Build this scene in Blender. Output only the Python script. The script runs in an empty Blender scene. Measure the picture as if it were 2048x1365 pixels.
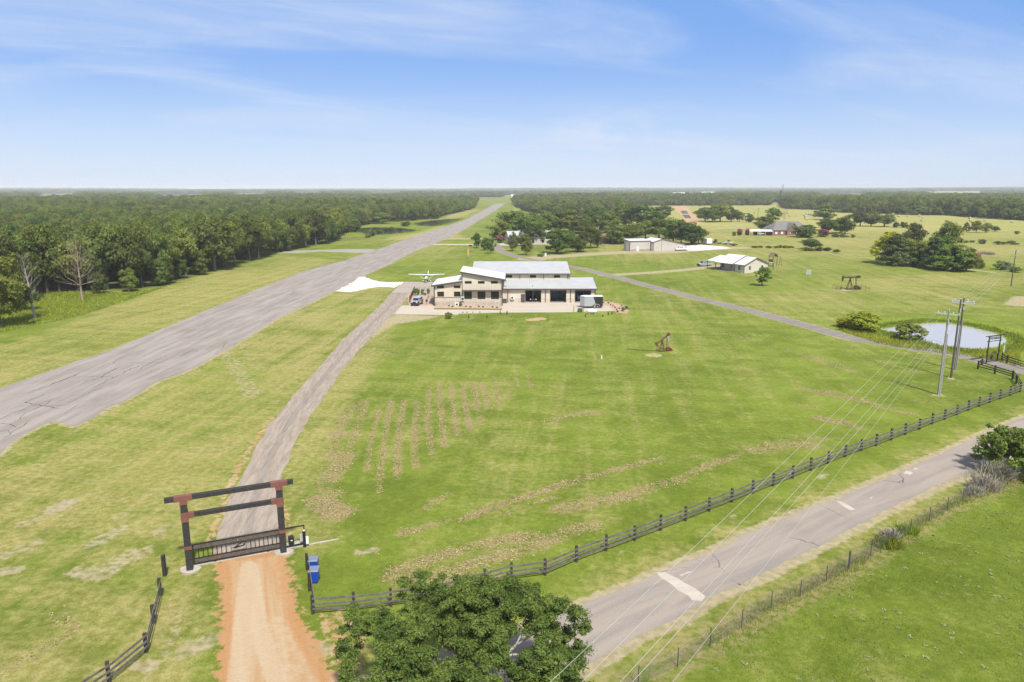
import bpy, math, random
import numpy as np
from mathutils import Vector, Matrix

# ------------------------------------------------------------------ camera, sky, sun, exposure
FPX, CAMH = 1450.0, 28.0                      # focal length in pixels of a 2048 px wide frame, drone height in metres
PITCH = math.atan((682.5 - 378.0) / FPX)
CP, SP = math.cos(PITCH), math.sin(PITCH)
sc = bpy.context.scene
COL = sc.collection
cam_data = bpy.data.cameras.new('camera')
cam = bpy.data.objects.new('camera', cam_data)
COL.objects.link(cam)
cam_data.sensor_width = 36.0
cam_data.lens = 36.0 * FPX / 2048.0
cam_data.clip_start, cam_data.clip_end = 0.5, 60000.0
cam.location = (0, 0, CAMH)
cam.rotation_euler = (math.pi / 2 - PITCH, 0, 0)
sc.camera = cam

SUN_EL = math.radians(55.0)
SUN_VEC = Vector((0.32, -0.95, 0)).normalized()          # horizontal direction towards the sun
SUN_AZ = math.atan2(SUN_VEC.x, SUN_VEC.y)                # clockwise from +Y
world = bpy.data.worlds.new('World')
sc.world = world
world.use_nodes = True
sc.view_settings.view_transform = 'Standard'
sc.view_settings.look = 'None'
sc.view_settings.gamma = 1.0
sc.view_settings.exposure = 0.68
sc.cycles.max_bounces = 6
sc.cycles.diffuse_bounces = 3
sc.cycles.glossy_bounces = 2
sc.cycles.transmission_bounces = 3
sc.cycles.volume_bounces = 0
sc.cycles.use_denoising = True
sc.cycles.denoiser = 'OPENIMAGEDENOISE'
sc.cycles.denoising_input_passes = 'RGB_ALBEDO_NORMAL'
sc.cycles.denoising_prefilter = 'NONE'

def N(nt, kind, loc=None, **kw):
    n = nt.nodes.new(kind)
    for k, v in kw.items():
        if k.startswith('i_'):
            n.inputs[k[2:].replace('_', ' ')].default_value = v
        else:
            setattr(n, k, v)
    return n

def L(nt, a, b):
    nt.links.new(a, b)

def math_node(nt, op, a, b=None, c=None, clamp=False):
    n = nt.nodes.new('ShaderNodeMath'); n.operation = op; n.use_clamp = clamp
    for i, v in enumerate((a, b, c)):
        if v is None: continue
        if isinstance(v, (int, float)): n.inputs[i].default_value = v
        else: nt.links.new(v, n.inputs[i])
    return n.outputs[0]

def mix_col(nt, fac, a, b, blend='MIX'):
    n = nt.nodes.new('ShaderNodeMix'); n.data_type = 'RGBA'; n.blend_type = blend; n.clamp_factor = True
    for sock, v in ((n.inputs['Factor'], fac), (n.inputs['A'], a), (n.inputs['B'], b)) if False else ((n.inputs[0], fac), (n.inputs[6], a), (n.inputs[7], b)):
        if isinstance(v, (int, float)): sock.default_value = v
        elif isinstance(v, (tuple, list)): sock.default_value = (v[0], v[1], v[2], 1.0)
        else: nt.links.new(v, sock)
    return n.outputs[2]

def ramp(nt, val, lo, hi):
    n = nt.nodes.new('ShaderNodeMapRange'); n.interpolation_type = 'SMOOTHSTEP'
    n.inputs[1].default_value = lo; n.inputs[2].default_value = hi
    nt.links.new(val, n.inputs[0])
    return n.outputs[0]

def noise(nt, vec, scale, detail=3.0, rough=0.55, dist=0.0):
    n = nt.nodes.new('ShaderNodeTexNoise')
    n.inputs['Scale'].default_value = scale; n.inputs['Detail'].default_value = detail
    n.inputs['Roughness'].default_value = rough; n.inputs['Distortion'].default_value = dist
    if vec is not None: nt.links.new(vec, n.inputs['Vector'])
    return n.outputs['Fac']

def mapping(nt, vec, rot=(0, 0, 0), scale=(1, 1, 1), loc=(0, 0, 0)):
    if tuple(rot) != (0, 0, 0) and tuple(scale) != (1, 1, 1):      # turn first, stretch afterwards
        vec = mapping(nt, vec, rot); rot = (0, 0, 0)
    n = nt.nodes.new('ShaderNodeMapping')
    n.inputs['Rotation'].default_value = rot; n.inputs['Scale'].default_value = scale; n.inputs['Location'].default_value = loc
    nt.links.new(vec, n.inputs['Vector'])
    return n.outputs[0]

# the sky: physical sky plus thin high cloud drawn by direction
wt = world.node_tree
wt.nodes.clear()
w_out = N(wt, 'ShaderNodeOutputWorld')
w_bg = N(wt, 'ShaderNodeBackground'); w_bg.inputs['Strength'].default_value = 0.112
L(wt, w_bg.outputs[0], w_out.inputs[0])
sky = N(wt, 'ShaderNodeTexSky'); sky.sky_type = 'NISHITA'; sky.sun_disc = False
sky.sun_elevation = SUN_EL; sky.sun_rotation = SUN_AZ
sky.altitude = 100.0; sky.air_density = 1.0; sky.dust_density = 0.6; sky.ozone_density = 1.6
w_tc = N(wt, 'ShaderNodeTexCoord')
w_sep = N(wt, 'ShaderNodeSeparateXYZ'); L(wt, w_tc.outputs['Generated'], w_sep.inputs[0])
w_zz = math_node(wt, 'ADD', math_node(wt, 'MAXIMUM', w_sep.outputs[2], 0.0), 0.10)
w_cmb = N(wt, 'ShaderNodeCombineXYZ')
L(wt, math_node(wt, 'DIVIDE', w_sep.outputs[0], w_zz), w_cmb.inputs[0])
L(wt, math_node(wt, 'DIVIDE', w_sep.outputs[1], w_zz), w_cmb.inputs[1])
wm = mapping(wt, w_cmb.outputs[0], rot=(0, 0, math.radians(-24)), scale=(0.42, 0.95, 1.0), loc=(1.7, 0.35, 0.0))
w_n1 = noise(wt, wm, 0.9, 6.0, 0.52, 0.9)
w_n2 = noise(wt, wm, 3.2, 7.0, 0.6, 1.4)
w_c1 = ramp(wt, w_n1, 0.40, 0.72)
w_c2 = math_node(wt, 'MULTIPLY', ramp(wt, w_n2, 0.35, 0.75), w_c1)
w_cl = math_node(wt, 'ADD', math_node(wt, 'MULTIPLY', w_c1, 0.36), math_node(wt, 'MULTIPLY', w_c2, 0.26), clamp=True)
w_el = w_sep.outputs[2]
# one brighter cloud bank low down, right of the runway
w_dx = math_node(wt, 'MULTIPLY', math_node(wt, 'SUBTRACT', w_sep.outputs[0], 0.125), 11.0)
w_dz = math_node(wt, 'MULTIPLY', math_node(wt, 'SUBTRACT', w_el, 0.062), 30.0)
w_d2 = math_node(wt, 'ADD', math_node(wt, 'MULTIPLY', w_dx, w_dx), math_node(wt, 'MULTIPLY', w_dz, w_dz))
w_bank = math_node(wt, 'MULTIPLY', math_node(wt, 'EXPONENT', math_node(wt, 'MULTIPLY', w_d2, -1.0)), ramp(wt, noise(wt, mapping(wt, w_tc.outputs['Generated'], scale=(1, 1, 2.2)), 14.0, 6.0, 0.6, 0.8), 0.32, 0.68))
w_bank = math_node(wt, 'MULTIPLY', w_bank, math_node(wt, 'GREATER_THAN', w_sep.outputs[1], 0.0))
w_cl = math_node(wt, 'ADD', w_cl, math_node(wt, 'MULTIPLY', w_bank, 0.75), clamp=True)
w_deep = mix_col(wt, ramp(wt, w_el, -0.03, 0.20), (3.5, 4.25, 5.4), (1.05, 2.2, 4.85))
w_base = mix_col(wt, math_node(wt, 'MULTIPLY', 0.85, math_node(wt, 'SUBTRACT', 1.0, ramp(wt, w_el, 0.28, 0.6))), sky.outputs[0], w_deep)
w_base = mix_col(wt, math_node(wt, 'MULTIPLY', 0.6, ramp(wt, w_el, 0.30, 0.55)), w_base, (3.1, 3.05, 3.0))   # pale veil added above the view to neutralise the blue fill light
L(wt, mix_col(wt, w_cl, w_base, (4.0, 4.45, 5.3)), w_bg.inputs['Color'])

sun_data = bpy.data.lights.new('sun', 'SUN')
sun_data.energy = 3.7; sun_data.angle = math.radians(4.0); sun_data.color = (1.0, 0.955, 0.88)
sun = bpy.data.objects.new('sun', sun_data); COL.objects.link(sun)
to_sun = Vector((SUN_VEC.x * math.cos(SUN_EL), SUN_VEC.y * math.cos(SUN_EL), math.sin(SUN_EL)))
sun.rotation_euler = to_sun.to_track_quat('Z', 'Y').to_euler()
sun.location = to_sun * 200

# ------------------------------------------------------------------ small helpers
def G(px, py, z=0.0):
    """survey point: where the sight line through a photo pixel meets the level z"""
    x = (px - 1024.0) / FPX; y = (682.5 - py) / FPX
    d = (x, CP + y * SP, -SP + y * CP)
    t = (z - CAMH) / d[2]
    return (d[0] * t, d[1] * t)

def PZ(px, py, Y):
    """height and X of a photo pixel on the upright plane at distance Y"""
    x = (px - 1024.0) / FPX; y = (682.5 - py) / FPX
    d = (x, CP + y * SP, -SP + y * CP)
    t = Y / d[1]
    return d[0] * t, CAMH + d[2] * t

def GL(pts): return [G(*q) for q in pts]

def link(o, parent=None):
    COL.objects.link(o)
    if parent is not None: o.parent = parent
    return o

def tag(o, label=None, cat=None, group=None, kind=None):
    if label: o['label'] = label
    if cat: o['category'] = cat
    if group: o['group'] = group
    if kind: o['kind'] = kind
    return o

def thing(name, label, cat, loc=(0, 0, 0), rz=0.0, group=None):
    o = bpy.data.objects.new(name, None); o.empty_display_size = 0.3
    COL.objects.link(o)
    o.location = loc; o.rotation_euler = (0, 0, rz)
    return tag(o, label, cat, group)

class MB:
    def __init__(s): s.v = []; s.f = []
    def add(s, vs, fs):
        o = len(s.v); s.v.extend([tuple(q) for q in vs]); s.f.extend([tuple(i + o for i in q) for q in fs]); return s
    def box(s, c, size, rz=0.0, ry=0.0, rx=0.0):
        hx, hy, hz = size[0] / 2, size[1] / 2, size[2] / 2
        vs = [Vector((a * hx, b * hy, d * hz)) for d in (-1, 1) for b in (-1, 1) for a in (-1, 1)]
        if rz or ry or rx:
            m = Matrix.Rotation(rz, 3, 'Z') @ Matrix.Rotation(ry, 3, 'Y') @ Matrix.Rotation(rx, 3, 'X')
            vs = [m @ q for q in vs]
        vs = [q + Vector(c) for q in vs]
        return s.add(vs, [(0, 2, 3, 1), (4, 5, 7, 6), (0, 1, 5, 4), (2, 6, 7, 3), (0, 4, 6, 2), (1, 3, 7, 5)])
    def bx(s, x0, x1, y0, y1, z0, z1):
        return s.box(((x0 + x1) / 2, (y0 + y1) / 2, (z0 + z1) / 2), (x1 - x0, y1 - y0, z1 - z0))
    def tube(s, pts, r, n=6, cap=True):
        pts = [Vector(q) for q in pts]
        rs = r if isinstance(r, (list, tuple)) else [r] * len(pts)
        rings = []
        up = None
        for i, q in enumerate(pts):
            if i == 0: t = pts[1] - pts[0]
            elif i == len(pts) - 1: t = pts[-1] - pts[-2]
            else: t = (pts[i + 1] - pts[i - 1])
            t.normalize()
            if up is None:
                up = Vector((0, 0, 1)) if abs(t.z) < 0.9 else Vector((1, 0, 0))
            a = t.cross(up).normalized(); b = a.cross(t).normalized(); up = b
            rings.append([q + (a * math.cos(2 * math.pi * k / n) + b * math.sin(2 * math.pi * k / n)) * rs[i] for k in range(n)])
        vs = [q for rg in rings for q in rg]
        fs = []
        for i in range(len(pts) - 1):
            for k in range(n):
                k2 = (k + 1) % n
                fs.append((i * n + k, i * n + k2, (i + 1) * n + k2, (i + 1) * n + k))
        if cap:
            fs.append(tuple(range(n - 1, -1, -1))); fs.append(tuple((len(pts) - 1) * n + k for k in range(n)))
        return s.add(vs, fs)
    def prism(s, poly, axis, a0, a1):
        """extrude a 2D polygon: axis 'x' -> poly is (y,z); 'y' -> (x,z); 'z' -> (x,y)"""
        def P3(q, a):
            return {'x': (a, q[0], q[1]), 'y': (q[0], a, q[1]), 'z': (q[0], q[1], a)}[axis]
        n = len(poly)
        vs = [P3(q, a0) for q in poly] + [P3(q, a1) for q in poly]
        fs = [tuple(range(n)), tuple(range(2 * n - 1, n - 1, -1))] + [(k, k + n, (k + 1) % n + n, (k + 1) % n) for k in range(n)]
        return s.add(vs, fs)
    def slab(s, quad, th):
        """thick sheet: 4 (or n) top points, lower face th below"""
        n = len(quad)
        vs = [tuple(q) for q in quad] + [(q[0], q[1], q[2] - th) for q in quad]
        return s.add(vs, [tuple(range(n)), tuple(range(2 * n - 1, n - 1, -1))] + [(k, k + n, (k + 1) % n + n, (k + 1) % n) for k in range(n)])
    def loft(s, rings, cap=True):
        n = len(rings[0])
        vs = [q for rg in rings for q in rg]
        fs = []
        for i in range(len(rings) - 1):
            for k in range(n):
                k2 = (k + 1) % n
                fs.append((i * n + k, i * n + k2, (i + 1) * n + k2, (i + 1) * n + k))
        if cap:
            fs.append(tuple(range(n - 1, -1, -1))); fs.append(tuple((len(rings) - 1) * n + k for k in range(n)))
        return s.add(vs, fs)
    def ball(s, c, r, seg=8, rings=5):
        r = r if isinstance(r, (list, tuple)) else (r, r, r)
        vs = [(c[0], c[1], c[2] - r[2])]
        for i in range(1, rings):
            a = -math.pi / 2 + math.pi * i / rings
            for k in range(seg):
                b = 2 * math.pi * k / seg
                vs.append((c[0] + r[0] * math.cos(a) * math.cos(b), c[1] + r[1] * math.cos(a) * math.sin(b), c[2] + r[2] * math.sin(a)))
        vs.append((c[0], c[1], c[2] + r[2]))
        fs = [(0, 1 + (k + 1) % seg, 1 + k) for k in range(seg)]
        for i in range(rings - 2):
            for k in range(seg):
                fs.append((1 + i * seg + k, 1 + i * seg + (k + 1) % seg, 1 + (i + 1) * seg + (k + 1) % seg, 1 + (i + 1) * seg + k))
        last = len(vs) - 1; o = 1 + (rings - 2) * seg
        fs += [(o + k, o + (k + 1) % seg, last) for k in range(seg)]
        return s.add(vs, fs)
    def build(s, name, mat, parent=None, bevel=0.0, smooth=False):
        me = bpy.data.meshes.new(name)
        me.from_pydata(s.v, [], s.f)
        import bmesh
        bm = bmesh.new(); bm.from_mesh(me)
        bmesh.ops.recalc_face_normals(bm, faces=bm.faces)
        bm.to_mesh(me); bm.free()
        me.materials.append(mat)
        if smooth:
            for p in me.polygons: p.use_smooth = True
        o = bpy.data.objects.new(name, me)
        link(o, parent)
        if bevel:
            m = o.modifiers.new('edge', 'BEVEL'); m.width = bevel; m.segments = 2; m.limit_method = 'ANGLE'
        return o

def np_mesh(name, verts, quads, mat, attrs=None, smooth=False):
    verts = np.asarray(verts, np.float32); quads = np.asarray(quads, np.int32)
    k = quads.shape[1]
    me = bpy.data.meshes.new(name)
    me.vertices.add(len(verts)); me.vertices.foreach_set('co', verts.ravel())
    me.loops.add(quads.size); me.loops.foreach_set('vertex_index', quads.ravel())
    me.polygons.add(len(quads))
    me.polygons.foreach_set('loop_start', np.arange(0, quads.size, k, dtype=np.int32))
    me.polygons.foreach_set('loop_total', np.full(len(quads), k, np.int32))
    if smooth: me.polygons.foreach_set('use_smooth', np.ones(len(quads), bool))
    me.update(calc_edges=True)
    for an, (typ, dat) in (attrs or {}).items():
        at = me.attributes.new(an, typ, 'POINT')
        if typ == 'FLOAT_COLOR': at.data.foreach_set('color', np.asarray(dat, np.float32).ravel())
        elif typ == 'FLOAT_VECTOR': at.data.foreach_set('vector', np.asarray(dat, np.float32).ravel())
        else: at.data.foreach_set('value', np.asarray(dat).ravel())
    me.materials.append(mat)
    return me

def copy_tree(o, parent=None):
    c = o.copy(); link(c)
    if parent is not None: c.parent = parent
    for ch in list(o.children): copy_tree(ch, c)
    return c

# ------------------------------------------------------------------ materials
MATS = {}
def new_mat(name):
    m = bpy.data.materials.new(name); m.use_nodes = True
    nt = m.node_tree; nt.nodes.clear()
    out = N(nt, 'ShaderNodeOutputMaterial'); bs = N(nt, 'ShaderNodeBsdfPrincipled')
    L(nt, bs.outputs[0], out.inputs[0])
    return m, nt, bs, out

def mat(name, col, rough=0.6, metal=0.0, var=0.18, scale=1.5, bump=0.0, bscale=20.0, spec=0.5, coat=0.0):
    if name in MATS: return MATS[name]
    m, nt, bs, out = new_mat(name)
    tc = N(nt, 'ShaderNodeTexCoord')
    n1 = noise(nt, tc.outputs['Object'], scale, 5.0, 0.6)
    n2 = noise(nt, tc.outputs['Object'], scale * 7, 3.0, 0.6)
    f = math_node(nt, 'ADD', math_node(nt, 'MULTIPLY', n1, 0.65), math_node(nt, 'MULTIPLY', n2, 0.35))
    lo = tuple(max(0, c * (1 - var)) for c in col); hi = tuple(min(1, c * (1 + var)) for c in col)
    L(nt, mix_col(nt, ramp(nt, f, 0.3, 0.7), lo, hi), bs.inputs['Base Color'])
    bs.inputs['Roughness'].default_value = rough; bs.inputs['Metallic'].default_value = metal
    bs.inputs['Specular IOR Level'].default_value = spec
    if coat: bs.inputs['Coat Weight'].default_value = coat
    if bump:
        b = N(nt, 'ShaderNodeBump'); b.inputs['Strength'].default_value = bump; b.inputs['Distance'].default_value = 0.05
        L(nt, noise(nt, tc.outputs['Object'], bscale, 4.0), b.inputs['Height']); L(nt, b.outputs[0], bs.inputs['Normal'])
    MATS[name] = m
    return m

def mat_ribbed(name, col, period, axis=0, rough=0.45, var=0.06, depth=0.03, metal=0.0):
    """painted metal sheet with standing ribs; axis = object axis across the ribs"""
    if name in MATS: return MATS[name]
    m, nt, bs, out = new_mat(name)
    tc = N(nt, 'ShaderNodeTexCoord'); sp = N(nt, 'ShaderNodeSeparateXYZ'); L(nt, tc.outputs['Object'], sp.inputs[0])
    if axis == 2:
        u = math_node(nt, 'ADD', sp.outputs[0], sp.outputs[1])
    else:
        u = sp.outputs[axis]
    fr = math_node(nt, 'FRACT', math_node(nt, 'DIVIDE', u, period))
    rib = math_node(nt, 'SUBTRACT', 1.0, ramp(nt, math_node(nt, 'ABSOLUTE', math_node(nt, 'SUBTRACT', fr, 0.5)), 0.05, 0.16))
    n1 = noise(nt, tc.outputs['Object'], 0.35, 5.0, 0.6)
    lo = tuple(c * (1 - var) for c in col); hi = tuple(min(1, c * (1 + var)) for c in col)
    c1 = mix_col(nt, ramp(nt, n1, 0.3, 0.7), lo, hi)
    # ribs toned slightly darker than the sheet between them
    c2 = mix_col(nt, math_node(nt, 'MULTIPLY', rib, 0.16), c1, tuple(c * 0.55 for c in col))
    L(nt, c2, bs.inputs['Base Color'])
    bs.inputs['Roughness'].default_value = rough; bs.inputs['Metallic'].default_value = metal
    b = N(nt, 'ShaderNodeBump'); b.inputs['Strength'].default_value = 0.8; b.inputs['Distance'].default_value = depth
    L(nt, rib, b.inputs['Height']); L(nt, b.outputs[0], bs.inputs['Normal'])
    MATS[name] = m
    return m

def mat_foliage(name, dark, light, var=0.5, trans=0.22):
    if name in MATS: return MATS[name]
    m, nt, bs, out = new_mat(name)
    at = N(nt, 'ShaderNodeAttribute'); at.attribute_name = 'tint'
    oi = N(nt, 'ShaderNodeObjectInfo')
    r = math_node(nt, 'SUBTRACT', oi.outputs['Random'], 0.5)
    f = math_node(nt, 'ADD', at.outputs['Fac'], math_node(nt, 'MULTIPLY', r, var), clamp=True)
    c = mix_col(nt, f, dark, light)
    hs = N(nt, 'ShaderNodeHueSaturation')
    r2 = math_node(nt, 'FRACT', math_node(nt, 'MULTIPLY', oi.outputs['Random'], 17.3))
    L(nt, math_node(nt, 'ADD', 0.475, math_node(nt, 'MULTIPLY', r2, 0.05)), hs.inputs['Hue'])
    L(nt, math_node(nt, 'ADD', 0.8, math_node(nt, 'MULTIPLY', oi.outputs['Random'], 0.35)), hs.inputs['Value'])
    L(nt, c, hs.inputs['Color'])
    L(nt, hs.outputs[0], bs.inputs['Base Color'])
    bs.inputs['Roughness'].default_value = 0.6; bs.inputs['Specular IOR Level'].default_value = 0.3
    tr = N(nt, 'ShaderNodeBsdfTranslucent'); L(nt, mix_col(nt, 1.0, hs.outputs[0], (1.25, 1.35, 0.6), 'MULTIPLY'), tr.inputs['Color'])
    mx = N(nt, 'ShaderNodeMixShader'); mx.inputs[0].default_value = trans
    L(nt, bs.outputs[0], mx.inputs[1]); L(nt, tr.outputs[0], mx.inputs[2]); L(nt, mx.outputs[0], out.inputs[0])
    MATS[name] = m
    return m

def mat_paving(name, col, col2, patch=0.12, fine=6.0, crack=None, rz=0.0, rough=0.9, stain=0.35, speck=0.2):
    """weathered road surface: blotches along the direction of travel, grain, optional cracks"""
    if name in MATS: return MATS[name]
    m, nt, bs, out = new_mat(name)
    tc = N(nt, 'ShaderNodeTexCoord'); o = tc.outputs['Object']
    al = mapping(nt, mapping(nt, o, rot=(0, 0, -rz)), scale=(0.12, 1.0, 1.0))
    n1 = noise(nt, al, patch * 6, 5.0, 0.6, 0.6)
    n2 = noise(nt, o, patch, 5.0, 0.6)
    n3 = noise(nt, o, fine, 4.0, 0.65)
    c = mix_col(nt, ramp(nt, n1, 0.3, 0.7), col, col2)
    c = mix_col(nt, math_node(nt, 'MULTIPLY', ramp(nt, n2, 0.5, 0.75), stain), c, tuple(q * 0.62 for q in col))
    c = mix_col(nt, math_node(nt, 'MULTIPLY', ramp(nt, n3, 0.35, 0.75), speck), c, tuple(min(1, q * 1.45) for q in col2))
    if crack:
        dn = N(nt, 'ShaderNodeTexNoise'); dn.inputs['Scale'].default_value = 0.35; dn.inputs['Detail'].default_value = 5.0
        L(nt, o, dn.inputs['Vector'])
        vm = N(nt, 'ShaderNodeVectorMath'); vm.operation = 'MULTIPLY_ADD'
        L(nt, dn.outputs['Color'], vm.inputs[0]); vm.inputs[1].default_value = (2.6, 2.6, 0); L(nt, o, vm.inputs[2])
        base = mapping(nt, vm.outputs[0], rot=(0, 0, -rz))
        tot = None
        for k, (sx, sy, wd, th) in enumerate(crack):
            vo = N(nt, 'ShaderNodeTexVoronoi'); vo.feature = 'DISTANCE_TO_EDGE'; vo.inputs['Scale'].default_value = 1.0
            L(nt, mapping(nt, base, scale=(sx, sy, 0.0), loc=(k * 3.3, k * 1.7, 0)), vo.inputs['Vector'])
            ln = math_node(nt, 'SUBTRACT', 1.0, ramp(nt, vo.outputs['Distance'], wd * 0.4, wd))
            gate = ramp(nt, noise(nt, o, 0.09 + 0.05 * k, 3.0), th, th + 0.06)
            ln = math_node(nt, 'MULTIPLY', ln, gate)
            tot = ln if tot is None else math_node(nt, 'MAXIMUM', tot, ln)
        c = mix_col(nt, math_node(nt, 'MULTIPLY', tot, 0.8), c, (0.03, 0.028, 0.026))
    L(nt, c, bs.inputs['Base Color'])
    bs.inputs['Roughness'].default_value = rough; bs.inputs['Specular IOR Level'].default_value = 0.2
    b = N(nt, 'ShaderNodeBump'); b.inputs['Strength'].default_value = 0.35; b.inputs['Distance'].default_value = 0.04
    L(nt, n3, b.inputs['Height']); L(nt, b.outputs[0], bs.inputs['Normal'])
    MATS[name] = m
    return m
# ------------------------------------------------------------------ site survey (outlines of the ground surfaces)
RUNWAY_L = [(-420, 940), (-120, 822), (0, 777), (226, 699), (380, 635), (512, 580), (607, 543), (687, 522), (762, 497), (824, 474), (887, 455), (937, 437), (974, 417), (987, 409.5), (992, 407.5)]
RUNWAY_R = [(1012, 407.5), (1008, 409.5), (992, 421), (974, 432), (937, 455), (894, 477), (867, 489), (837, 500), (787, 525), (727, 552), (672, 581), (594, 620), (557, 637), (512, 664), (448, 702), (375, 743), (316, 763), (274, 788), (224, 814), (185, 834), (150, 853), (111, 842), (66, 859), (21, 884), (0, 908), (-200, 1040), (-420, 1180)]
DRIVE_L = [(425, 1108), (432, 1068), (455, 1010), (485, 950), (510, 900), (540, 850), (580, 800), (625, 750), (660, 710), (690, 675), (725, 645), (748, 622), (768, 603), (781, 587.5)]
DRIVE_R = [(816, 587), (812, 600), (800, 614), (789, 629), (772, 641), (743, 674), (712, 708), (681, 745), (651, 790), (615, 840), (593, 880), (575, 925), (560, 960), (552, 1010), (560, 1060), (566, 1092)]
CLAY = [(425, 1106), (566, 1092), (580, 1140), (590, 1190), (600, 1235), (640, 1300), (690, 1372), (720, 1460), (430, 1460), (436, 1365), (441, 1250), (440, 1170)]
ROAD_U = [(560, 1420), (800, 1345), (900, 1308), (1000, 1276), (1087, 1242), (1171, 1208), (1240, 1180), (1261, 1174), (1313, 1147), (1420, 1107), (1500, 1066), (1620, 1018), (1671, 999), (1767, 959), (1875, 911), (1982, 862), (2048, 836), (2300, 736)]
ROAD_D = [(2300, 790), (2048, 898), (1974, 934), (1875, 971), (1768, 1021), (1716, 1050), (1621, 1100), (1523, 1151), (1413, 1199), (1354, 1238), (1274, 1270), (1210, 1311), (1140, 1352), (1050, 1400), (900, 1470), (560, 1600)]
LANE = [(2300, 800), (2160, 775), (2048, 741), (1960, 719.5), (1900, 707), (1820, 696), (1760, 687), (1700, 677), (1600, 648), (1500, 622), (1400, 598.5), (1300, 573), (1230, 554), (1160, 537), (1100, 526), (1060, 519), (1026, 512), (1004, 503), (994, 495), (992, 489)]
HOUSE_TRACK = [(1212, 551), (1240, 549.5), (1290, 546.5), (1350, 542), (1400, 537), (1424, 534), (1445, 531)]
SHED_TRACK = [(1062, 519), (1082, 515.5), (1120, 513), (1190, 508), (1250, 505), (1330, 505), (1385, 500.5)]
APRON = [(809, 564), (866, 564), (872, 572), (872, 587.3), (781, 587.3)]
WHITE_GRAVEL = [(672, 583), (690, 573), (705, 566), (718, 555), (733, 554), (742, 560), (770, 565), (809, 564), (790, 576.5), (760, 574), (735, 578), (715, 583), (700, 585)]
PAD = [(789, 629), (803, 612), (868, 612), (868, 620), (1004, 621), (1004, 606), (1192, 605.5), (1192, 610), (1217, 612.5), (1227, 622.5), (1165, 624), (1146, 625), (1000, 626), (908, 628), (892, 631)]
BED = [(1190, 598), (1204, 602), (1225, 605), (1245, 612), (1258, 621), (1255, 627), (1232, 627), (1226, 622), (1216, 612), (1192, 609.5)]
WHITE_PAD2 = [(1368, 492.5), (1400, 490), (1440, 493), (1466, 497), (1430, 499.5), (1395, 501.5), (1376, 501.5)]
TAXI = [(548, 506.5), (575, 502), (650, 500), (700, 498.5), (752, 499), (735, 506), (705, 506), (640, 503.5), (590, 507)]
STRIP = [(866, 488.8), (866, 490.6), (990, 490.6), (1018, 492), (1024, 489.5), (1012, 486.5), (992, 488.3)]
PLANT_BED = [(812, 579), (832, 567), (872, 567), (872, 612), (818, 612)]
POND = [(1757, 658), (1790, 652), (1850, 646), (1880, 645), (1930, 651), (1985, 663), (2012, 673), (2018, 683), (1995, 694), (1960, 699), (1900, 693), (1850, 685), (1800, 672)]
POND_W = [(716, 464), (712, 457), (740, 454.5), (790, 454.5), (838, 459.5), (825, 464), (800, 467), (770, 470), (735, 470)]
POND_N = [(826, 447), (865, 440.5), (925, 437), (914, 442), (890, 449), (868, 453), (838, 452)]
RED_STRIP = [(1352, 411), (1374, 411), (1376, 420), (1388, 434), (1398, 449), (1376, 449), (1366, 430), (1354, 420)]

def seg_dist(X, Y, pts, closed=False):
    d = np.full(X.shape, 1e18)
    n = len(pts)
    for i in range(n if closed else n - 1):
        ax, ay = pts[i]; bx, by = pts[(i + 1) % n]
        ux, uy = bx - ax, by - ay
        t = np.clip(((X - ax) * ux + (Y - ay) * uy) / (ux * ux + uy * uy + 1e-12), 0, 1)
        d = np.minimum(d, (X - ax - t * ux) ** 2 + (Y - ay - t * uy) ** 2)
    return np.sqrt(d)

def inside(X, Y, pts):
    r = np.zeros(X.shape, bool); n = len(pts)
    for i in range(n):
        ax, ay = pts[i]; bx, by = pts[(i + 1) % n]
        if ay == by: continue
        c = ((ay > Y) != (by > Y)) & (X < (bx - ax) * (Y - ay) / (by - ay) + ax)
        r ^= c
    return r

def sstep(a, b, x):
    t = np.clip((x - a) / (b - a), 0, 1); return t * t * (3 - 2 * t)

def vnoise(X, Y, s, seed=0):
    """smooth value noise in [0,1]"""
    x = X / s; y = Y / s
    xi = np.floor(x).astype(np.int64); yi = np.floor(y).astype(np.int64)
    fx = x - xi; fy = y - yi
    fx = fx * fx * (3 - 2 * fx); fy = fy * fy * (3 - 2 * fy)
    def h(a, b):
        q = np.sin(a * 127.1 + b * 311.7 + seed * 74.7) * 43758.5453
        return q - np.floor(q)
    return (h(xi, yi) * (1 - fx) + h(xi + 1, yi) * fx) * (1 - fy) + (h(xi, yi + 1) * (1 - fx) + h(xi + 1, yi + 1) * fx) * fy

def poly_mask(X, Y, pts, soft_out=1.0, soft_in=0.0):
    """1 inside, fading to 0 over soft_out metres outside (and from soft_in inside)"""
    out = np.zeros(X.shape)
    xs = [q[0] for q in pts]; ys = [q[1] for q in pts]; m = soft_out + 1
    sel = (X > min(xs) - m) & (X < max(xs) + m) & (Y > min(ys) - m) & (Y < max(ys) + m)
    if not sel.any(): return out
    x, y = X[sel], Y[sel]
    d = seg_dist(x, y, pts, True); d = np.where(inside(x, y, pts), -d, d)
    out[sel] = 1 - sstep(-soft_in, soft_out, d)
    return out

def line_mask(X, Y, pts, half, soft):
    out = np.zeros(X.shape)
    xs = [q[0] for q in pts]; ys = [q[1] for q in pts]; m = half + soft + 1
    sel = (X > min(xs) - m) & (X < max(xs) + m) & (Y > min(ys) - m) & (Y < max(ys) + m)
    if sel.any(): out[sel] = 1 - sstep(half, half + soft, seg_dist(X[sel], Y[sel], pts))
    return out

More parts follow.
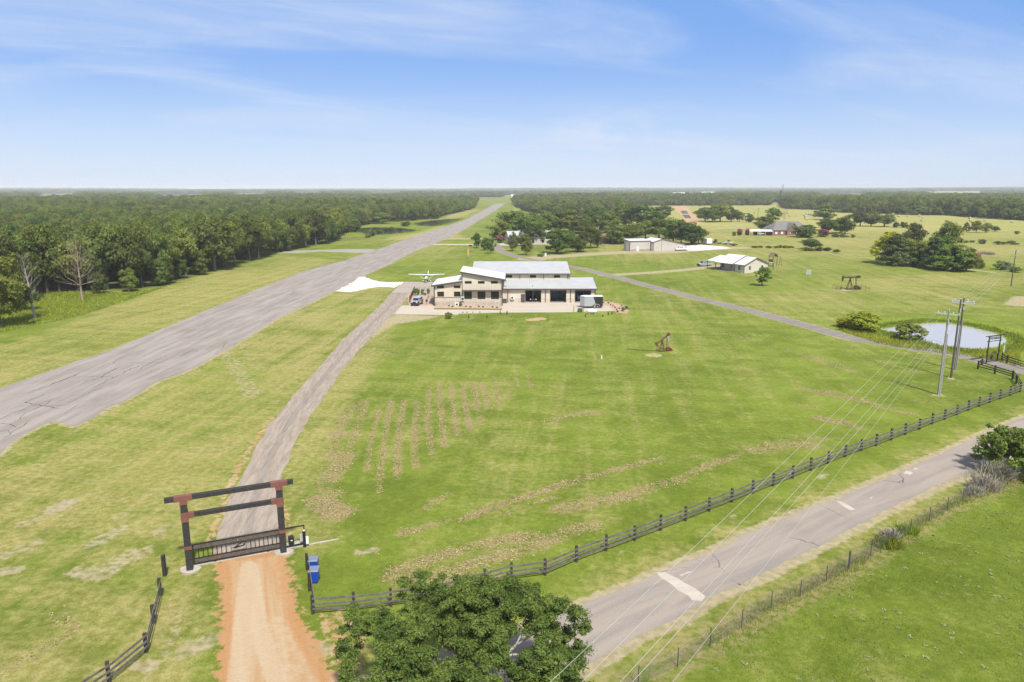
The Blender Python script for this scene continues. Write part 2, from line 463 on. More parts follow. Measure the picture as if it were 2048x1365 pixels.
def off_line(pts, w):
    """band of width w along a ground polyline -> (left points, right points)"""
    l, r = [], []
    for i, q in enumerate(pts):
        a = pts[max(i - 1, 0)]; b = pts[min(i + 1, len(pts) - 1)]
        dx, dy = b[0] - a[0], b[1] - a[1]; n = math.hypot(dx, dy)
        l.append((q[0] - dy / n * w / 2, q[1] + dx / n * w / 2)); r.append((q[0] + dy / n * w / 2, q[1] - dx / n * w / 2))
    return l, r

def resample(pts, step):
    out = [pts[0]]
    for a, b in zip(pts[:-1], pts[1:]):
        n = max(1, int(math.hypot(b[0] - a[0], b[1] - a[1]) / step))
        for k in range(1, n + 1): out.append((a[0] + (b[0] - a[0]) * k / n, a[1] + (b[1] - a[1]) * k / n))
    return out

def resample_n(pts, n):
    d = [0.0]
    for a, b in zip(pts[:-1], pts[1:]): d.append(d[-1] + math.hypot(b[0] - a[0], b[1] - a[1]))
    t = np.linspace(0, d[-1], n)
    return list(zip(np.interp(t, d, [q[0] for q in pts]).tolist(), np.interp(t, d, [q[1] for q in pts]).tolist()))

def smooth_line(pts, it=3):
    for _ in range(it):
        out = [pts[0]]
        for a, b in zip(pts[:-1], pts[1:]):
            out += [(a[0] * .75 + b[0] * .25, a[1] * .75 + b[1] * .25), (a[0] * .25 + b[0] * .75, a[1] * .25 + b[1] * .75)]
        pts = out + [pts[-1]]
    return pts

# zoomed survey sheets: pixel = origin + q / scale
def Z7(*q): return [G(600 + a / 3.413, 680 + b / 3.413) for a, b in q]
def Z8(*q): return [G(1100 + a / 3.413, 620 + b / 3.413) for a, b in q]
def ZR(*q): return [G(1600 + a / 4.571, 580 + b / 4.571) for a, b in q]
def ZL(*q): return [G(a / 3.74, 1000 + b / 3.74) for a, b in q]

BROWN = [  # raked rows of dead thatch: (line, half width, strength)
    (Z7((420, 420), (330, 480), (250, 650), (215, 800)), 1.2, .75), (Z7((450, 430), (390, 600), (350, 720), (330, 790)), .8, .75),
    (Z7((330, 790), (240, 880), (190, 960)), 1.6, .9), (Z7((150, 1010), (260, 1040)), 1.2, .8), (Z7((120, 1100), (200, 1160), (260, 1180)), 2.0, 1.0),
    (Z7((545, 480), (500, 620), (470, 780), (455, 890)), .5, .85), (Z7((625, 420), (590, 600), (570, 760), (550, 880), (540, 1040)), .55, .8),
    (Z7((715, 400), (690, 560), (665, 680), (670, 860), (660, 950)), .6, .85), (Z7((800, 420), (785, 600), (780, 760), (792, 870)), .6, .9),
    (Z7((880, 320), (872, 500), (880, 680), (905, 780)), .6, .85), (Z7((950, 290), (962, 480), (975, 640), (985, 730)), .6, .85),
    (Z7((1030, 290), (1045, 470), (1070, 600), (1080, 650)), .55, .85), (Z7((1110, 290), (1130, 450), (1160, 600)), .6, .85),
    (Z7((1180, 290), (1210, 440), (1235, 550)), .6, .85), (Z7((1245, 300), (1270, 400), (1300, 480)), .6, .75),
    (Z7((1320, 230), (1350, 430)), .55, .65), (Z7((1390, 240), (1425, 400)), .5, .55), (Z7((1465, 210), (1490, 320)), .5, .6), (Z7((1545, 220), (1575, 330)), .55, .65),
    (Z7((700, 1330), (860, 1270), (1000, 1230)), .7, .8), (Z7((850, 1150), (960, 1080), (1060, 1040)), .6, .65), (Z7((1160, 1010), (1280, 970)), .4, .5),
    (Z7((1120, 1230), (1300, 1150), (1500, 1080), (1700, 1020), (1840, 960), (2060, 925)), .75, .95), (Z7((1400, 1190), (1560, 1120), (1750, 1080)), .5, .6),
    (Z7((1640, 560), (1800, 540), (1940, 500), (2040, 510)), .8, .6), (Z7((1900, 590), (2048, 560)), .5, .4),
    (Z8((0, 1225), (300, 1130), (600, 1050), (760, 1010)), .7, .9), (Z8((80, 1365), (330, 1300), (560, 1270)), 1.4, .95), (Z8((640, 1220), (800, 1180), (900, 1150)), 1.3, .85),
    (Z8((960, 1110), (1060, 1070), (1200, 1020), (1300, 985)), .9, .8), (Z8((760, 1050), (960, 1010), (1020, 1000)), .6, .6),
    (Z8((1400, 960), (1560, 920), (1760, 920)), 1.8, .8), (Z8((1600, 880), (1760, 860), (1860, 880)), 1.2, .55), (Z8((300, 870), (520, 830), (700, 740)), .6, .4),
    (Z8((0, 770), (120, 720), (300, 700)), 1.2, .6), (Z8((1840, 740), (1950, 760), (2060, 785)), 1.2, .9), (Z8((1670, 655), (1840, 660)), 1.1, .6),
    (Z8((1740, 545), (1900, 570), (2060, 610)), 1.5, .8), (Z8((1000, 110), (1200, 160), (1350, 200)), 1.5, .45), (Z8((1350, 205), (1600, 270), (1800, 320), (2048, 400)), 1.5, .45),
    (Z8((1220, 380), (1450, 440), (1700, 500)), 1.2, .35), (Z8((860, 360), (1150, 320), (1200, 350)), 1.0, .4), (Z8((500, 90), (700, 170)), .8, .4),
    (ZR((0, 590), (250, 690), (600, 770)), 1.0, .65), (ZR((640, 640), (900, 710), (1120, 760)), .9, .6), (ZR((820, 820), (1000, 870), (1120, 890)), 1.0, .6),
    (ZR((50, 910), (400, 960), (620, 1030), (800, 1090), (1020, 1140)), 1.1, .8), (ZR((150, 1170), (350, 1200), (540, 1260)), 1.0, .9), (ZR((1050, 990), (1250, 1030)), .6, .5),
    (ZR((1200, 970), (1300, 970)), .7, .6), (ZR((1390, 830), (1560, 835)), .5, .4),
    ([G(985, 1160), G(900, 1170), G(790, 1152)], 1.5, 1.0), ([G(790, 1145), G(850, 1122), G(960, 1090), G(1060, 1070)], 1.1, .95), ([G(880, 1150), G(1000, 1112), G(1130, 1064), G(1180, 1052)], 1.3, .95),
    ([G(800, 1060), G(900, 1045), G(960, 1030)], .5, .6), ([G(720, 1105), G(750, 1101)], .7, .5), ([G(1020, 1120), G(1090, 1098)], .6, .6),
    (ZL((480, 900), (560, 960), (400, 1090), (150, 1210), (0, 1290)), .7, .55), (ZL((500, 740), (590, 720)), .5, .4), (ZL((480, 780), (475, 850), (500, 890)), .18, .5), (ZL((380, 850), (400, 910), (430, 930)), .15, .5),
]
DRYSPOT = [  # bleached bare spots in the verge
    (ZL((400, 80), (520, 20)), .8, 1.0), (ZL((150, 190), (290, 140)), .6, .6), (ZL((20, 420), (250, 330)), .9, .55), (ZL((0, 540), (120, 530)), .7, .7),
    (ZL((590, 540), (760, 560), (880, 470), (1050, 390)), 1.1, .6), (ZL((700, 330), (900, 220)), .9, .6), (ZL((1150, 260), (1230, 210)), .6, .6), (ZL((880, 130), (960, 90)), .5, .5),
    (ZL((1040, 1240), (1130, 1240)), .6, .7), (ZL((1100, 1320), (1200, 1200), (1300, 1000), (1330, 820)), .4, .5), (ZL((1400, 1130), (1600, 1040)), 1.0, .6), (ZL((760, 960), (900, 850)), .7, .35),
    ([G(640, 1365), G(600, 1320), G(640, 1300)], .9, .7), ([G(720, 1105), G(748, 1100)], .6, .6), ([G(440, 700), G(470, 730), G(505, 790)], 1.5, .5), ([G(480, 690), G(520, 740)], 1.4, .4),
    ([G(1245, 1105), G(1262, 1101)], .4, .5), ([G(1640, 956), G(1652, 950)], .5, .6), ([G(1467, 1035), G(1476, 1030)], .5, .5),
    ([G(1375, 500), G(1480, 496)], 6, .8), ([G(1940, 540), G(1985, 545)], 1.5, .9), ([G(2035, 610), G(2052, 596)], 3, .8), ([G(1880, 541), G(1910, 543)], 1.0, .5),
]

def ground_attrs(X, Y):
    R = np.hypot(X, Y)
    Z = np.zeros(X.shape)
    rl, rr = GL(RUNWAY_L), GL(RUNWAY_R)
    dL, dR = GL(DRIVE_L), GL(DRIVE_R)
    road = GL(ROAD_U) + GL(ROAD_D)
    # dryness of the turf
    dry = 0.34 + 0.25 * (vnoise(X, Y, 45, 1) - .5) + 0.2 * (vnoise(X, Y, 16, 2) - .5)
    left = poly_mask(X, Y, GL([(-400, 1500), (-400, 1040), (0, 905), (150, 850), (310, 765), (440, 705), (557, 637), (670, 582), (720, 560), (790, 580), (740, 625), (660, 708), (580, 798), (500, 915), (430, 1065), (440, 1170), (440, 1500)]), 2.0, 3.0)
    dry += left * (0.27 + 0.12 * sstep(120, 55, R) + .25 * (vnoise(X * .75 + Y * .66, Y * .75 - X * .66, 7, 3) - .5))
    leftn = poly_mask(X, Y, GL([(-400, 900), (0, 775), (226, 698), (512, 579), (607, 542), (687, 521), (560, 508), (420, 545), (330, 575), (200, 620), (0, 690)]), 2.0, 4.0)
    dry += leftn * .26
    dry += line_mask(X, Y, dR, 1.5, 5.0) * .28
    mid = poly_mask(X, Y, GL([(1200, 555), (1500, 625), (1700, 670), (2048, 600), (2048, 540), (1750, 555), (1450, 600)]), 5, 10)
    dry += mid * .16
    far = sstep(240, 420, R) * (X > 40)
    dry += far * .34
    pasture = poly_mask(X, Y, GL([(1130, 1600), (1210, 1390), (1480, 1230), (1760, 1075), (2048, 930), (2300, 850), (2500, 1600)]), 1.2, 1.0)
    dry -= pasture * .12
    lawn = poly_mask(X, Y, GL([(730, 705), (800, 640), (1240, 640), (1420, 610), (1650, 680), (1900, 730), (2000, 780), (1600, 930), (1200, 1085), (1000, 1140), (700, 1140), (620, 1000)]), 4, 8)
    dry -= lawn * .07
    dry -= line_mask(X, Y, GL([(1030, 1152), (1300, 1066), (1600, 950), (1850, 852), (2010, 795)]), 1.5, 2.0) * .14
    dry -= poly_mask(X, Y, GL([(600, 1110), (690, 1090), (780, 1095), (770, 1180), (640, 1200), (590, 1250), (560, 1180)]), 2, 2) * .14
    dry += line_mask(X, Y, road, 0.0, 4.5) * .26
    dry += line_mask(X, Y, rl, .5, 6.0) * .1 + line_mask(X, Y, rr, .5, 3.0) * .12
    hayb = poly_mask(X, Y, GL([(940, 480), (810, 480), (760, 480), (850, 462), (960, 420), (930, 420), (870, 440)]), 4, 4)
    dry += hayb * .4
    # brown thatch
    brown = np.zeros(X.shape)
    for pts, hw, k in BROWN: brown = np.maximum(brown, k * line_mask(X, Y, smooth_line(pts, 2), hw * .35, hw * 1.05))
    # bare clay and gravel edges
    clay = np.zeros(X.shape)
    clay = np.maximum(clay, poly_mask(X, Y, GL(CLAY), 1.6, 1.6))
    clay = np.maximum(clay, .48 * line_mask(X, Y, GL([(668, 1240), (700, 1290), (690, 1330), (640, 1340), (660, 1390)]), .8, 1.2))
    clay = np.maximum(clay, .52 * line_mask(X, Y, GL([(415, 1090), (445, 1010), (470, 950), (495, 905), (530, 855), (545, 835)]), .1, .9))
    clay = np.maximum(clay, .5 * line_mask(X, Y, GL([(560, 1010), (572, 1050), (572, 1075)]), .25, .6))
    clay = np.maximum(clay, .95 * line_mask(X, Y, GL([(1065, 640), (1080, 638)]), 1.1, .9))
    clay = np.maximum(clay, poly_mask(X, Y, GL(RED_STRIP), 6, 2))
    bare = np.zeros(X.shape)
    for pts, hw, k in DRYSPOT: bare = np.maximum(bare, k * line_mask(X, Y, pts, hw * .5, hw * 1.2))
    bare = np.maximum(bare, line_mask(X, Y, GL(ROAD_U), .25, 1.1) * .95)
    bare = np.maximum(bare, line_mask(X, Y, GL(ROAD_D), .35, 1.2) * .95)
    bare = np.maximum(bare, .7 * line_mask(X, Y, rr[8:], .3, 1.2)); bare = np.maximum(bare, .5 * line_mask(X, Y, rl, .3, 1.0))
    bare = np.maximum(bare, .8 * line_mask(X, Y, GL(LANE), 2.1, .7))
    bare = np.maximum(bare, line_mask(X, Y, GL(HOUSE_TRACK), 2.0, 1.6)); bare = np.maximum(bare, line_mask(X, Y, GL(SHED_TRACK), 4.5, 3.0))
    bare = np.maximum(bare, .9 * poly_mask(X, Y, GL(WHITE_PAD2), 3, 0))
    bare = np.maximum(bare, .8 * poly_mask(X, Y, GL([(728, 655), (790, 629), (890, 632), (855, 640), (790, 650), (745, 680)]), 2, 2))
    bare = np.maximum(bare, .7 * line_mask(X, Y, GL([(1404, 462), (1470, 455), (1530, 451)]), 2.0, 2.0))
    bare = np.maximum(bare, .8 * line_mask(X, Y, GL([(905, 478), (990, 478), (905, 477)]), 1.5, 2.0)); bare = np.maximum(bare, .6 * line_mask(X, Y, GL([(930, 461), (1005, 458)]), 1.5, 3.0))
    for cx, cy, rr_ in ((1877, 791, .8), (1902, 757, .7), (382, 1142, .7), (566, 1107, .9), (1308, 711, 1.6), (1690, 581, 2.0), (1612, 545, 1)):
        q = G(cx, cy); bare = np.maximum(bare, 1 - sstep(rr_ * .5, rr_ * 1.4, np.hypot(X - q[0], Y - q[1])))
    # worn wheel tracks curving over the lawn behind the beds
    for tr in ([(1190, 590), (1250, 594), (1310, 603), (1344, 612), (1340, 622), (1310, 630)], [(1192, 598), (1240, 598), (1296, 605), (1330, 613), (1325, 624)]):
        bare = np.maximum(bare, .38 * line_mask(X, Y, smooth_line(GL(tr), 3), .35, .8))
    # wood floor and long meadow grass
    wood = np.zeros(X.shape)
    long_ = poly_mask(X, Y, GL([(-300, 790), (0, 664), (120, 640), (200, 618), (330, 572), (255, 585), (80, 575), (-300, 640)]), 1.0, 0.5)
    ditch = line_mask(X, Y, GL([(-200, 742), (0, 664), (60, 652), (120, 640), (170, 628), (250, 600), (330, 573)]), .25, .8)
    weeds = line_mask(X, Y, GL([(1180, 1420), (1250, 1372), (1420, 1283), (1540, 1215), (1690, 1140), (1780, 1075), (1900, 1010), (2048, 950)]), .7, 1.4)
    pond_d = np.full(X.shape, 1e9)
    for pl in (POND, POND_W, POND_N):
        pts = GL(pl); xs = [q[0] for q in pts]; ys = [q[1] for q in pts]
        sel = (X > min(xs) - 60) & (X < max(xs) + 60) & (Y > min(ys) - 60) & (Y < max(ys) + 60)
        d = seg_dist(X[sel], Y[sel], pts, True); d = np.where(inside(X[sel], Y[sel], pts), -d, d)
        pond_d[sel] = np.minimum(pond_d[sel], d)
    Z -= 0.9 * (1 - sstep(-2.2, 0.2, pond_d))
    long_ = np.maximum(long_, 1 - sstep(4.0, 11.0, pond_d))
    wood = np.maximum(wood, forest_mask(X, Y))
    wood = np.maximum(wood, .55 * poly_mask(X, Y, GL([(990, 492), (1050, 500), (1110, 506), (1200, 494), (1250, 480), (1400, 484), (1395, 470), (1200, 455), (1000, 470)]), 2, 3))
    wood = np.maximum(wood, ditch * .8)
    hay = sstep(480, 620, R) * (X > 0) * .8
    hill = sstep(3500, 9500, R) * (12 + 12 * sstep(-2000, 4000, X) + 9 * np.sin(X / 900.0 + 1) * np.cos(Y / 1300.0))
    Z = Z + hill
    pale = np.maximum(line_mask(X, Y, GL([(497, 1132), (489, 1225), (476, 1365), (470, 1450)]), .28, .7), line_mask(X, Y, GL([(500, 1136), (513, 1240), (556, 1365), (590, 1450)]), .28, .7))
    pale = np.maximum(pale, .55 * line_mask(X, Y, GL([(540, 1250), (580, 1330), (620, 1420)]), .6, 1.2))
    red = np.maximum(line_mask(X, Y, GL([(436, 1112), (500, 1108), (562, 1098)]), .5, 1.0), .8 * line_mask(X, Y, GL([(447, 1130), (448, 1240), (446, 1365), (440, 1450)]), .25, .7))
    red = np.maximum(red, .7 * line_mask(X, Y, GL([(566, 1120), (582, 1200), (600, 1260), (650, 1350)]), .3, .9))
    D = np.stack([pale, red, pale * 0, pale * 0], -1)
    dry = np.clip(dry, 0, 1)
    A = np.stack([dry, brown, clay, wood], -1)
    B = np.stack([bare, long_, weeds, np.clip(hay, 0, 1)], -1)
    return Z, A, B, D

# ------------------------------------------------------------------ where woodland stands
FOREST = [GL(p) for p in (
    [(-700, 700), (-700, 400), (-500, 380.2), (0, 380.2), (1030, 380.2), (1030, 386), (1024, 402), (990, 402.3), (960, 405), (946, 410), (938, 420), (885, 432), (870, 438), (760, 446), (715, 452), (700, 462), (684, 470), (668, 486), (620, 494), (560, 505), (512, 522), (440, 537), (405, 548), (330, 572), (258, 583), (120, 574), (60, 590), (0, 615)],
    [(1024, 402), (1028, 386), (1029, 380.2), (1050, 380.2), (2048, 380.2), (2600, 380.2), (2600, 470), (2048, 441), (1985, 438), (1900, 431), (1830, 431), (1780, 428), (1690, 426), (1660, 421), (1575, 418), (1545, 411), (1240, 412), (1250, 424), (1180, 432), (1090, 430), (1050, 422), (1030, 412), (1022, 404)])]
CLEAR = [GL(p) for p in (
    [(318, 391), (405, 389), (415, 408), (300, 408)], [(1006, 406), (1003, 390.5), (1062, 390.5), (1044, 403)], [(1340, 389.5), (1435, 386), (1440, 399), (1335, 399)], [(470, 388), (530, 387.3), (540, 400), (465, 400)], [(590, 387), (640, 386.5), (650, 397), (585, 397)], [(80, 389), (150, 388), (160, 402), (70, 402)], [(1640, 390), (1720, 388), (1740, 403), (1640, 403)], [(1850, 387), (1960, 386), (1980, 399), (1850, 399)], [(740, 387), (800, 386.5), (805, 396), (735, 396)], [(1130, 388), (1200, 387), (1205, 397), (1130, 397)],
    [(1540, 411), (1538, 406), (1556, 404), (1568, 418)], [(983, 411), (990, 402), (1014, 401.5), (1020, 409)])]
def forest_mask(X, Y):
    m = np.zeros(X.shape)
    R = np.hypot(X, Y)
    for p in FOREST: m = np.maximum(m, np.where(inside(X, Y, p), 1.0, 0.0))
    m = np.maximum(m, (R > 13000) * 1.0)
    for p in CLEAR: m[inside(X, Y, p)] = 0
    # scattered meadows inside the far woods
    g = (vnoise(X, Y * .25, 380, 9) > .74) & (R > 1500)
    m[g] *= 0.0
    return m

# ------------------------------------------------------------------ the ground: one sheet out to the horizon
def build_ground():
    ang = np.radians(np.concatenate([np.linspace(-180, -46, 28, endpoint=False), np.linspace(-46, 46, 620, endpoint=False), np.linspace(46, 180, 28, endpoint=False)]))
    rad = np.concatenate([[3.0, 10.0, 18.0], np.geomspace(24, 700, 520, endpoint=False), np.geomspace(700, 16000, 150)])
    T, Rr = np.meshgrid(ang, rad)
    X = (np.sin(T) * Rr); Y = (np.cos(T) * Rr)
    Z, A, B, D = ground_attrs(X, Y)
    nr, na = X.shape
    V = np.stack([X, Y, Z], -1).reshape(-1, 3)
    i = np.arange(nr - 1)[:, None] * na; j = np.arange(na)[None, :]; j2 = (j + 1) % na
    Q = np.stack([i + j, i + j2, i + na + j2, i + na + j], -1).reshape(-1, 4)[:, ::-1]
    # centre cap
    V = np.concatenate([V, [[0, 0, 0]]])
    c = len(V) - 1
    cap = np.stack([np.full(na, c), np.arange(na), (np.arange(na) + 1) % na, np.full(na, c)], -1)
    A = np.concatenate([A.reshape(-1, 4), [[.4, 0, 0, 0]]]); B = np.concatenate([B.reshape(-1, 4), [[0, 0, 0, 0]]]); D = np.concatenate([D.reshape(-1, 4), [[0, 0, 0, 0]]])
    capq = cap[:, [0, 2, 1]]
    m = grass_mat()
    me = np_mesh('ground', V, Q, m, {'turf': ('FLOAT_COLOR', A), 'soil': ('FLOAT_COLOR', B), 'ruts': ('FLOAT_COLOR', D)}, smooth=True)
    o = bpy.data.objects.new('ground', me); link(o); tag(o, kind='structure')
    # middle disc under the viewpoint
    k = MB(); k.add([tuple(V[q]) for q in range(na)], [tuple(range(na - 1, -1, -1))])
    return o

def grass_mat():
    m, nt, bs, out = new_mat('turf')
    geo = N(nt, 'ShaderNodeNewGeometry'); P = geo.outputs['Position']
    a1 = N(nt, 'ShaderNodeAttribute'); a1.attribute_name = 'turf'
    a2 = N(nt, 'ShaderNodeAttribute'); a2.attribute_name = 'soil'
    s1 = N(nt, 'ShaderNodeSeparateColor'); L(nt, a1.outputs['Color'], s1.inputs[0])
    s2 = N(nt, 'ShaderNodeSeparateColor'); L(nt, a2.outputs['Color'], s2.inputs[0])
    dry, brown, clay, wood = s1.outputs[0], s1.outputs[1], s1.outputs[2], a1.outputs['Alpha']
    bare, long_, weeds, hay = s2.outputs[0], s2.outputs[1], s2.outputs[2], a2.outputs['Alpha']
    nA = noise(nt, P, 0.035, 4.0, 0.55)
    nB = noise(nt, P, 0.22, 5.0, 0.6, 0.4)
    mow = noise(nt, mapping(nt, P, rot=(0, 0, math.radians(-84)), scale=(0.055, 1.0, 1.0)), 0.42, 5.0, 0.6)
    mow2 = noise(nt, mapping(nt, P, rot=(0, 0, math.radians(12)), scale=(0.05, 1.0, 1.0)), 0.42, 4.0, 0.6)
    nC = noise(nt, P, 1.6, 5.0, 0.62)
    nD = noise(nt, P, 7.5, 5.0, 0.78)
    # greens
    g = math_node(nt, 'ADD', math_node(nt, 'MULTIPLY', nA, 0.35), math_node(nt, 'MULTIPLY', nB, 0.35))
    g = math_node(nt, 'ADD', g, math_node(nt, 'MULTIPLY', nC, 0.30))
    green = mix_col(nt, ramp(nt, g, 0.36, 0.64), (0.106, 0.146, 0.015), (0.200, 0.250, 0.033))
    tan = mix_col(nt, ramp(nt, nC, 0.3, 0.7), (0.270, 0.240, 0.072), (0.390, 0.338, 0.135))
    d = math_node(nt, 'ADD', dry, math_node(nt, 'MULTIPLY', math_node(nt, 'SUBTRACT', mow, 0.5), 1.1))
    d = math_node(nt, 'ADD', d, math_node(nt, 'MULTIPLY', math_node(nt, 'SUBTRACT', mow2, 0.5), 0.8))
    d = math_node(nt, 'ADD', d, math_node(nt, 'MULTIPLY', math_node(nt, 'SUBTRACT', nC, 0.5), 0.55))
    d = math_node(nt, 'ADD', d, math_node(nt, 'MULTIPLY', math_node(nt, 'SUBTRACT', nB, 0.5), 0.5))
    c = mix_col(nt, ramp(nt, d, 0.18, 1.0), green, tan)
    c = mix_col(nt, math_node(nt, 'MULTIPLY', hay, 0.45), c, (0.42, 0.40, 0.14))
    # blade-scale light and dark
    c = mix_col(nt, math_node(nt, 'MULTIPLY', ramp(nt, nD, 0.46, 0.66), 0.75), c, mix_col(nt, 1.0, c, (0.55, 0.62, 0.55), 'MULTIPLY'))
    c = mix_col(nt, math_node(nt, 'MULTIPLY', ramp(nt, noise(nt, P, 5.1, 5.0, 0.78), 0.50, 0.68), 0.6), c, mix_col(nt, 1.0, c, (1.40, 1.30, 1.35), 'MULTIPLY'))
    # long grass and weeds
    lg = mix_col(nt, ramp(nt, nC, 0.35, 0.65), (0.11, 0.16, 0.018), (0.26, 0.33, 0.03))
    c = mix_col(nt, math_node(nt, 'MULTIPLY', long_, 0.85), c, lg)
    wd = math_node(nt, 'MULTIPLY', weeds, ramp(nt, nC, 0.38, 0.6))
    c = mix_col(nt, math_node(nt, 'MULTIPLY', wd, 0.75), c, (0.30, 0.235, 0.12))
    # thatch speckle
    bs_ = math_node(nt, 'ADD', math_node(nt, 'MULTIPLY', noise(nt, P, 2.1, 6.0, 0.78), 0.72), math_node(nt, 'MULTIPLY', nB, 0.28))
    bf = ramp(nt, math_node(nt, 'ADD', math_node(nt, 'MULTIPLY', brown, 0.50), math_node(nt, 'MULTIPLY', math_node(nt, 'SUBTRACT', bs_, 0.5), 3.2)), 0.25, 0.52)
    bf = math_node(nt, 'MULTIPLY', bf, ramp(nt, brown, 0.02, 0.25))
    thatch = mix_col(nt, ramp(nt, noise(nt, P, 5.0, 4.0, 0.7), 0.38, 0.66), (0.19, 0.14, 0.06), (0.43, 0.33, 0.185))
    c = mix_col(nt, math_node(nt, 'MULTIPLY', bf, 0.92), c, thatch)
    # bare sandy ground
    rf = ramp(nt, math_node(nt, 'ADD', bare, math_node(nt, 'MULTIPLY', math_node(nt, 'SUBTRACT', nC, 0.5), 0.9)), 0.35, 0.75)
    rf = math_node(nt, 'MULTIPLY', rf, ramp(nt, bare, 0.05, 0.3))
    sand = mix_col(nt, ramp(nt, nC, 0.3, 0.7), (0.30, 0.250, 0.145), (0.42, 0.355, 0.230))
    c = mix_col(nt, math_node(nt, 'MULTIPLY', rf, 0.9), c, sand)
    # orange clay
    cf = ramp(nt, math_node(nt, 'ADD', clay, math_node(nt, 'MULTIPLY', math_node(nt, 'SUBTRACT', nC, 0.5), 1.5)), 0.35, 0.62)
    cf = math_node(nt, 'MULTIPLY', cf, ramp(nt, clay, 0.03, 0.25))
    trk = noise(nt, mapping(nt, P, rot=(0, 0, math.radians(-21)), scale=(1.0, 0.07, 1.0)), 1.3, 5.0, 0.6, 0.5)
    cl = mix_col(nt, ramp(nt, trk, 0.35, 0.62), (0.415, 0.245, 0.115), (0.45, 0.315, 0.185))
    cl = mix_col(nt, math_node(nt, 'MULTIPLY', ramp(nt, nD, 0.45, 0.75), 0.35), cl, (0.52, 0.40, 0.27))
    cl = mix_col(nt, math_node(nt, 'MULTIPLY', ramp(nt, nB, 0.55, 0.7), 0.45), cl, (0.48, 0.38, 0.265))
    a3 = N(nt, 'ShaderNodeAttribute'); a3.attribute_name = 'ruts'
    s3 = N(nt, 'ShaderNodeSeparateColor'); L(nt, a3.outputs['Color'], s3.inputs[0])
    jit = math_node(nt, 'MULTIPLY', math_node(nt, 'SUBTRACT', nC, 0.5), 1.1)
    cl = mix_col(nt, math_node(nt, 'MULTIPLY', ramp(nt, math_node(nt, 'ADD', s3.outputs[1], jit), 0.25, 0.8), math_node(nt, 'MULTIPLY', ramp(nt, s3.outputs[1], 0.02, 0.5), 0.7)), cl, (0.42, 0.210, 0.085))
    cl = mix_col(nt, math_node(nt, 'MULTIPLY', ramp(nt, math_node(nt, 'ADD', s3.outputs[0], jit), 0.25, 0.8), math_node(nt, 'MULTIPLY', ramp(nt, s3.outputs[0], 0.02, 0.5), 0.6)), cl, (0.50, 0.40, 0.275))
    c = mix_col(nt, cf, c, cl)
    # wood floor
    wf = mix_col(nt, ramp(nt, nC, 0.35, 0.65), (0.07, 0.09, 0.022), (0.14, 0.155, 0.045))
    c = mix_col(nt, math_node(nt, 'MULTIPLY', wood, 0.85), c, wf)
    L(nt, c, bs.inputs['Base Color'])
    bs.inputs['Roughness'].default_value = 0.95; bs.inputs['Specular IOR Level'].default_value = 0.1
    b = N(nt, 'ShaderNodeBump'); b.inputs['Strength'].default_value = 0.75; b.inputs['Distance'].default_value = 0.10
    L(nt, math_node(nt, 'ADD', nD, nC), b.inputs['Height']); L(nt, b.outputs[0], bs.inputs['Normal'])
    return m

build_ground()

def jag(pts, step, amp, seed, ends=True):
    """roughen an outline on the ground"""
    pts = resample(pts, step)
    rnd = random.Random(seed); out = []
    for i, q in enumerate(pts):
        if ends and (i == 0 or i == len(pts) - 1): out.append(q); continue
        a, b = pts[i - 1], pts[(i + 1) % len(pts)]
        dx, dy = b[0] - a[0], b[1] - a[1]; n = math.hypot(dx, dy) or 1
        k = (rnd.random() - .5) * 2 * amp
        out.append((q[0] - dy / n * k, q[1] + dx / n * k))
    return out

def sheet(name, outline, z, m):
    """a flat sheet laid on the ground (triangulated n-gon)"""
    import bmesh
    bm = bmesh.new()
    vs = [bm.verts.new((q[0], q[1], z)) for q in outline]
    f = bm.faces.new(vs)
    bmesh.ops.triangulate(bm, faces=[f])
    for q in bm.faces:
        if q.normal.z < 0: q.normal_flip()
    me = bpy.data.meshes.new(name); bm.to_mesh(me); bm.free()
    me.materials.append(m)
    o = bpy.data.objects.new(name, me); link(o)
    return tag(o, kind='structure')

ra, rb = G(226, 699), G(987, 410)
RW_ANG = math.atan2(rb[1] - ra[1], rb[0] - ra[0])
M_RUN = mat_paving('runway_asphalt', (0.215, 0.184, 0.160), (0.315, 0.280, 0.250), patch=0.10, fine=7.0, rz=RW_ANG,
                   stain=0.35, speck=0.3)
M_DRIVE = mat_paving('gravel_drive', (0.205, 0.165, 0.130), (0.335, 0.282, 0.230), patch=0.40, fine=8.0, rz=math.radians(96), stain=0.35, speck=0.5)
rq, rw = G(1171, 1208), G(1982, 862)
RD_ANG = math.atan2(rw[1] - rq[1], rw[0] - rq[0])
M_ROAD = mat_paving('county_asphalt', (0.225, 0.200, 0.182), (0.315, 0.268, 0.222), patch=0.11, fine=9.0, rz=RD_ANG,
                    crack=((0.12, 0.10, 0.006, 0.5),), stain=0.28, speck=0.3)
M_LANE = mat_paving('lane_asphalt', (0.185, 0.163, 0.145), (0.240, 0.215, 0.190), patch=0.1, fine=8.0, rz=0.5, stain=0.25)
M_CONC = mat_paving('pad_concrete', (0.42, 0.360, 0.295), (0.48, 0.42, 0.355), patch=0.12, fine=4.0, stain=0.12, speck=0.1)
M_APRON = mat_paving('apron_concrete', (0.31, 0.265, 0.22), (0.365, 0.32, 0.27), patch=0.12, fine=4.0, stain=0.2, speck=0.1)
M_WGRAV = mat_paving('white_gravel', (0.55, 0.515, 0.46), (0.66, 0.625, 0.57), patch=0.2, fine=5.0, stain=0.2)
M_TAXI = mat_paving('taxi_gravel', (0.27, 0.24, 0.20), (0.34, 0.30, 0.26), patch=0.1, fine=4.0, stain=0.2)
M_MULCH = mat_paving('bed_mulch', (0.33, 0.20, 0.13), (0.46, 0.335, 0.25), patch=0.5, fine=6.0, stain=0.3, speck=0.35)

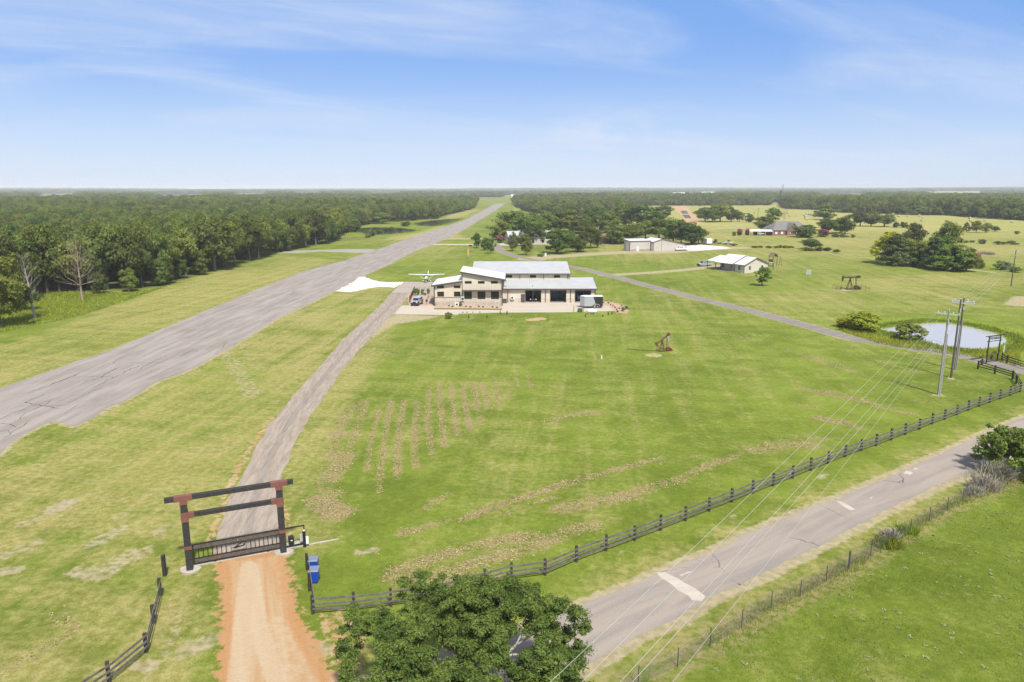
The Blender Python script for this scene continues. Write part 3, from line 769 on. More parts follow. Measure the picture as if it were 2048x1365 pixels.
sheet('runway', jag(GL(RUNWAY_L), 2.5, .16, 1) + jag(GL(RUNWAY_R), 1.6, .32, 2), 0.016, M_RUN)
sheet('taxi_path', jag(GL(TAXI), 3, .5, 3), 0.012, M_TAXI)
sheet('gravel_driveway', jag(GL(DRIVE_L), 1.2, .14, 4) + jag(GL(DRIVE_R), 1.2, .14, 5), 0.012, M_DRIVE)
cl_ = smooth_line([((p[0] + q[0]) / 2, (p[1] + q[1]) / 2) for p, q in zip(resample_n(GL(DRIVE_L), 24), resample_n(GL(DRIVE_R)[::-1], 24))], 2)
M_RUT = mat_paving('gravel_rut', (0.185, 0.152, 0.125), (0.275, 0.233, 0.195), patch=0.5, fine=9.0, rz=math.radians(96), stain=0.3, speck=0.45)
for off_, w_ in ((0.0, .75),):
    c0, c1 = off_line(cl_, 2 * abs(off_) + .001); base_ = c0 if off_ < 0 else c1
    q0, q1 = off_line(base_, w_); sheet('wheel_rut', jag(q0, .8, .09, 31) + jag(q1, .8, .09, 32)[::-1], 0.017, M_RUT)
sheet('county_road', jag(GL(ROAD_U), 1.0, .13, 6) + jag(GL(ROAD_D), 1.0, .15, 7), 0.012, M_ROAD)
ln = smooth_line(GL(LANE), 3); la, lb = off_line(ln, 3.9)
sheet('asphalt_lane', jag(la, 1.5, .06, 8) + jag(lb, 1.5, .06, 9)[::-1], 0.020, M_LANE)
sheet('white_gravel_turnoff', jag(GL(WHITE_GRAVEL), 1.2, .6, 10), 0.020, M_WGRAV)
sheet('parking_apron', GL(APRON), 0.060, M_APRON)
k = MB(); k.prism(GL(PAD), 'z', -0.05, 0.08); tag(k.build('concrete_forecourt', M_CONC), kind='structure')
sheet('white_gravel_yard', jag(GL(WHITE_PAD2), 3, .8, 11), 0.012, M_WGRAV)
sheet('concrete_path', GL(STRIP), 0.016, M_CONC)
sheet('planting_bed', GL(PLANT_BED), 0.024, M_MULCH)
sheet('office_bed', GL([(868, 611), (1004, 611), (1004.5, 619), (935, 618.2), (868, 618)]), 0.092, M_MULCH)
sheet('garden_bed', jag(GL(BED), 1.0, .25, 12), 0.028, M_MULCH)
M_PATCH = mat_paving('road_patch', (0.40, 0.35, 0.29), (0.47, 0.42, 0.355), patch=0.3, fine=6.0, stain=0.1)
for i, pl in enumerate(([(1312, 1146), (1330, 1146), (1366, 1164), (1413, 1194), (1404, 1203), (1385, 1200), (1350, 1176), (1318, 1152)], [(1672, 1002), (1682, 1003), (1712, 1020), (1702, 1021), (1683, 1011)], [(1740, 996), (1748, 994), (1742, 1000)], [(1812, 942), (1824, 945), (1820, 950), (1806, 947)], [(1828, 936), (1838, 939), (1828, 940)], [(1358, 1150), (1385, 1143), (1372, 1150), (1362, 1153)])):
    sheet('road_patch', jag(GL(pl), .4, .1, 20 + i), 0.017, M_PATCH)
ss = mat_paving('fresh_asphalt', (0.075, 0.07, 0.07), (0.11, 0.105, 0.10), stain=.1)
sheet('new_road_surface', GL([(1361, 422), (1373, 422), (1377, 428), (1364, 428)]), .03, ss); sheet('new_road_surface', GL([(1364, 430), (1378, 430), (1383, 437), (1370, 437)]), .03, ss)

# cracks: tar-dark lines opened along the runway
def cracks():
    za = lambda *q: [G(x / 3.791, 640 + y / 3.791) for x, y in q]
    zb = lambda *q: [G(512 + x / 4.0, 360 + y / 4.0) for x, y in q]
    Ls = [za((185, 630), (250, 600), (330, 565)), za((185, 630), (320, 650), (450, 675)), za((150, 755), (170, 720), (260, 680), (340, 650), (380, 618)), za((150, 657), (330, 655), (520, 645)), za((515, 632), (600, 595), (680, 550), (780, 505), (860, 470)),
          za((-60, 790), (0, 755), (90, 710), (180, 680)), za((0, 785), (80, 795), (120, 815)), za((40, 890), (110, 845), (180, 800), (240, 760)), za((0, 845), (70, 840), (80, 860)), za((490, 710), (580, 655)), za((580, 420), (480, 460), (400, 490)),
          za((640, 470), (760, 440), (810, 405), (880, 370)), za((560, 435), (700, 430), (850, 435)), za((850, 330), (900, 295), (970, 265)), za((750, 365), (830, 330)), za((1045, 385), (1110, 345), (1180, 310), (1260, 270)), za((1030, 450), (1100, 415), (1160, 385), (1270, 350)),
          za((1080, 280), (1180, 230), (1270, 200)), za((1165, 170), (1250, 130), (1350, 100)), za((1365, 280), (1420, 250), (1500, 225)), za((1420, 260), (1440, 240), (1480, 220)), za((1450, 190), (1550, 150), (1600, 120), (1710, 65)), za((1640, 150), (1760, 110)), za((1590, 205), (1690, 210), (1715, 165)),
          za((980, 300), (1280, 300)), za((980, 325), (1250, 325)), za((1420, 135), (1540, 80)), za((1650, 40), (1850, 0)), za((210, 560), (420, 480), (600, 410)), za((860, 440), (1000, 370), (1100, 330)), za((700, 520), (860, 435)),
          zb((0, 940), (130, 900), (330, 820), (480, 760)), zb((190, 970), (330, 900), (480, 860), (640, 800)), zb((60, 1080), (200, 1010), (380, 930)), zb((440, 700), (640, 650), (780, 590)), zb((700, 680), (900, 620), (1060, 580)), zb((640, 780), (800, 700), (1000, 650)), zb((520, 840), (760, 760)),
          zb((250, 760), (420, 720), (600, 660)), zb((880, 600), (1080, 540), (1280, 480)), zb((950, 640), (1150, 570), (1340, 500))]
    rnd = random.Random(6); mb = MB()
    for ln in Ls:
        p = resample(ln, .7); w0 = rnd.uniform(.025, .055); prev = None; q = []
        for i, (x, y) in enumerate(p):
            q.append((x + rnd.uniform(-.16, .16), y + rnd.uniform(-.16, .16)))
        for i in range(len(q) - 1):
            (x0, y0), (x1, y1) = q[i], q[i + 1]; dx, dy = x1 - x0, y1 - y0; n = math.hypot(dx, dy) or 1; w = w0 * rnd.uniform(.6, 1.5); nx, ny = -dy / n * w, dx / n * w
            mb.add([(x0 + nx, y0 + ny, .021), (x0 - nx, y0 - ny, .021), (x1 - nx, y1 - ny, .021), (x1 + nx, y1 + ny, .021)], [(0, 1, 2, 3)])
    tag(mb.build('runway_cracks', mat('crack_tar', (0.058, 0.051, 0.047), .9)), kind='structure')
cracks()

# water
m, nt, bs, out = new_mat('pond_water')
bs.inputs['Base Color'].default_value = (0.42, 0.40, 0.385, 1); bs.inputs['Roughness'].default_value = 0.12  # pale base colour stands in for bright cloud and haze mirrored in the water
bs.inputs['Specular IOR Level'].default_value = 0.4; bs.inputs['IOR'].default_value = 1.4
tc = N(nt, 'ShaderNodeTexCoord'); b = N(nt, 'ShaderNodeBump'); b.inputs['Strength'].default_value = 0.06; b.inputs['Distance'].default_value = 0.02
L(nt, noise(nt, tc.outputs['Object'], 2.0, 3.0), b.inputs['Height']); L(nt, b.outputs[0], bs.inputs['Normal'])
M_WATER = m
M_WATERD = m.copy(); M_WATERD.name = 'dark_pond_water'  # left ponds: reflected trees put into the base colour as a darker tone
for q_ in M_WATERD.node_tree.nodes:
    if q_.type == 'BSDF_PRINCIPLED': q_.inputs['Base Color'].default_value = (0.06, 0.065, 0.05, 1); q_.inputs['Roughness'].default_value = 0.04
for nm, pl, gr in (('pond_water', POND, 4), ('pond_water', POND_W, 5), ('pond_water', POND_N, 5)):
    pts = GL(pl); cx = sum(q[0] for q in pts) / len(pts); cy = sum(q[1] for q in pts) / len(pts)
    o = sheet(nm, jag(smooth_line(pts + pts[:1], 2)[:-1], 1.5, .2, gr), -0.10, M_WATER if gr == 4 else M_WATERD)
# ------------------------------------------------------------------ vegetation
M_OAK = mat_foliage('oak_leaves', (0.074, 0.108, 0.021), (0.226, 0.270, 0.053), .55, .38)
M_BRIGHT = mat_foliage('bright_leaves', (0.080, 0.125, 0.020), (0.235, 0.300, 0.048), .35, .35)
M_CEDAR = mat_foliage('cedar_needles', (0.055, 0.085, 0.028), (0.160, 0.200, 0.062), .3, .35)
M_WILLOW = mat_foliage('willow_leaves', (0.20, 0.215, 0.016), (0.43, 0.42, 0.035), .2, .35)
M_PINK = mat_foliage('myrtle_bloom', (0.24, 0.035, 0.075), (0.55, 0.14, 0.21), .2)
M_DRYBRUSH = mat_foliage('dry_brush', (0.20, 0.175, 0.13), (0.42, 0.38, 0.30), .2, .1)
M_REED = mat_foliage('reed_blades', (0.13, 0.18, 0.018), (0.36, 0.42, 0.05), .2, .35)
M_BARK = mat('oak_bark', (0.125, 0.105, 0.085), .9, var=.4, scale=3, bump=.6, bscale=12)
M_PALE = mat('pale_bark', (0.34, 0.31, 0.27), .9, var=.35, scale=2, bump=.4, bscale=10)
M_DEADW = mat('dead_wood', (0.30, 0.225, 0.175), .9, var=.4, scale=2, bump=.4, bscale=10)

def unit(a): return a / (np.linalg.norm(a, axis=-1, keepdims=True) + 1e-9)

def leaf_quads(cen, nor, size, rng, elong=1.5, loose=.55):
    """small leaf-cluster faces at the given centres, roughly facing nor"""
    n = len(cen)
    nor = unit(nor + rng.normal(0, loose, (n, 3)))
    t = unit(np.cross(nor, rng.normal(0, 1, (n, 3))))
    b = np.cross(nor, t)
    s = (size * rng.uniform(.6, 1.35, n))[:, None]
    t = t * s * elong * .5; b = b * s * .5
    V = np.stack([cen - t, cen + b * .9 - t * .1, cen + t, cen - b * .9 + t * .1], 1)
    V[:, 0] -= nor * s * .15; V[:, 2] -= nor * s * .15
    return V.reshape(-1, 3), np.arange(4 * n).reshape(-1, 4)

def crown_cloud(rng, cl, rc, per, flat=.8, inner=.55):
    """leaf centres on the shells of many clumps"""
    k = len(cl)
    d = unit(rng.normal(0, 1, (k, per, 3)))
    d[..., 2] = np.where(rng.random((k, per)) < .5, np.abs(d[..., 2]), d[..., 2])
    rad = rng.uniform(inner, 1.0, (k, per, 1)) * rc[:, None, None]
    lump = 1 + .25 * np.sin(d[..., 0:1] * 5 + rng.uniform(0, 6, (k, 1, 1))) * np.cos(d[..., 1:2] * 4 + rng.uniform(0, 6, (k, 1, 1)))
    off = d * rad * lump; off[..., 2] *= flat
    return (cl[:, None, :] + off).reshape(-1, 3), d.reshape(-1, 3)

def oak_clumps(rng, n, r, z0, z1, shape='oak'):
    """clump centres through the crown volume"""
    out = []
    while len(out) < n:
        q = rng.uniform(-1, 1, 3)
        if shape == 'cone':
            u = (q[2] + 1) / 2
            rr = r * (1 - u) ** .5 * (.95 + .2 * rng.random()) + .02 * r
            a = rng.uniform(0, 6.283); w = math.sqrt(rng.random()) if rng.random() < .35 else rng.uniform(.75, 1.0)
            out.append((math.cos(a) * rr * w, math.sin(a) * rr * w, z0 + u * (z1 - z0))); continue
        e = q[0] ** 2 + q[1] ** 2 + (q[2] if q[2] > 0 else q[2] * .82) ** 2
        if e > 1 or e < .22: continue
        wob = 1 + .22 * math.sin(3 * math.atan2(q[1], q[0]) + q[2] * 4)
        out.append((q[0] * r * wob * .86, q[1] * r * wob * .86, z0 + (q[2] * .9 + 1) / 2 * (z1 - z0)))
    return np.array(out)

def tree_crown(seed, name, m, n=46, per=46, r=4.0, z0=2.4, z1=9.6, rc=1.25, leaf=.62, shape='oak', tint0=.42):
    rng = np.random.default_rng(seed)
    cl = oak_clumps(rng, n, r, z0, z1, shape)
    rcs = rc * rng.uniform(.65, 1.25, n)
    if shape == 'cone': rcs = rcs * (1.15 - .75 * (cl[:, 2] - z0) / (z1 - z0))
    C, Nn = crown_cloud(rng, cl, rcs, per)
    mid = np.array([0, 0, (z0 + z1) / 2 - 1.0])
    Nn = unit(.8 * Nn + .6 * unit(C - mid) + np.array([0, 0, .5]))
    V, Q = leaf_quads(C, Nn, leaf, rng, 1.5, .38)
    tc_ = tint0 + rng.normal(0, .13, n)                     # each clump its own shade of green
    t = np.repeat(np.repeat(tc_, per) + rng.normal(0, .16, n * per), 4)
    me = np_mesh(name, V, Q, m, {'tint': ('FLOAT', np.clip(t, 0, 1).astype(np.float32))})
    return me

def limb(mb, rnd, p, d, ln, r, depth, n=5, droop=0.0, twigs=None, kink=.28, split=(2, 3), shrink=.68, dome=None):
    """a crooked tapering limb with forks; collects twig ends"""
    pts = [p]; rs = [r]
    cur = Vector(p); dv = Vector(d).normalized()
    seg = 4
    for i in range(seg):
        dv = (dv + Vector((rnd.uniform(-kink, kink), rnd.uniform(-kink, kink), rnd.uniform(-kink, kink) - droop))).normalized()
        if dome and cur.z > dome(cur): dv.z = min(dv.z, -.12); dv.normalize()
        cur = cur + dv * ln / seg
        pts.append(cur.copy()); rs.append(r * (1 - .5 * (i + 1) / seg))
    mb.tube(pts, rs, n, cap=False)
    if twigs is not None and depth <= 1:
        for q in pts[1:]: twigs.append(tuple(q))
    if depth <= 0: return
    for k in range(rnd.choice(split) if isinstance(split, tuple) else split):
        i = rnd.choice((2, 3, 4)) if k else 4
        q = pts[i]
        a = Vector((rnd.uniform(-1, 1), rnd.uniform(-1, 1), rnd.uniform(-.25, .8)))
        nd = (dv * 1.0 + a * .85).normalized()
        limb(mb, rnd, q, nd, ln * rnd.uniform(.55, .8), rs[i] * shrink, depth - 1, max(3, n - 1), droop, twigs, kink, split, shrink, dome)

def trunk_mesh(seed, name, m, h=5.5, r=.26, lean=.06, limbs=5, spread=3.0):
    rnd = random.Random(seed); mb = MB()
    pts = [Vector((0, 0, -.2))]
    rs = [r * 1.35]
    for i in range(1, 6):
        pts.append(Vector((rnd.uniform(-lean, lean) * i, rnd.uniform(-lean, lean) * i, h * i / 5))); rs.append(r * (1.05 - .13 * i))
    mb.tube(pts, rs, 7)
    for k in range(limbs):
        a = rnd.uniform(0, 6.28); q = pts[2 + k % 4]
        e = Vector((math.cos(a) * spread * rnd.uniform(.5, 1), math.sin(a) * spread * rnd.uniform(.5, 1), rnd.uniform(1.0, 3.2)))
        mb.tube([q, q + e * .5 + Vector((0, 0, .2)), q + e], [r * .42, r * .28, r * .1], 5, cap=False)
    me = bpy.data.meshes.new(name); me.from_pydata(mb.v, [], mb.f); me.materials.append(m)
    return me

CROWNS = {}
def kinds():
    K = CROWNS
    K['oak'] = [tree_crown(100 + i, 'crown', M_OAK, n=50 + 4 * (i % 3), per=105, rc=1.2 + .14 * (i % 3), z0=(.6, 1.3, 2.2)[i % 3], z1=9.3, leaf=.37, tint0=.40 + .06 * (i % 3)) for i in range(8)]
    K['edge'] = [tree_crown(120 + i, 'crown', M_OAK, n=46, per=110, rc=1.15 + .15 * (i % 3), z0=2.4 + .35 * (i % 3), z1=9.4, leaf=.35, tint0=.44) for i in range(5)]
    K['round'] = [tree_crown(140 + i, 'crown', M_BRIGHT, n=46, per=110, rc=1.25, r=4.0, z0=1.4, z1=9.3, leaf=.36, tint0=.42) for i in range(3)]
    K['cedar'] = [tree_crown(160 + i, 'crown', M_CEDAR, n=150, per=44, rc=.85, r=3.6, z0=.5, z1=9.9, leaf=.32, shape='cone', tint0=.4) for i in range(3)]
    K['bush'] = [tree_crown(180 + i, 'foliage', M_OAK, n=30, per=110, rc=1.5, r=4.0, z0=.2, z1=8.8, leaf=.5, tint0=.5) for i in range(3)]
    K['gbush'] = [tree_crown(190 + i, 'foliage', M_BRIGHT, n=30, per=100, rc=1.5, r=4.0, z0=.2, z1=8.8, leaf=.5, tint0=.45) for i in range(2)]
    K['willow'] = [tree_crown(200 + i, 'foliage', M_WILLOW, n=64, per=90, rc=1.1, r=4.2, z0=.3, z1=9.6, leaf=.36, tint0=.62) for i in range(2)]
    K['pink'] = [tree_crown(210 + i, 'blossom', M_PINK, n=26, per=40, rc=1.2, r=3.6, z0=3.6, z1=9.6, leaf=.8, tint0=.5) for i in range(2)]
    K['thin'] = [tree_crown(220 + i, 'crown', M_BRIGHT, n=64, per=34, rc=.9, r=4.0, z0=1.6, z1=9.6, leaf=.45, tint0=.40) for i in range(2)]
kinds()
TRUNKS = [trunk_mesh(300 + i, 'trunk', M_BARK, limbs=4 + i % 3) for i in range(5)]
PTRUNKS = [trunk_mesh(320 + i, 'trunk', M_PALE, limbs=4, h=6.0, r=.22) for i in range(2)]

CROWN_OBJS = []
def tree(kind, x, y, h, w, label, cat='tree', group=None, seed=0, trunk=True, name=None, pale=False, z=0.0):
    """one tree: an empty at its foot with crown and trunk"""
    rnd = random.Random(seed * 7919 + int(x * 13) + int(y * 17))
    nm = name or {'oak': 'oak_tree', 'edge': 'oak_tree', 'round': 'round_tree', 'cedar': 'cedar_tree', 'bush': 'bush', 'gbush': 'bush', 'willow': 'willow_bush', 'pink': 'crepe_myrtle', 'thin': 'young_tree'}[kind]
    t = thing(nm, label, cat, (x, y, z), rnd.uniform(0, 6.28), group)
    var = CROWNS[kind]; me = var[rnd.randrange(len(var))]
    sx = w / 8.4; sz = h / 10.1
    c = bpy.data.objects.new(me.name.split('.')[0], me); link(c, t); c.scale = (sx, sx * rnd.uniform(.88, 1.12), sz)
    CROWN_OBJS.append((kind, c))
    if trunk:
        tm = (PTRUNKS if pale else TRUNKS)[rnd.randrange(2 if pale else 5)]
        k = bpy.data.objects.new('trunk', tm); link(k, t); k.scale = (sx * 1.0, sx * 1.0, sz)
    return t

def px_tree(kind, px, py, ptop, pw, label, **kw):
    """tree whose foot is surveyed at (px,py), top at row ptop, crown pw pixels wide"""
    x, y = G(px, py)
    dep = y * CP + CAMH * SP
    h = max(.4, PZ(px, ptop, y)[1]); w = pw / FPX * dep
    return tree(kind, x, y, h, w, label, **kw)

# --- the wood left of the runway: edge and first rows as single trees, then everything beyond as one mass
rnd = random.Random(11)
edge = [(-60, 640), (0, 612), (28, 604), (60, 592), (95, 588), (120, 585), (158, 584), (190, 584), (215, 580), (258, 579), (285, 575), (322, 566), (335, 560), (372, 552), (405, 546), (425, 540), (445, 534), (470, 529), (500, 522), (518, 517), (540, 509), (565, 503), (590, 498), (612, 492), (632, 490), (652, 486), (668, 481), (678, 472)]
edge_pts = GL(edge)
placed = []
lab_edge = 'tall oak on the front edge of the wood left of the runway'
lab_in = 'oak crown packed inside the wood left of the runway'
def far_enough(x, y, dmin):
    return all((x - a) ** 2 + (y - b) ** 2 > dmin * dmin for a, b in placed)
n_oak = 0
for i, (x, y) in enumerate(edge_pts):
    h = 15.0 + 4.5 * rnd.random() + (1.5 if i in (13, 14, 15, 4, 5) else 0)
    tree('edge', x, y, h, 8.5 + 3.5 * rnd.random(), lab_edge, group='oaks along the edge of the left wood', seed=i); placed.append((x, y)); n_oak += 1
for i, (px, py, hh) in enumerate([(45, 598, 8), (200, 586, 6.5), (258, 582, 7), (320, 570, 8), (335, 566, 7), (400, 549, 8), (360, 556, 7), (575, 502, 7)]):
    x, y = G(px, py); tree('oak', x + 1, y - 2, hh, hh * .75, 'short bushy oak in front of the taller wood edge', group='low oaks before the wood edge', seed=50 + i)
# dense interior, nearest first
cand = []
for k in range(26000):
    a = math.radians(rnd.uniform(-47, 0)); r = 150 * (760 / 150) ** math.sqrt(rnd.random())
    cand.append((math.sin(a) * r, math.cos(a) * r, r))
cand = [q for q, ok in zip(cand, inside(np.array([q[0] for q in cand]), np.array([q[1] for q in cand]), FOREST[0])) if ok]
cand.sort(key=lambda q: q[2])
inner = []
cell = {}
def grid_ok(x, y, d):
    ci, cj = int(x // 8), int(y // 8)
    for a in range(ci - 1, ci + 2):
        for b in range(cj - 1, cj + 2):
            for (u, v) in cell.get((a, b), ()):
                if (x - u) ** 2 + (y - v) ** 2 < d * d: return False
    return True
for (x, y) in placed: cell.setdefault((int(x // 8), int(y // 8)), []).append((x, y))
for x, y, r in cand:
    if grid_ok(x, y, 5.6): cell.setdefault((int(x // 8), int(y // 8)), []).append((x, y)); inner.append((x, y, r))
vis = [q for q in inner if abs(math.atan2(q[0], q[1])) < math.radians(39)]
single = vis[:215]; sset = set(single)
for i, (x, y, r) in enumerate(single):
    de = float(seg_dist(np.array([x]), np.array([y]), edge_pts)[0]); h = (13.5 + 6.0 * rnd.random()) if de < 28 else (11.0 + 5.5 * rnd.random() ** 1.3); br = i % 7 == 3; tree('round' if br else ('edge' if de < 14 else 'oak'), x, y, h, 6.5 + 4.5 * rnd.random() ** 1.4, 'brighter green tree standing inside the left wood' if br else lab_in, group='brighter trees inside the left wood' if br else 'oaks inside the left wood', seed=400 + i, trunk=r < 250)
mass = [q for q in inner if q not in sset]

# the rest of the woods out to the horizon: one mass of crowns
far = [(x, y, 11.0 + 5.0 * rnd.random() ** 1.4, 6.5 + 4.5 * rnd.random() ** 1.5) for x, y, r in mass]
for q in [q for q in inner if q[2] < 330][:70]: far.append((q[0] + rnd.uniform(-3, 3), q[1] + rnd.uniform(-2, 3), rnd.uniform(3, 6), rnd.uniform(3.5, 6)))
rng = np.random.default_rng(5)
def scatter(r0, r1, spacing, amax=44):
    area = math.radians(2 * amax) / 2 * (r1 * r1 - r0 * r0); n = int(area / spacing ** 2)
    a = np.radians(rng.uniform(-amax, amax, n)); r = np.sqrt(rng.uniform(r0 * r0, r1 * r1, n))
    return np.sin(a) * r, np.cos(a) * r
def add_zone(r0, r1, sp, w, hmin, hmax, sel=None):
    X, Y = scatter(r0, r1, sp)
    ok = forest_mask(X, Y) > .5
    if sel is not None: ok &= sel(X, Y)
    for x, y in zip(X[ok], Y[ok]): far.append((x, y, (hmin + (hmax - hmin) * rng.random() ** 1.6) * (.82 + .42 * float(vnoise(np.array([x]), np.array([y]), 160, 31)[0])), w * rng.uniform(.75, 1.4)))
right = lambda X, Y: ~inside(X, Y, FOREST[0])
add_zone(380, 760, 5.6, 9.0, 11, 15, right)
add_zone(760, 1400, 6.6, 10.0, 9.5, 17)
add_zone(1400, 2600, 9.5, 13.0, 10, 18)
add_zone(2600, 5200, 18, 22, 10, 19)
add_zone(5200, 15000, 45, 55, 10, 20)
# lower growth along the front of the right-hand woods
for pts, n in (([(1240, 412), (1400, 413), (1545, 411)], 70), ([(1575, 419), (1660, 421), (1690, 426), (1780, 428.5), (1830, 431), (1900, 431), (1985, 438), (2048, 441), (2120, 446)], 130), ([(1030, 412), (1050, 422), (1090, 430), (1180, 433)], 40), ([(690, 468), (702, 462), (716, 452), (760, 446), (870, 438.5), (888, 432), (938, 420), (946, 410)], 80)):
    g = resample(GL(pts), 1.0)
    for k in range(n):
        x, y = g[rnd.randrange(len(g))]; h = rnd.uniform(3, 12); far.append((x + rnd.uniform(-5, 5), y + rnd.uniform(0, 9), h, h * .65 + 2.5))
FV = np.array(far)
hz = sstep(3500, 9500, np.hypot(FV[:, 0], FV[:, 1])) * (12 + 12 * sstep(-2000, 4000, FV[:, 0]) + 9 * np.sin(FV[:, 0] / 900.0 + 1) * np.cos(FV[:, 1] / 1300.0))
me = bpy.data.meshes.new('far_woods')
me.vertices.add(len(FV)); me.vertices.foreach_set('co', np.stack([FV[:, 0], FV[:, 1], hz], -1).astype(np.float32).ravel())
at = me.attributes.new('grow', 'FLOAT_VECTOR', 'POINT')
wv = FV[:, 3] / 8.4
at.data.foreach_set('vector', np.stack([wv, wv, FV[:, 2] / 10.1], -1).astype(np.float32).ravel())
at = me.attributes.new('turn', 'FLOAT', 'POINT'); at.data.foreach_set('value', rng.uniform(0, 6.28, len(FV)).astype(np.float32))
at = me.attributes.new('pick', 'INT', 'POINT'); at.data.foreach_set('value', rng.integers(0, 100, len(FV)).astype(np.int32))
woods = bpy.data.objects.new('far_woods', me); link(woods)
tag(woods, 'unbroken dark green woodland running back to the hazy horizon', 'woods', kind='stuff')
# species shown by the mass are those of the single trees
vc = bpy.data.collections.new('wood_species')
got = set()
for kd, c in CROWN_OBJS:
    if kd in ('oak', 'edge', 'round') and c.data.name not in got: got.add(c.data.name); vc.objects.link(c)
ng = bpy.data.node_groups.new('woodland', 'GeometryNodeTree')
ng.interface.new_socket('Geometry', in_out='INPUT', socket_type='NodeSocketGeometry'); ng.interface.new_socket('Geometry', in_out='OUTPUT', socket_type='NodeSocketGeometry')
gi = ng.nodes.new('NodeGroupInput'); go = ng.nodes.new('NodeGroupOutput')
ci = ng.nodes.new('GeometryNodeCollectionInfo'); ci.inputs['Collection'].default_value = vc; ci.inputs['Separate Children'].default_value = True; ci.inputs['Reset Children'].default_value = True
ip = ng.nodes.new('GeometryNodeInstanceOnPoints'); ip.inputs['Pick Instance'].default_value = True
def named(nm, typ):
    n = ng.nodes.new('GeometryNodeInputNamedAttribute'); n.data_type = typ; n.inputs['Name'].default_value = nm; return n.outputs[0]
ng.links.new(gi.outputs[0], ip.inputs['Points']); ng.links.new(ci.outputs[0], ip.inputs['Instance'])
ng.links.new(named('grow', 'FLOAT_VECTOR'), ip.inputs['Scale'])
cx = ng.nodes.new('ShaderNodeCombineXYZ'); ng.links.new(named('turn', 'FLOAT'), cx.inputs[2])
er = ng.nodes.new('FunctionNodeEulerToRotation'); ng.links.new(cx.outputs[0], er.inputs[0]); ng.links.new(er.outputs[0], ip.inputs['Rotation'])
ng.links.new(named('pick', 'INT'), ip.inputs['Instance Index'])
ng.links.new(ip.outputs[0], go.inputs[0])
md = woods.modifiers.new('woodland', 'NODES'); md.node_group = ng
print('trees in the mass:', len(FV), 'single:', len(single))

# --- dead and pale trees before the left wood
def dead_tree(px, py, h, label, m, seed, spread=1.0, name='dead_tree', lean=0.0):
    x, y = G(px, py); t = thing(name, label, 'tree', (x, y, 0))
    rr = random.Random(seed); mb = MB(); tw = []
    pts = [Vector((0, 0, -.2))]; rs = [.34]
    for i in range(1, 8): pts.append(Vector((lean * i + rr.uniform(-.18, .18), rr.uniform(-.18, .18), h * .82 * i / 7))); rs.append(.30 * (1 - i / 8.2))
    mb.tube(pts, rs, 7); mb.build('trunk', m, t)
    mb = MB()
    for k in range(38):
        i = 2 + k % 6; a = k * 2.4 + rr.uniform(-.4, .4); up = .35 + .26 * (i - 2)
        limb(mb, rr, pts[i], (math.cos(a), math.sin(a), up), h * rr.uniform(.17, .27) * spread, rs[i] * .34, 3, 4, -.05, tw, .2, (2, 3), .7)
    o = mb.build('branches', m, t)
    return t
dead_tree(165, 600, 16.2, 'bare dead tree with spreading branches on the tall grass before the wood', M_DEADW, 3, 1.0)
t = dead_tree(70, 638, 15.0, 'pale half bare tree with a light trunk near the left frame edge', M_PALE, 8, .55, 'bare_tree', -.12)
rr = random.Random(5); C = []; 
rng2 = np.random.default_rng(8)
cl = np.array([(-1.5 + rng2.uniform(-2, 2), rng2.uniform(-2, 2), z) for z in rng2.uniform(2.5, 12, 16)])
Cc, Nn = crown_cloud(rng2, cl, np.full(16, .9), 40); V, Q = leaf_quads(Cc, Nn, .4, rng2)
link(bpy.data.objects.new('leaves', np_mesh('leaves', V, Q, M_OAK, {'tint': ('FLOAT', rng2.uniform(.2, .7, len(V)).astype(np.float32))})), t)
CROWNS['fine'] = [tree_crown(240, 'crown', M_OAK, n=120, per=150, rc=.85, r=4.0, z0=1.2, z1=9.4, leaf=.20, tint0=.45)]
px_tree('fine', 0, 655, 470, 118, 'large dark oak cut by the left frame edge', seed=3, name='oak_tree')
px_tree('oak', 52, 622, 560, 40, 'small dark oak between the frame edge tree and the pale bare tree', seed=4)
px_tree('oak', 430, 540, 428, 95, 'twin trunk oak standing out of the wood edge beside bare sand', seed=9, pale=True)

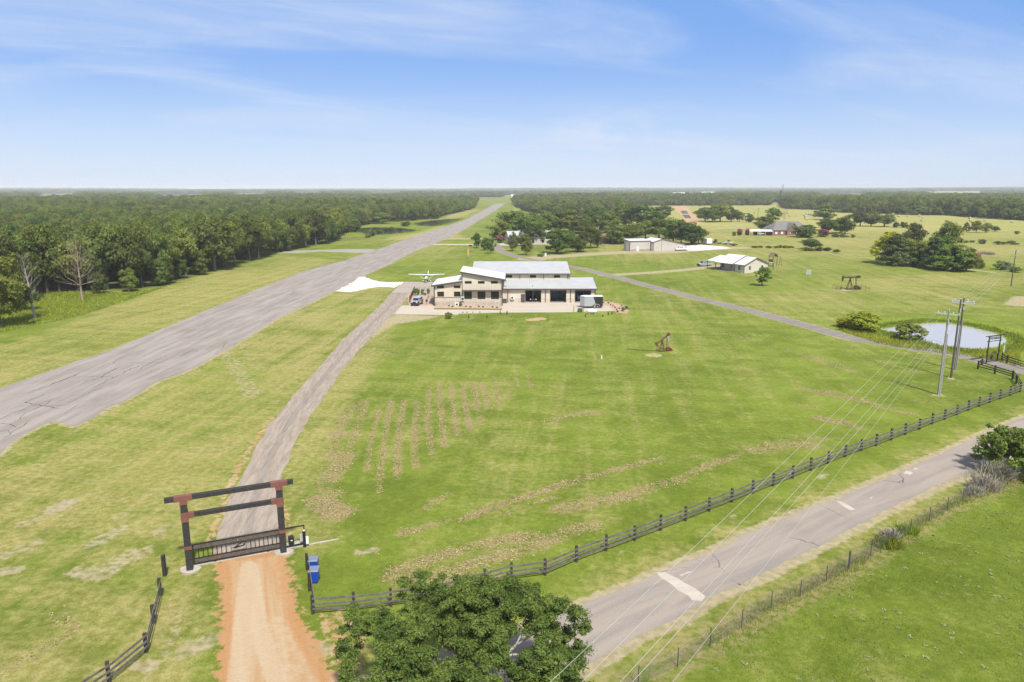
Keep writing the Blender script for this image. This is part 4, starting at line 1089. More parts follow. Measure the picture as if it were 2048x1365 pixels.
# --- grove and yard trees in the middle distance: kind, foot x, foot y, top y, crown width, label
YARD = [
    ('round', 953, 497, 463, 20, 'slim young tree on the lawn left of the small pair of trees'), ('oak', 971, 501, 473, 22, 'dark low tree touching the slim tree beside the lane'), ('round', 982, 508, 472, 19, 'slim bright tree nearest the lane bend'),
    ('oak', 1003, 480, 440, 46, 'dark tree left of the grey metal barn'), ('oak', 1022, 474, 418, 54, 'tall oak behind the left end of the metal barn'), ('oak', 1042, 472, 421, 46, 'oak behind the roof of the metal barn'),
    ('oak', 1026, 503, 459, 21, 'narrow oak before the barn gable'), ('oak', 1041, 492, 463, 22, 'small round oak against the barn wall'), ('oak', 1052, 511, 466, 24, 'lone oak on the lawn before the barn'),
    ('oak', 1068, 489, 446, 40, 'oak before the middle of the barn roof'), ('oak', 1083, 489, 460, 26, 'low oak beside the barn right half'), ('round', 1114, 508, 453, 56, 'broad bright tree with three trunks beside the lane'),
    ('oak', 1134, 497, 458, 30, 'oak behind the bright three trunk tree'), ('oak', 1155, 504, 464, 40, 'oak right of the bright three trunk tree'), ('oak', 1181, 497, 446, 34, 'tall slim oak left of the brick house'), ('round', 1194, 496, 456, 27, 'bright narrow tree next to the brick house'),
    ('oak', 1230, 489, 436, 38, 'oak right of the brick house'), ('oak', 1062, 466, 424, 44, 'oak in the left part of the grove'), ('oak', 1088, 466, 418, 48, 'wide oak left of the grove centre'), ('round', 1075, 474, 428, 36, 'bright oak in the left of the grove'),
    ('oak', 1112, 464, 414, 46, 'oak in the grove behind the three trunk tree'), ('oak', 1140, 466, 417, 50, 'wide oak in the centre of the grove'), ('oak', 1165, 468, 424, 46, 'oak behind the slim tree of the grove'), ('round', 1172, 480, 437, 32, 'yellow green tree in the middle of the grove'),
    ('oak', 1190, 462, 412, 48, 'oak above the brick house roof'), ('oak', 1218, 466, 420, 44, 'oak rising right behind the brick house'), ('oak', 1248, 452, 404, 52, 'dark wide oak at the back of the grove'), ('oak', 1282, 455, 405, 66, 'largest dark oak at the back of the grove'), ('oak', 1312, 452, 412, 40, 'oak on the right back corner of the grove'), ('oak', 1330, 436, 407, 30, 'lone round oak between the grove and the red strip'),
    ('round', 1247, 487, 447, 54, 'bright broad tree left behind the shed'), ('round', 1266, 482, 444, 34, 'bright tree behind the shed roof'), ('oak', 1290, 478, 440, 40, 'dark tree behind the shed roof'), ('round', 1318, 478, 432, 50, 'bright tall tree behind the shed gable'), ('round', 1346, 486, 432, 44, 'bright tree right of the shed gable'), ('oak', 1362, 488, 440, 38, 'oak behind the right end of the shed'), ('oak', 1383, 490, 442, 42, 'oak at the right end of the row behind the shed'), ('round', 1397, 488, 452, 32, 'last low tree of the row behind the shed'),
    ('oak', 1410, 443, 413, 32, 'round oak at the left end of the field clump'), ('round', 1424, 445, 416, 34, 'bright oak in the field clump'), ('oak', 1440, 444, 404, 46, 'tallest oak of the field clump'), ('oak', 1462, 444, 412, 34, 'dark oak at the right of the field clump'), ('oak', 1478, 444, 422, 20, 'greyish scrubby tree beside the far pumpjack'), ('gbush', 1500, 445, 426, 24, 'round light green bush before the far pumpjack'),
    ('round', 1545, 446, 413, 38, 'tall light oak behind the brick ranch house'), ('oak', 1527, 463, 431, 40, 'dense dark oak left of the ranch house'), ('bush', 1548, 470, 450, 28, 'dark shrub against the ranch house corner'), ('bush', 1610, 475, 446, 58, 'wide rounded evergreen before the ranch house'), ('oak', 1656, 468, 436, 44, 'dark oak right of the pink myrtle'), ('oak', 1680, 466, 434, 34, 'oak right of the ranch house yard'), ('oak', 1690, 468, 428, 34, 'tall oak at the right end of the ranch yard'),
    ('oak', 1648, 440, 408, 52, 'wide open oak alone in the hay field'), ('oak', 1720, 453, 420, 40, 'grey green oak in the field row'), ('oak', 1742, 453, 420, 36, 'dull oak in the field row'), ('oak', 1768, 454, 427, 46, 'greyish wide tree at the right end of the field row'),
    ('bush', 1792, 456, 443, 14, 'small scrubby tree left of the big clump'), ('bush', 1806, 456, 442, 16, 'scrubby sapling right of the field row'),
    ('willow', 1775, 528, 460, 60, 'yellow green tree at the left back of the big clump'), ('cedar', 1790, 531, 468, 62, 'dark pointed cedar at the front left of the big clump'), ('oak', 1824, 500, 442, 38, 'brownish round tree rising behind the clump'), ('round', 1826, 530, 470, 54, 'leafy tree in the middle of the big clump'), ('oak', 1845, 534, 482, 46, 'dark tree in front of the clump middle'),
    ('cedar', 1867, 538, 476, 50, 'dark cedar in the middle of the big clump'), ('oak', 1889, 520, 437, 44, 'tallest tree behind the big clump'), ('round', 1880, 530, 466, 46, 'light leafy tree before the tallest tree of the clump'), ('oak', 1905, 543, 486, 66, 'broad low oak at the right front of the clump'), ('oak', 1932, 543, 492, 40, 'oak at the right end of the clump'), ('cedar', 1896, 542, 494, 40, 'low dark cedar in the right of the clump'), ('bush', 1958, 537, 518, 22, 'dark bush beside the rusty container'),
    ('bush', 2004, 540, 518, 34, 'bush under the far utility pole'), ('bush', 2030, 545, 532, 24, 'low bush right of the far utility pole'),
    ('cedar', 1932, 463, 445, 17, 'small pointed cedar in the far pasture'), ('oak', 1952, 466, 440, 24, 'leafy tree in the far pasture hedge'), ('round', 1972, 466, 444, 22, 'light tree in the far pasture hedge'), ('oak', 1990, 464, 452, 18, 'flat topped sapling in the far pasture'), ('bush', 2034, 469, 461, 10, 'small round cedar bush near the right edge'), ('bush', 1912, 460, 450, 14, 'dark shrub left of the pointed cedar'), ('bush', 1920, 462, 453, 12, 'shrub next to the pointed cedar'),
    ('bush', 1964, 488, 477, 18, 'scrub on the pasture fence line'), ('bush', 1932, 486, 478, 24, 'low scrub behind the clump'), ('gbush', 2008, 490, 480, 30, 'pale scrub on the pasture fence line'), ('bush', 2030, 490, 485, 14, 'low bush at the right end of the fence line'),
    ('oak', 1622, 499, 477, 40, 'spreading sapling in the overgrown ditch'), ('gbush', 1522, 497, 487, 32, 'bright scrub at the left of the overgrown ditch'), ('gbush', 1560, 497, 488, 50, 'long low scrub in the overgrown ditch'), ('bush', 1640, 503, 492, 34, 'dark scrub below the spreading sapling'), ('bush', 1672, 505, 498, 16, 'round bush at the right end of the ditch'), ('gbush', 1610, 502, 493, 22, 'light scrub beside the sapling foot'),
    ('gbush', 1690, 476, 467, 40, 'bright shrub right of the ranch house yard'), ('bush', 1670, 474, 467, 16, 'dark shrub beside the bright shrub'), ('bush', 1468, 472, 462, 9, 'small bush left of the pink myrtles'),
    ('thin', 1524, 572, 531, 42, 'open leafed young tree before the white house'),
    ('bush', 1037, 503, 497, 0, ''),
    ('gbush', 897, 638, 622, 17, 'bright round bush at the forecourt edge'),
    ('bush', 785, 462, 452, 30, 'low trees on the bank between the two left ponds'), ('bush', 812, 453, 441, 24, 'round tree on the bank between the left ponds'), ('oak', 738, 448, 430, 30, 'tree on the near shore of the left pond'), ('oak', 765, 448, 424, 40, 'wide tree on the left pond shore'), ('bush', 735, 476, 468, 14, 'lowest bush in the row by the left pond'), ('bush', 745, 473, 463, 14, 'middle bush in the row by the left pond'), ('bush', 757, 469, 458, 16, 'highest bush in the row by the left pond'), ('bush', 700, 466, 455, 30, 'scrub left of the left pond'), ('bush', 879, 435, 428, 8, 'small dark tree above the far pond'), ('bush', 1048, 507, 500, 0, ''),
]
for i, (k, px, py, pt, pw, lab) in enumerate(YARD):
    if not lab: continue
    cat = 'bush' if k in ('bush', 'gbush') else 'tree'
    if (k in ('oak', 'round') and 1000 < px < 1420 and pw > 28) or (1770 < px < 1940 and py > 498): pw *= 1.22
    nb = int(pw / (1.25 * (py - pt)))
    if cat == 'bush' and nb >= 2:
        rb_ = random.Random(i)
        for q in range(nb + 1):
            px_tree(k, px + (q / nb - .5) * pw * .85 + rb_.uniform(-2, 2), py - rb_.uniform(0, 1.2), py - (py - pt) * rb_.uniform(.55, 1.05), (py - pt) * rb_.uniform(1.1, 1.7), lab, cat=cat, seed=2000 + i * 20 + q, trunk=False, group='bushes of the ' + lab.split(' in ')[0].split(' on ')[0].split(' behind ')[0])
        continue
    px_tree(k, px, py, pt, pw, lab, cat=cat, seed=700 + i, trunk=k not in ('bush', 'gbush', 'willow'), name='leafy_tree' if k == 'willow' else None)
for i, (px, py, pt, pw, lab) in enumerate([(1479, 471, 457, 13, 'leftmost pink flowering crepe myrtle'), (1495, 471, 457, 13, 'pink crepe myrtle left of the white carport'), (1511, 471, 459, 13, 'pink crepe myrtle before the white carport'), (1645, 474, 457, 24, 'wide pink crepe myrtle right of the rounded evergreen'), (1001, 486, 470, 16, 'pale pink myrtle beside the barn gable')]):
    t = px_tree('pink', px, py, pt, pw, lab, seed=900 + i)
    x, y = G(px, py); w = pw / FPX * (y + 6); h = PZ(px, pt, y)[1]
    c = bpy.data.objects.new('foliage', CROWNS['bush'][i % 3]); link(c, t); c.scale = (w / 9, w / 9, h * .62 / 9.5)
for px, py, pt, lab, gp in [(898, 478, 0, '', '')]: pass
# willows at the right pond
px_tree('willow', 1732, 664, 622, 74, 'yellow willow bush at the left end of the pond', cat='bush', seed=1, trunk=True)
px_tree('willow', 1695, 655, 634, 46, 'low yellow scrub left of the willow bush', cat='bush', seed=2, trunk=False)
px_tree('gbush', 1819, 681, 640, 64, 'green willow bush on the pond shore', cat='bush', seed=3, trunk=False, name='willow_bush')

# --- the big oak in the foreground: limbs, then leaf clusters along the twigs
def big_oak():
    bx, by = -2.3, 33.2
    t = thing('live_oak', 'large open crowned oak with grey limbs in the foreground beside the road', 'tree', (bx, by, 0))
    rr = random.Random(42); tw = []
    mb = MB()
    base = [Vector((0, 0, -.3)), Vector((.1, 0, .9)), Vector((.0, .15, 1.8)), Vector((-.1, .2, 2.5))]
    mb.tube(base, [.58, .42, .38, .36], 10)
    mb.build('trunk', M_PALE, t, smooth=True)
    mb = MB()
    dome = lambda q: 6.0 - .040 * (q.x * q.x + q.y * q.y)
    n = 14
    for k in range(n):
        a = 6.283 * k / n + rr.uniform(-.2, .2); up = (.30, .50, .85)[k % 3]
        ln = (3.3, 3.0, 2.1)[k % 3] * rr.uniform(.9, 1.1)
        limb(mb, rr, base[3 if k % 2 else 2] + Vector((0, 0, .2 * (k % 3))), (math.cos(a), math.sin(a), up), ln, .19, 3, 7, .02, tw, .30, (2, 3), .62, dome)
    for k in range(3): limb(mb, rr, base[3], (rr.uniform(-.4, .4), rr.uniform(-.4, .4), 1), 1.8, .18, 3, 7, .0, tw, .3, (2, 3), .62, dome)
    mb.build('limbs', M_PALE, t, smooth=True)
    T = np.array(tw)
    rng = np.random.default_rng(77)
    R = np.hypot(T[:, 0], T[:, 1])
    T = T[(R < 7.4) & ~((R > 6.2) & (T[:, 0] > 2.5)) & (T[:, 2] > 1.8) & (T[:, 2] < 7.0 - .03 * R * R)]
    T = T[rng.random(len(T)) < min(1, 1100 / len(T))]
    # outer shoots on the dome of the crown, with gaps
    a = rng.uniform(0, 6.283, 900); r = 7.25 * np.sqrt(rng.random(900)); rim = 1 + .10 * np.sin(3 * a + 1) + .07 * np.sin(7 * a)
    D = np.stack([np.cos(a) * r * rim, np.sin(a) * r * rim, 7.1 - .042 * r * r - rng.random(900) ** 2 * 2.0], -1)
    D = D[vnoise(D[:, 0] + 50, D[:, 1] + 50, 1.5, 4) > .30]
    D = D[~((np.hypot(D[:, 0], D[:, 1]) > 6.6) & (D[:, 0] > 2.5))]
    T = np.concatenate([T, D]); n = len(T); per = max(20, int(380000 / n))
    cl = T + rng.normal(0, .16, T.shape)
    C, Nn = crown_cloud(rng, cl, rng.uniform(.22, .52, n), per, .7, .2)
    V, Q = leaf_quads(C, unit(Nn + np.array([0, 0, .45])), .078, rng, 1.9)
    tt = np.repeat(np.repeat(.42 + rng.normal(0, .19, n), per) + rng.normal(0, .18, n * per), 4)
    me = np_mesh('leaves', V, Q, M_OAK, {'tint': ('FLOAT', np.clip(tt, 0, 1).astype(np.float32))})
    link(bpy.data.objects.new('leaves', me), t)
    print('oak twigs', n, 'leaves', len(Q))
big_oak()

# --- shrub with dead brush at the right frame edge
def edge_shrub():
    x, y = G(2022, 946); t = thing('leafy_shrub', 'tall leafy green shrub at the right frame edge beside the road', 'shrub', (x, y, 0))
    rng = np.random.default_rng(3); rr = random.Random(3); mb = MB(); tw = []
    for k in range(9):
        a = k * .7 + .3; limb(mb, rr, (rr.uniform(-.6, 1.6), rr.uniform(-.4, .4), 0), (math.cos(a) * .7, math.sin(a) * .7, 1.2), 2.3, .07, 2, 5, 0, tw, .3, (2, 3), .6)
    mb.build('stems', M_PALE, t)
    cl = np.stack([rng.normal(1.0, 1.45, 110), rng.normal(0, 1.2, 110), rng.uniform(1.0, 4.3, 110)], -1)
    T = np.concatenate([cl, np.array(tw)[::3]]); n = len(T)
    C, Nn = crown_cloud(rng, T, rng.uniform(.35, .65, n), 90, .75, .3); V, Q = leaf_quads(C, unit(Nn + np.array([0, 0, .5])), .17, rng, 1.8)
    tt = np.repeat(np.repeat(.62 + rng.normal(0, .14, n), 90) + rng.normal(0, .18, n * 90), 4)
    link(bpy.data.objects.new('leaves', np_mesh('leaves', V, Q, M_BRIGHT, {'tint': ('FLOAT', np.clip(tt, 0, 1).astype(np.float32))})), t)
edge_shrub()

def brush(name, px, py, w, h, m, label, seed, cat='brush', n=500, mix=None):
    """a heap of thin dry or leafy stems"""
    x, y = G(px, py); rng = np.random.default_rng(seed)
    b = np.stack([rng.normal(0, w * .32, n), rng.normal(0, w * .25, n), np.zeros(n)], -1)
    d = unit(np.stack([rng.normal(0, .5, n), rng.normal(0, .5, n), rng.uniform(.5, 1.4, n)], -1)); ln = (h * rng.uniform(.5, 1.2, n))[:, None]
    s = unit(np.cross(d, rng.normal(0, 1, (n, 3)))) * .035
    V = np.stack([b - s, b + s, b + d * ln + s * .5, b + d * ln - s * .5], 1).reshape(-1, 3); Q = np.arange(4 * n).reshape(-1, 4)
    tt = np.repeat(rng.uniform(.1, .9, n), 4)
    me = np_mesh(name, V, Q, m, {'tint': ('FLOAT', tt.astype(np.float32))})
    o = bpy.data.objects.new(name, me); link(o); o.location = (x, y, 0)
    return tag(o, label, cat)
brush('dry_brush', 1995, 958, 1.9, 1.5, M_DRYBRUSH, 'grey dead brush under the leafy shrub', 1, n=1100)
brush('dry_brush', 1968, 978, 1.5, 1.3, M_DRYBRUSH, 'grey dry brush on the fence line left of the leafy shrub', 2, n=800)
brush('dry_brush', 1946, 990, 1.0, .8, M_DRYBRUSH, 'dry grey weed clump second from the leafy shrub', 3, n=600)
brush('dry_brush', 1779, 1080, .8, .9, M_DRYBRUSH, 'grey dry weed on the wire fence midway along the pasture', 4, n=500)
brush('leafy_weed', 1776, 1092, 1.6, .6, M_REED, 'leafy green weed at the foot of the grey dry weed', 5, 'weeds', n=700)
brush('leafy_weed', 1812, 1064, 1.3, .6, M_REED, 'leafy green weed right of the grey dry weed', 6, 'weeds', n=500)

def tuft_field(name, pts, n, h, m, label, seed, cat, spread=None, blade=.05):
    """countless blades over an outline or along a line"""
    rng = np.random.default_rng(seed)
    if spread is None:
        xs = [q[0] for q in pts]; ys = [q[1] for q in pts]
        X = rng.uniform(min(xs), max(xs), n * 3); Y = rng.uniform(min(ys), max(ys), n * 3); ok = inside(X, Y, pts); X, Y = X[ok][:n], Y[ok][:n]
    else:
        g = np.array(resample(pts, .3)); k = rng.integers(0, len(g), n); X = g[k, 0] + rng.normal(0, spread, n); Y = g[k, 1] + rng.normal(0, spread, n)
    n = len(X); cl = vnoise(X, Y, 2.5, seed); keep = rng.random(n) < (.25 + cl); X, Y, cl = X[keep], Y[keep], cl[keep]; n = len(X)
    b = np.stack([X, Y, np.full(n, -.05)], -1)
    d = unit(np.stack([rng.normal(0, .35, n), rng.normal(0, .35, n), np.ones(n)], -1)); ln = (h * rng.uniform(.5, 1.2, n) * (.6 + .7 * cl))[:, None]
    s = unit(np.cross(d, rng.normal(0, 1, (n, 3)))) * blade
    V = np.stack([b - s, b + s, b + d * ln + s * .3, b + d * ln - s * .3], 1).reshape(-1, 3); Q = np.arange(4 * n).reshape(-1, 4)
    tt = np.repeat(np.clip(cl * .7 + rng.normal(.1, .18, n), 0, 1), 4)
    o = bpy.data.objects.new(name, np_mesh(name, V, Q, m, {'tint': ('FLOAT', tt.astype(np.float32))})); link(o)
    return tag(o, label, cat, kind='stuff')
def grow_ring(pts, m):
    cx = sum(q[0] for q in pts) / len(pts); cy = sum(q[1] for q in pts) / len(pts)
    return smooth_line([(cx + (q[0] - cx) * (1 + m / max(4, math.hypot(q[0] - cx, q[1] - cy))), cy + (q[1] - cy) * (1 + m / max(4, math.hypot(q[0] - cx, q[1] - cy)))) for q in pts + pts[:1]], 1)
pond = GL(POND)
ring = smooth_line(pond + pond[:1], 2)
cxp = sum(q[0] for q in ring) / len(ring); cyp = sum(q[1] for q in ring) / len(ring)
ring = [(cxp + (q[0] - cxp) * 1.13, cyp + (q[1] - cyp) * (1.16 if q[1] > cyp else 1.28)) for q in ring]
tuft_field('pond_reeds', ring, 12000, .55, M_REED, 'bright green reeds growing around the right pond', 1, 'reeds', spread=.85, blade=.06)
tuft_field('pond_reeds', GL([(1680, 662), (1760, 690), (1850, 703), (1960, 717), (2040, 735), (2040, 700), (1990, 700), (1900, 700), (1840, 692), (1790, 678), (1750, 665), (1700, 645)]), 12000, .6, M_REED, 'tall grass between the pond and the lane', 2, 'tall grass', blade=.06)
tuft_field('meadow_grass', GL([(-100, 700), (0, 666), (120, 642), (200, 620), (330, 575), (255, 587), (80, 580), (-100, 615)]), 26000, .55, M_REED, 'unmown bright grass before the left wood', 3, 'tall grass', blade=.07)
tuft_field('shore_grass', grow_ring(GL(POND_W), 3.0), 4000, .6, M_REED, 'light reeds along the shore of the left ponds', 4, 'reeds', spread=1.6, blade=.07)
tuft_field('shore_grass', grow_ring(GL(POND_N), 4.0), 4000, .6, M_REED, 'light reeds along the far left pond', 5, 'reeds', spread=2, blade=.08)
tuft_field('fence_weeds', GL([(1180, 1420), (1250, 1372), (1420, 1283), (1540, 1215), (1690, 1140), (1780, 1078), (1900, 1010), (2048, 950)]), 7000, .24, mat_foliage('straw', (0.20, 0.175, 0.07), (0.44, 0.39, 0.19), .2, .2), 'straw weeds along the wire fence', 6, 'weeds', spread=.45, blade=.018)
tuft_field('fence_weeds', GL([(1420, 1285), (1540, 1217), (1690, 1142), (1780, 1080), (1900, 1012), (2048, 952)]), 5000, .3, M_REED, 'green weeds along the pasture side of the wire fence', 7, 'weeds', spread=.4, blade=.025)
# broad-leaved pale weeds dotted over the pasture
rng = np.random.default_rng(21); rw_ = []
pa = GL([(1300, 1400), (1480, 1270), (1720, 1150), (1880, 1050), (2048, 975), (2060, 1400)])
X = rng.uniform(0, 60, 4000); Y = rng.uniform(30, 80, 4000); ok = inside(X, Y, pa); X, Y = X[ok][:110], Y[ok][:110]
cl = np.stack([X, Y, np.full(len(X), .05)], -1); C, Nn = crown_cloud(rng, cl, rng.uniform(.08, .3, len(X)), 12, .12, .2); V, Q = leaf_quads(C, np.tile(np.array([0, 0, 1.0]), (len(C), 1)), .10, rng, 1.6, .3)
M_PW = mat_foliage('pale_weed', (0.17, 0.22, 0.07), (0.34, 0.38, 0.18), .2)
o = bpy.data.objects.new('pasture_weeds', np_mesh('pasture_weeds', V, Q, M_PW, {'tint': ('FLOAT', rng.uniform(.2, .9, len(V)).astype(np.float32))})); link(o); tag(o, 'pale weeds dotted over the pasture beyond the wire fence', 'weeds', kind='stuff')

# loose raked thatch lying in rows on the lawn
rng = np.random.default_rng(33); PX, PY = [], []
for pts, hw, kk in BROWN:
    g = np.array(resample(smooth_line(pts, 2), .25)); ln_ = len(g) * .25; n = int(ln_ * max(hw, .4) * 2 * 26 * kk)
    if n < 2: continue
    k = rng.integers(0, len(g), n); PX.append(g[k, 0] + rng.normal(0, hw * .46, n)); PY.append(g[k, 1] + rng.normal(0, hw * .46, n))
X = np.concatenate(PX); Y = np.concatenate(PY); ok = vnoise(X, Y, 1.1, 8) + .35 * vnoise(X, Y, 4, 3) > .55; X, Y = X[ok], Y[ok]; n = len(X)
V, Q = leaf_quads(np.stack([X, Y, rng.uniform(.02, .10, n)], -1), np.array([0, 0, 1.3]) + rng.normal(0, .3, (n, 3)), .085, rng, 2.0)
M_THATCH = mat_foliage('dry_thatch', (0.15, 0.11, 0.045), (0.42, 0.32, 0.175), .1, .1)
o = bpy.data.objects.new('raked_thatch', np_mesh('raked_thatch', V, Q, M_THATCH, {'tint': ('FLOAT', np.repeat(rng.beta(1.6, 1.2, n), 4).astype(np.float32))})); link(o); tag(o, 'brown raked thatch lying in rows and patches on the lawn', 'thatch', kind='stuff')

M_TURF = mat_foliage('turf_blades', (0.085, 0.120, 0.014), (0.245, 0.285, 0.045), .1, .3)
tuft_field('pasture_grass', GL([(1190, 1420), (1260, 1385), (1430, 1300), (1545, 1232), (1700, 1155), (1790, 1092), (1910, 1022), (2048, 962), (2140, 930), (2140, 1460)]), 70000, .13, M_TURF, 'short rough pasture grass beyond the wire fence', 11, 'grass', blade=.018)
M_TURFD = mat_foliage('dry_turf_blades', (0.13, 0.145, 0.025), (0.38, 0.36, 0.13), .1, .3)
tuft_field('verge_grass', GL([(-80, 1480), (-80, 1000), (200, 900), (400, 860), (520, 880), (440, 1040), (405, 1110), (430, 1170), (430, 1480)]), 60000, .10, M_TURFD, 'short dry mown grass left of the gravel drive', 12, 'grass', blade=.016)
# ------------------------------------------------------------------ haze: one box of pale air round everything
m = bpy.data.materials.new('haze_air'); m.use_nodes = True; nt = m.node_tree; nt.nodes.clear()
o_ = N(nt, 'ShaderNodeOutputMaterial'); v_ = N(nt, 'ShaderNodeVolumePrincipled')
v_.inputs['Color'].default_value = (0.97, 0.985, 1.0, 1); v_.inputs['Density'].default_value = 0.00013; v_.inputs['Anisotropy'].default_value = -0.2
L(nt, v_.outputs[0], o_.inputs['Volume'])
k = MB(); k.bx(-17000, 17000, -17000, 17000, -2.5, 78)
tag(k.build('haze', m), kind='stuff')

# ------------------------------------------------------------------ shared paints
M_CREAM = mat_ribbed('cream_siding', (0.62, 0.545, 0.43), 0.30, axis=2)
M_CREAM2 = mat_ribbed('house_siding', (0.60, 0.545, 0.455), 0.30, axis=2)
M_SHEDW = mat_ribbed('shed_siding', (0.52, 0.475, 0.43), 0.30, axis=2)
M_BARNW = mat_ribbed('barn_siding', (0.50, 0.47, 0.45), 0.30, axis=2)
M_ROOF = mat_ribbed('galvalume_roof', (0.43, 0.435, 0.43), 0.60, axis=0, rough=.45)
M_ROOFW = mat_ribbed('white_roof', (0.66, 0.66, 0.66), 0.60, axis=1, rough=.5)
M_TRIM = mat('brown_trim', (0.095, 0.066, 0.055), .5)
M_BROWNT = mat('rust_trim', (0.185, 0.105, 0.085), .5)
M_GLASS = mat('dark_glass', (0.018, 0.024, 0.018), .06, var=.1, spec=.5)
M_FRAME = mat('window_frame', (0.05, 0.045, 0.04), .5)
M_STONE = mat('limestone', (0.50, 0.43, 0.335), .9, var=.25, scale=2.2, bump=.6, bscale=5)
M_FOUND = mat('foundation', (0.40, 0.365, 0.315), .9, var=.2, scale=1.0)
M_BLACK = mat('black_steel', (0.016, 0.016, 0.017), .45, var=.3)
M_DKGREY = mat('dark_grey_paint', (0.06, 0.06, 0.062), .5)
M_WHITE = mat('white_paint', (0.74, 0.74, 0.73), .4, var=.05)
M_GREY = mat('grey_metal', (0.40, 0.40, 0.40), .5, var=.1)
M_FLOOR = mat('workshop_floor', (0.30, 0.27, 0.23), .6, var=.15)
M_INT = mat_ribbed('inside_lining', (0.30, 0.31, 0.30), 0.35, axis=2)
M_RUBBER = mat('tyre_rubber', (0.018, 0.018, 0.018), .8)
M_RIM = mat('wheel_rim', (0.38, 0.38, 0.39), .35, metal=.6, var=.1)
M_RUST = mat('rusty_iron', (0.125, 0.050, 0.030), .8, var=.5, scale=4, bump=.3)
M_RUSTD = mat('dark_rusty_iron', (0.060, 0.040, 0.028), .8, var=.5, scale=4, bump=.3)
M_GALV = mat('galvanised', (0.42, 0.42, 0.41), .45, metal=.3, var=.15)

def wall(mb, x0, x1, z0, z1, y, th, holes):
    """upright wall sheet in the XZ plane (outer face at y, going back th) with rectangular openings"""
    xs = sorted({x0, x1, *[h[0] for h in holes], *[h[1] for h in holes]}); zs = sorted({z0, z1, *[h[2] for h in holes], *[h[3] for h in holes]})
    for a, b in zip(xs[:-1], xs[1:]):
        z_run = []
        for c, d in zip(zs[:-1], zs[1:]):
            mx, mz = (a + b) / 2, (c + d) / 2
            if any(h[0] < mx < h[1] and h[2] < mz < h[3] for h in holes): continue
            if z_run and abs(z_run[-1][1] - c) < 1e-6: z_run[-1][1] = d
            else: z_run.append([c, d])
        for c, d in z_run: mb.bx(a, b, y, y + th, c, d)

def window(parent, x0, x1, z0, z1, y, mull=0, glass=None):
    fr = MB(); t = .06
    fr.bx(x0, x1, y - .02, y + .08, z0, z0 + t); fr.bx(x0, x1, y - .02, y + .08, z1 - t, z1)
    fr.bx(x0, x0 + t, y - .02, y + .08, z0 + t, z1 - t); fr.bx(x1 - t, x1, y - .02, y + .08, z0 + t, z1 - t)
    for i in range(mull):
        xm = x0 + (x1 - x0) * (i + 1) / (mull + 1); fr.bx(xm - .025, xm + .025, y - .015, y + .07, z0 + t, z1 - t)
    w = fr.build('window', M_FRAME, parent)
    g = MB(); g.bx(x0 + t, x1 - t, y + .025, y + .05, z0 + t, z1 - t); g.build('pane', glass or M_GLASS, w)
    return w

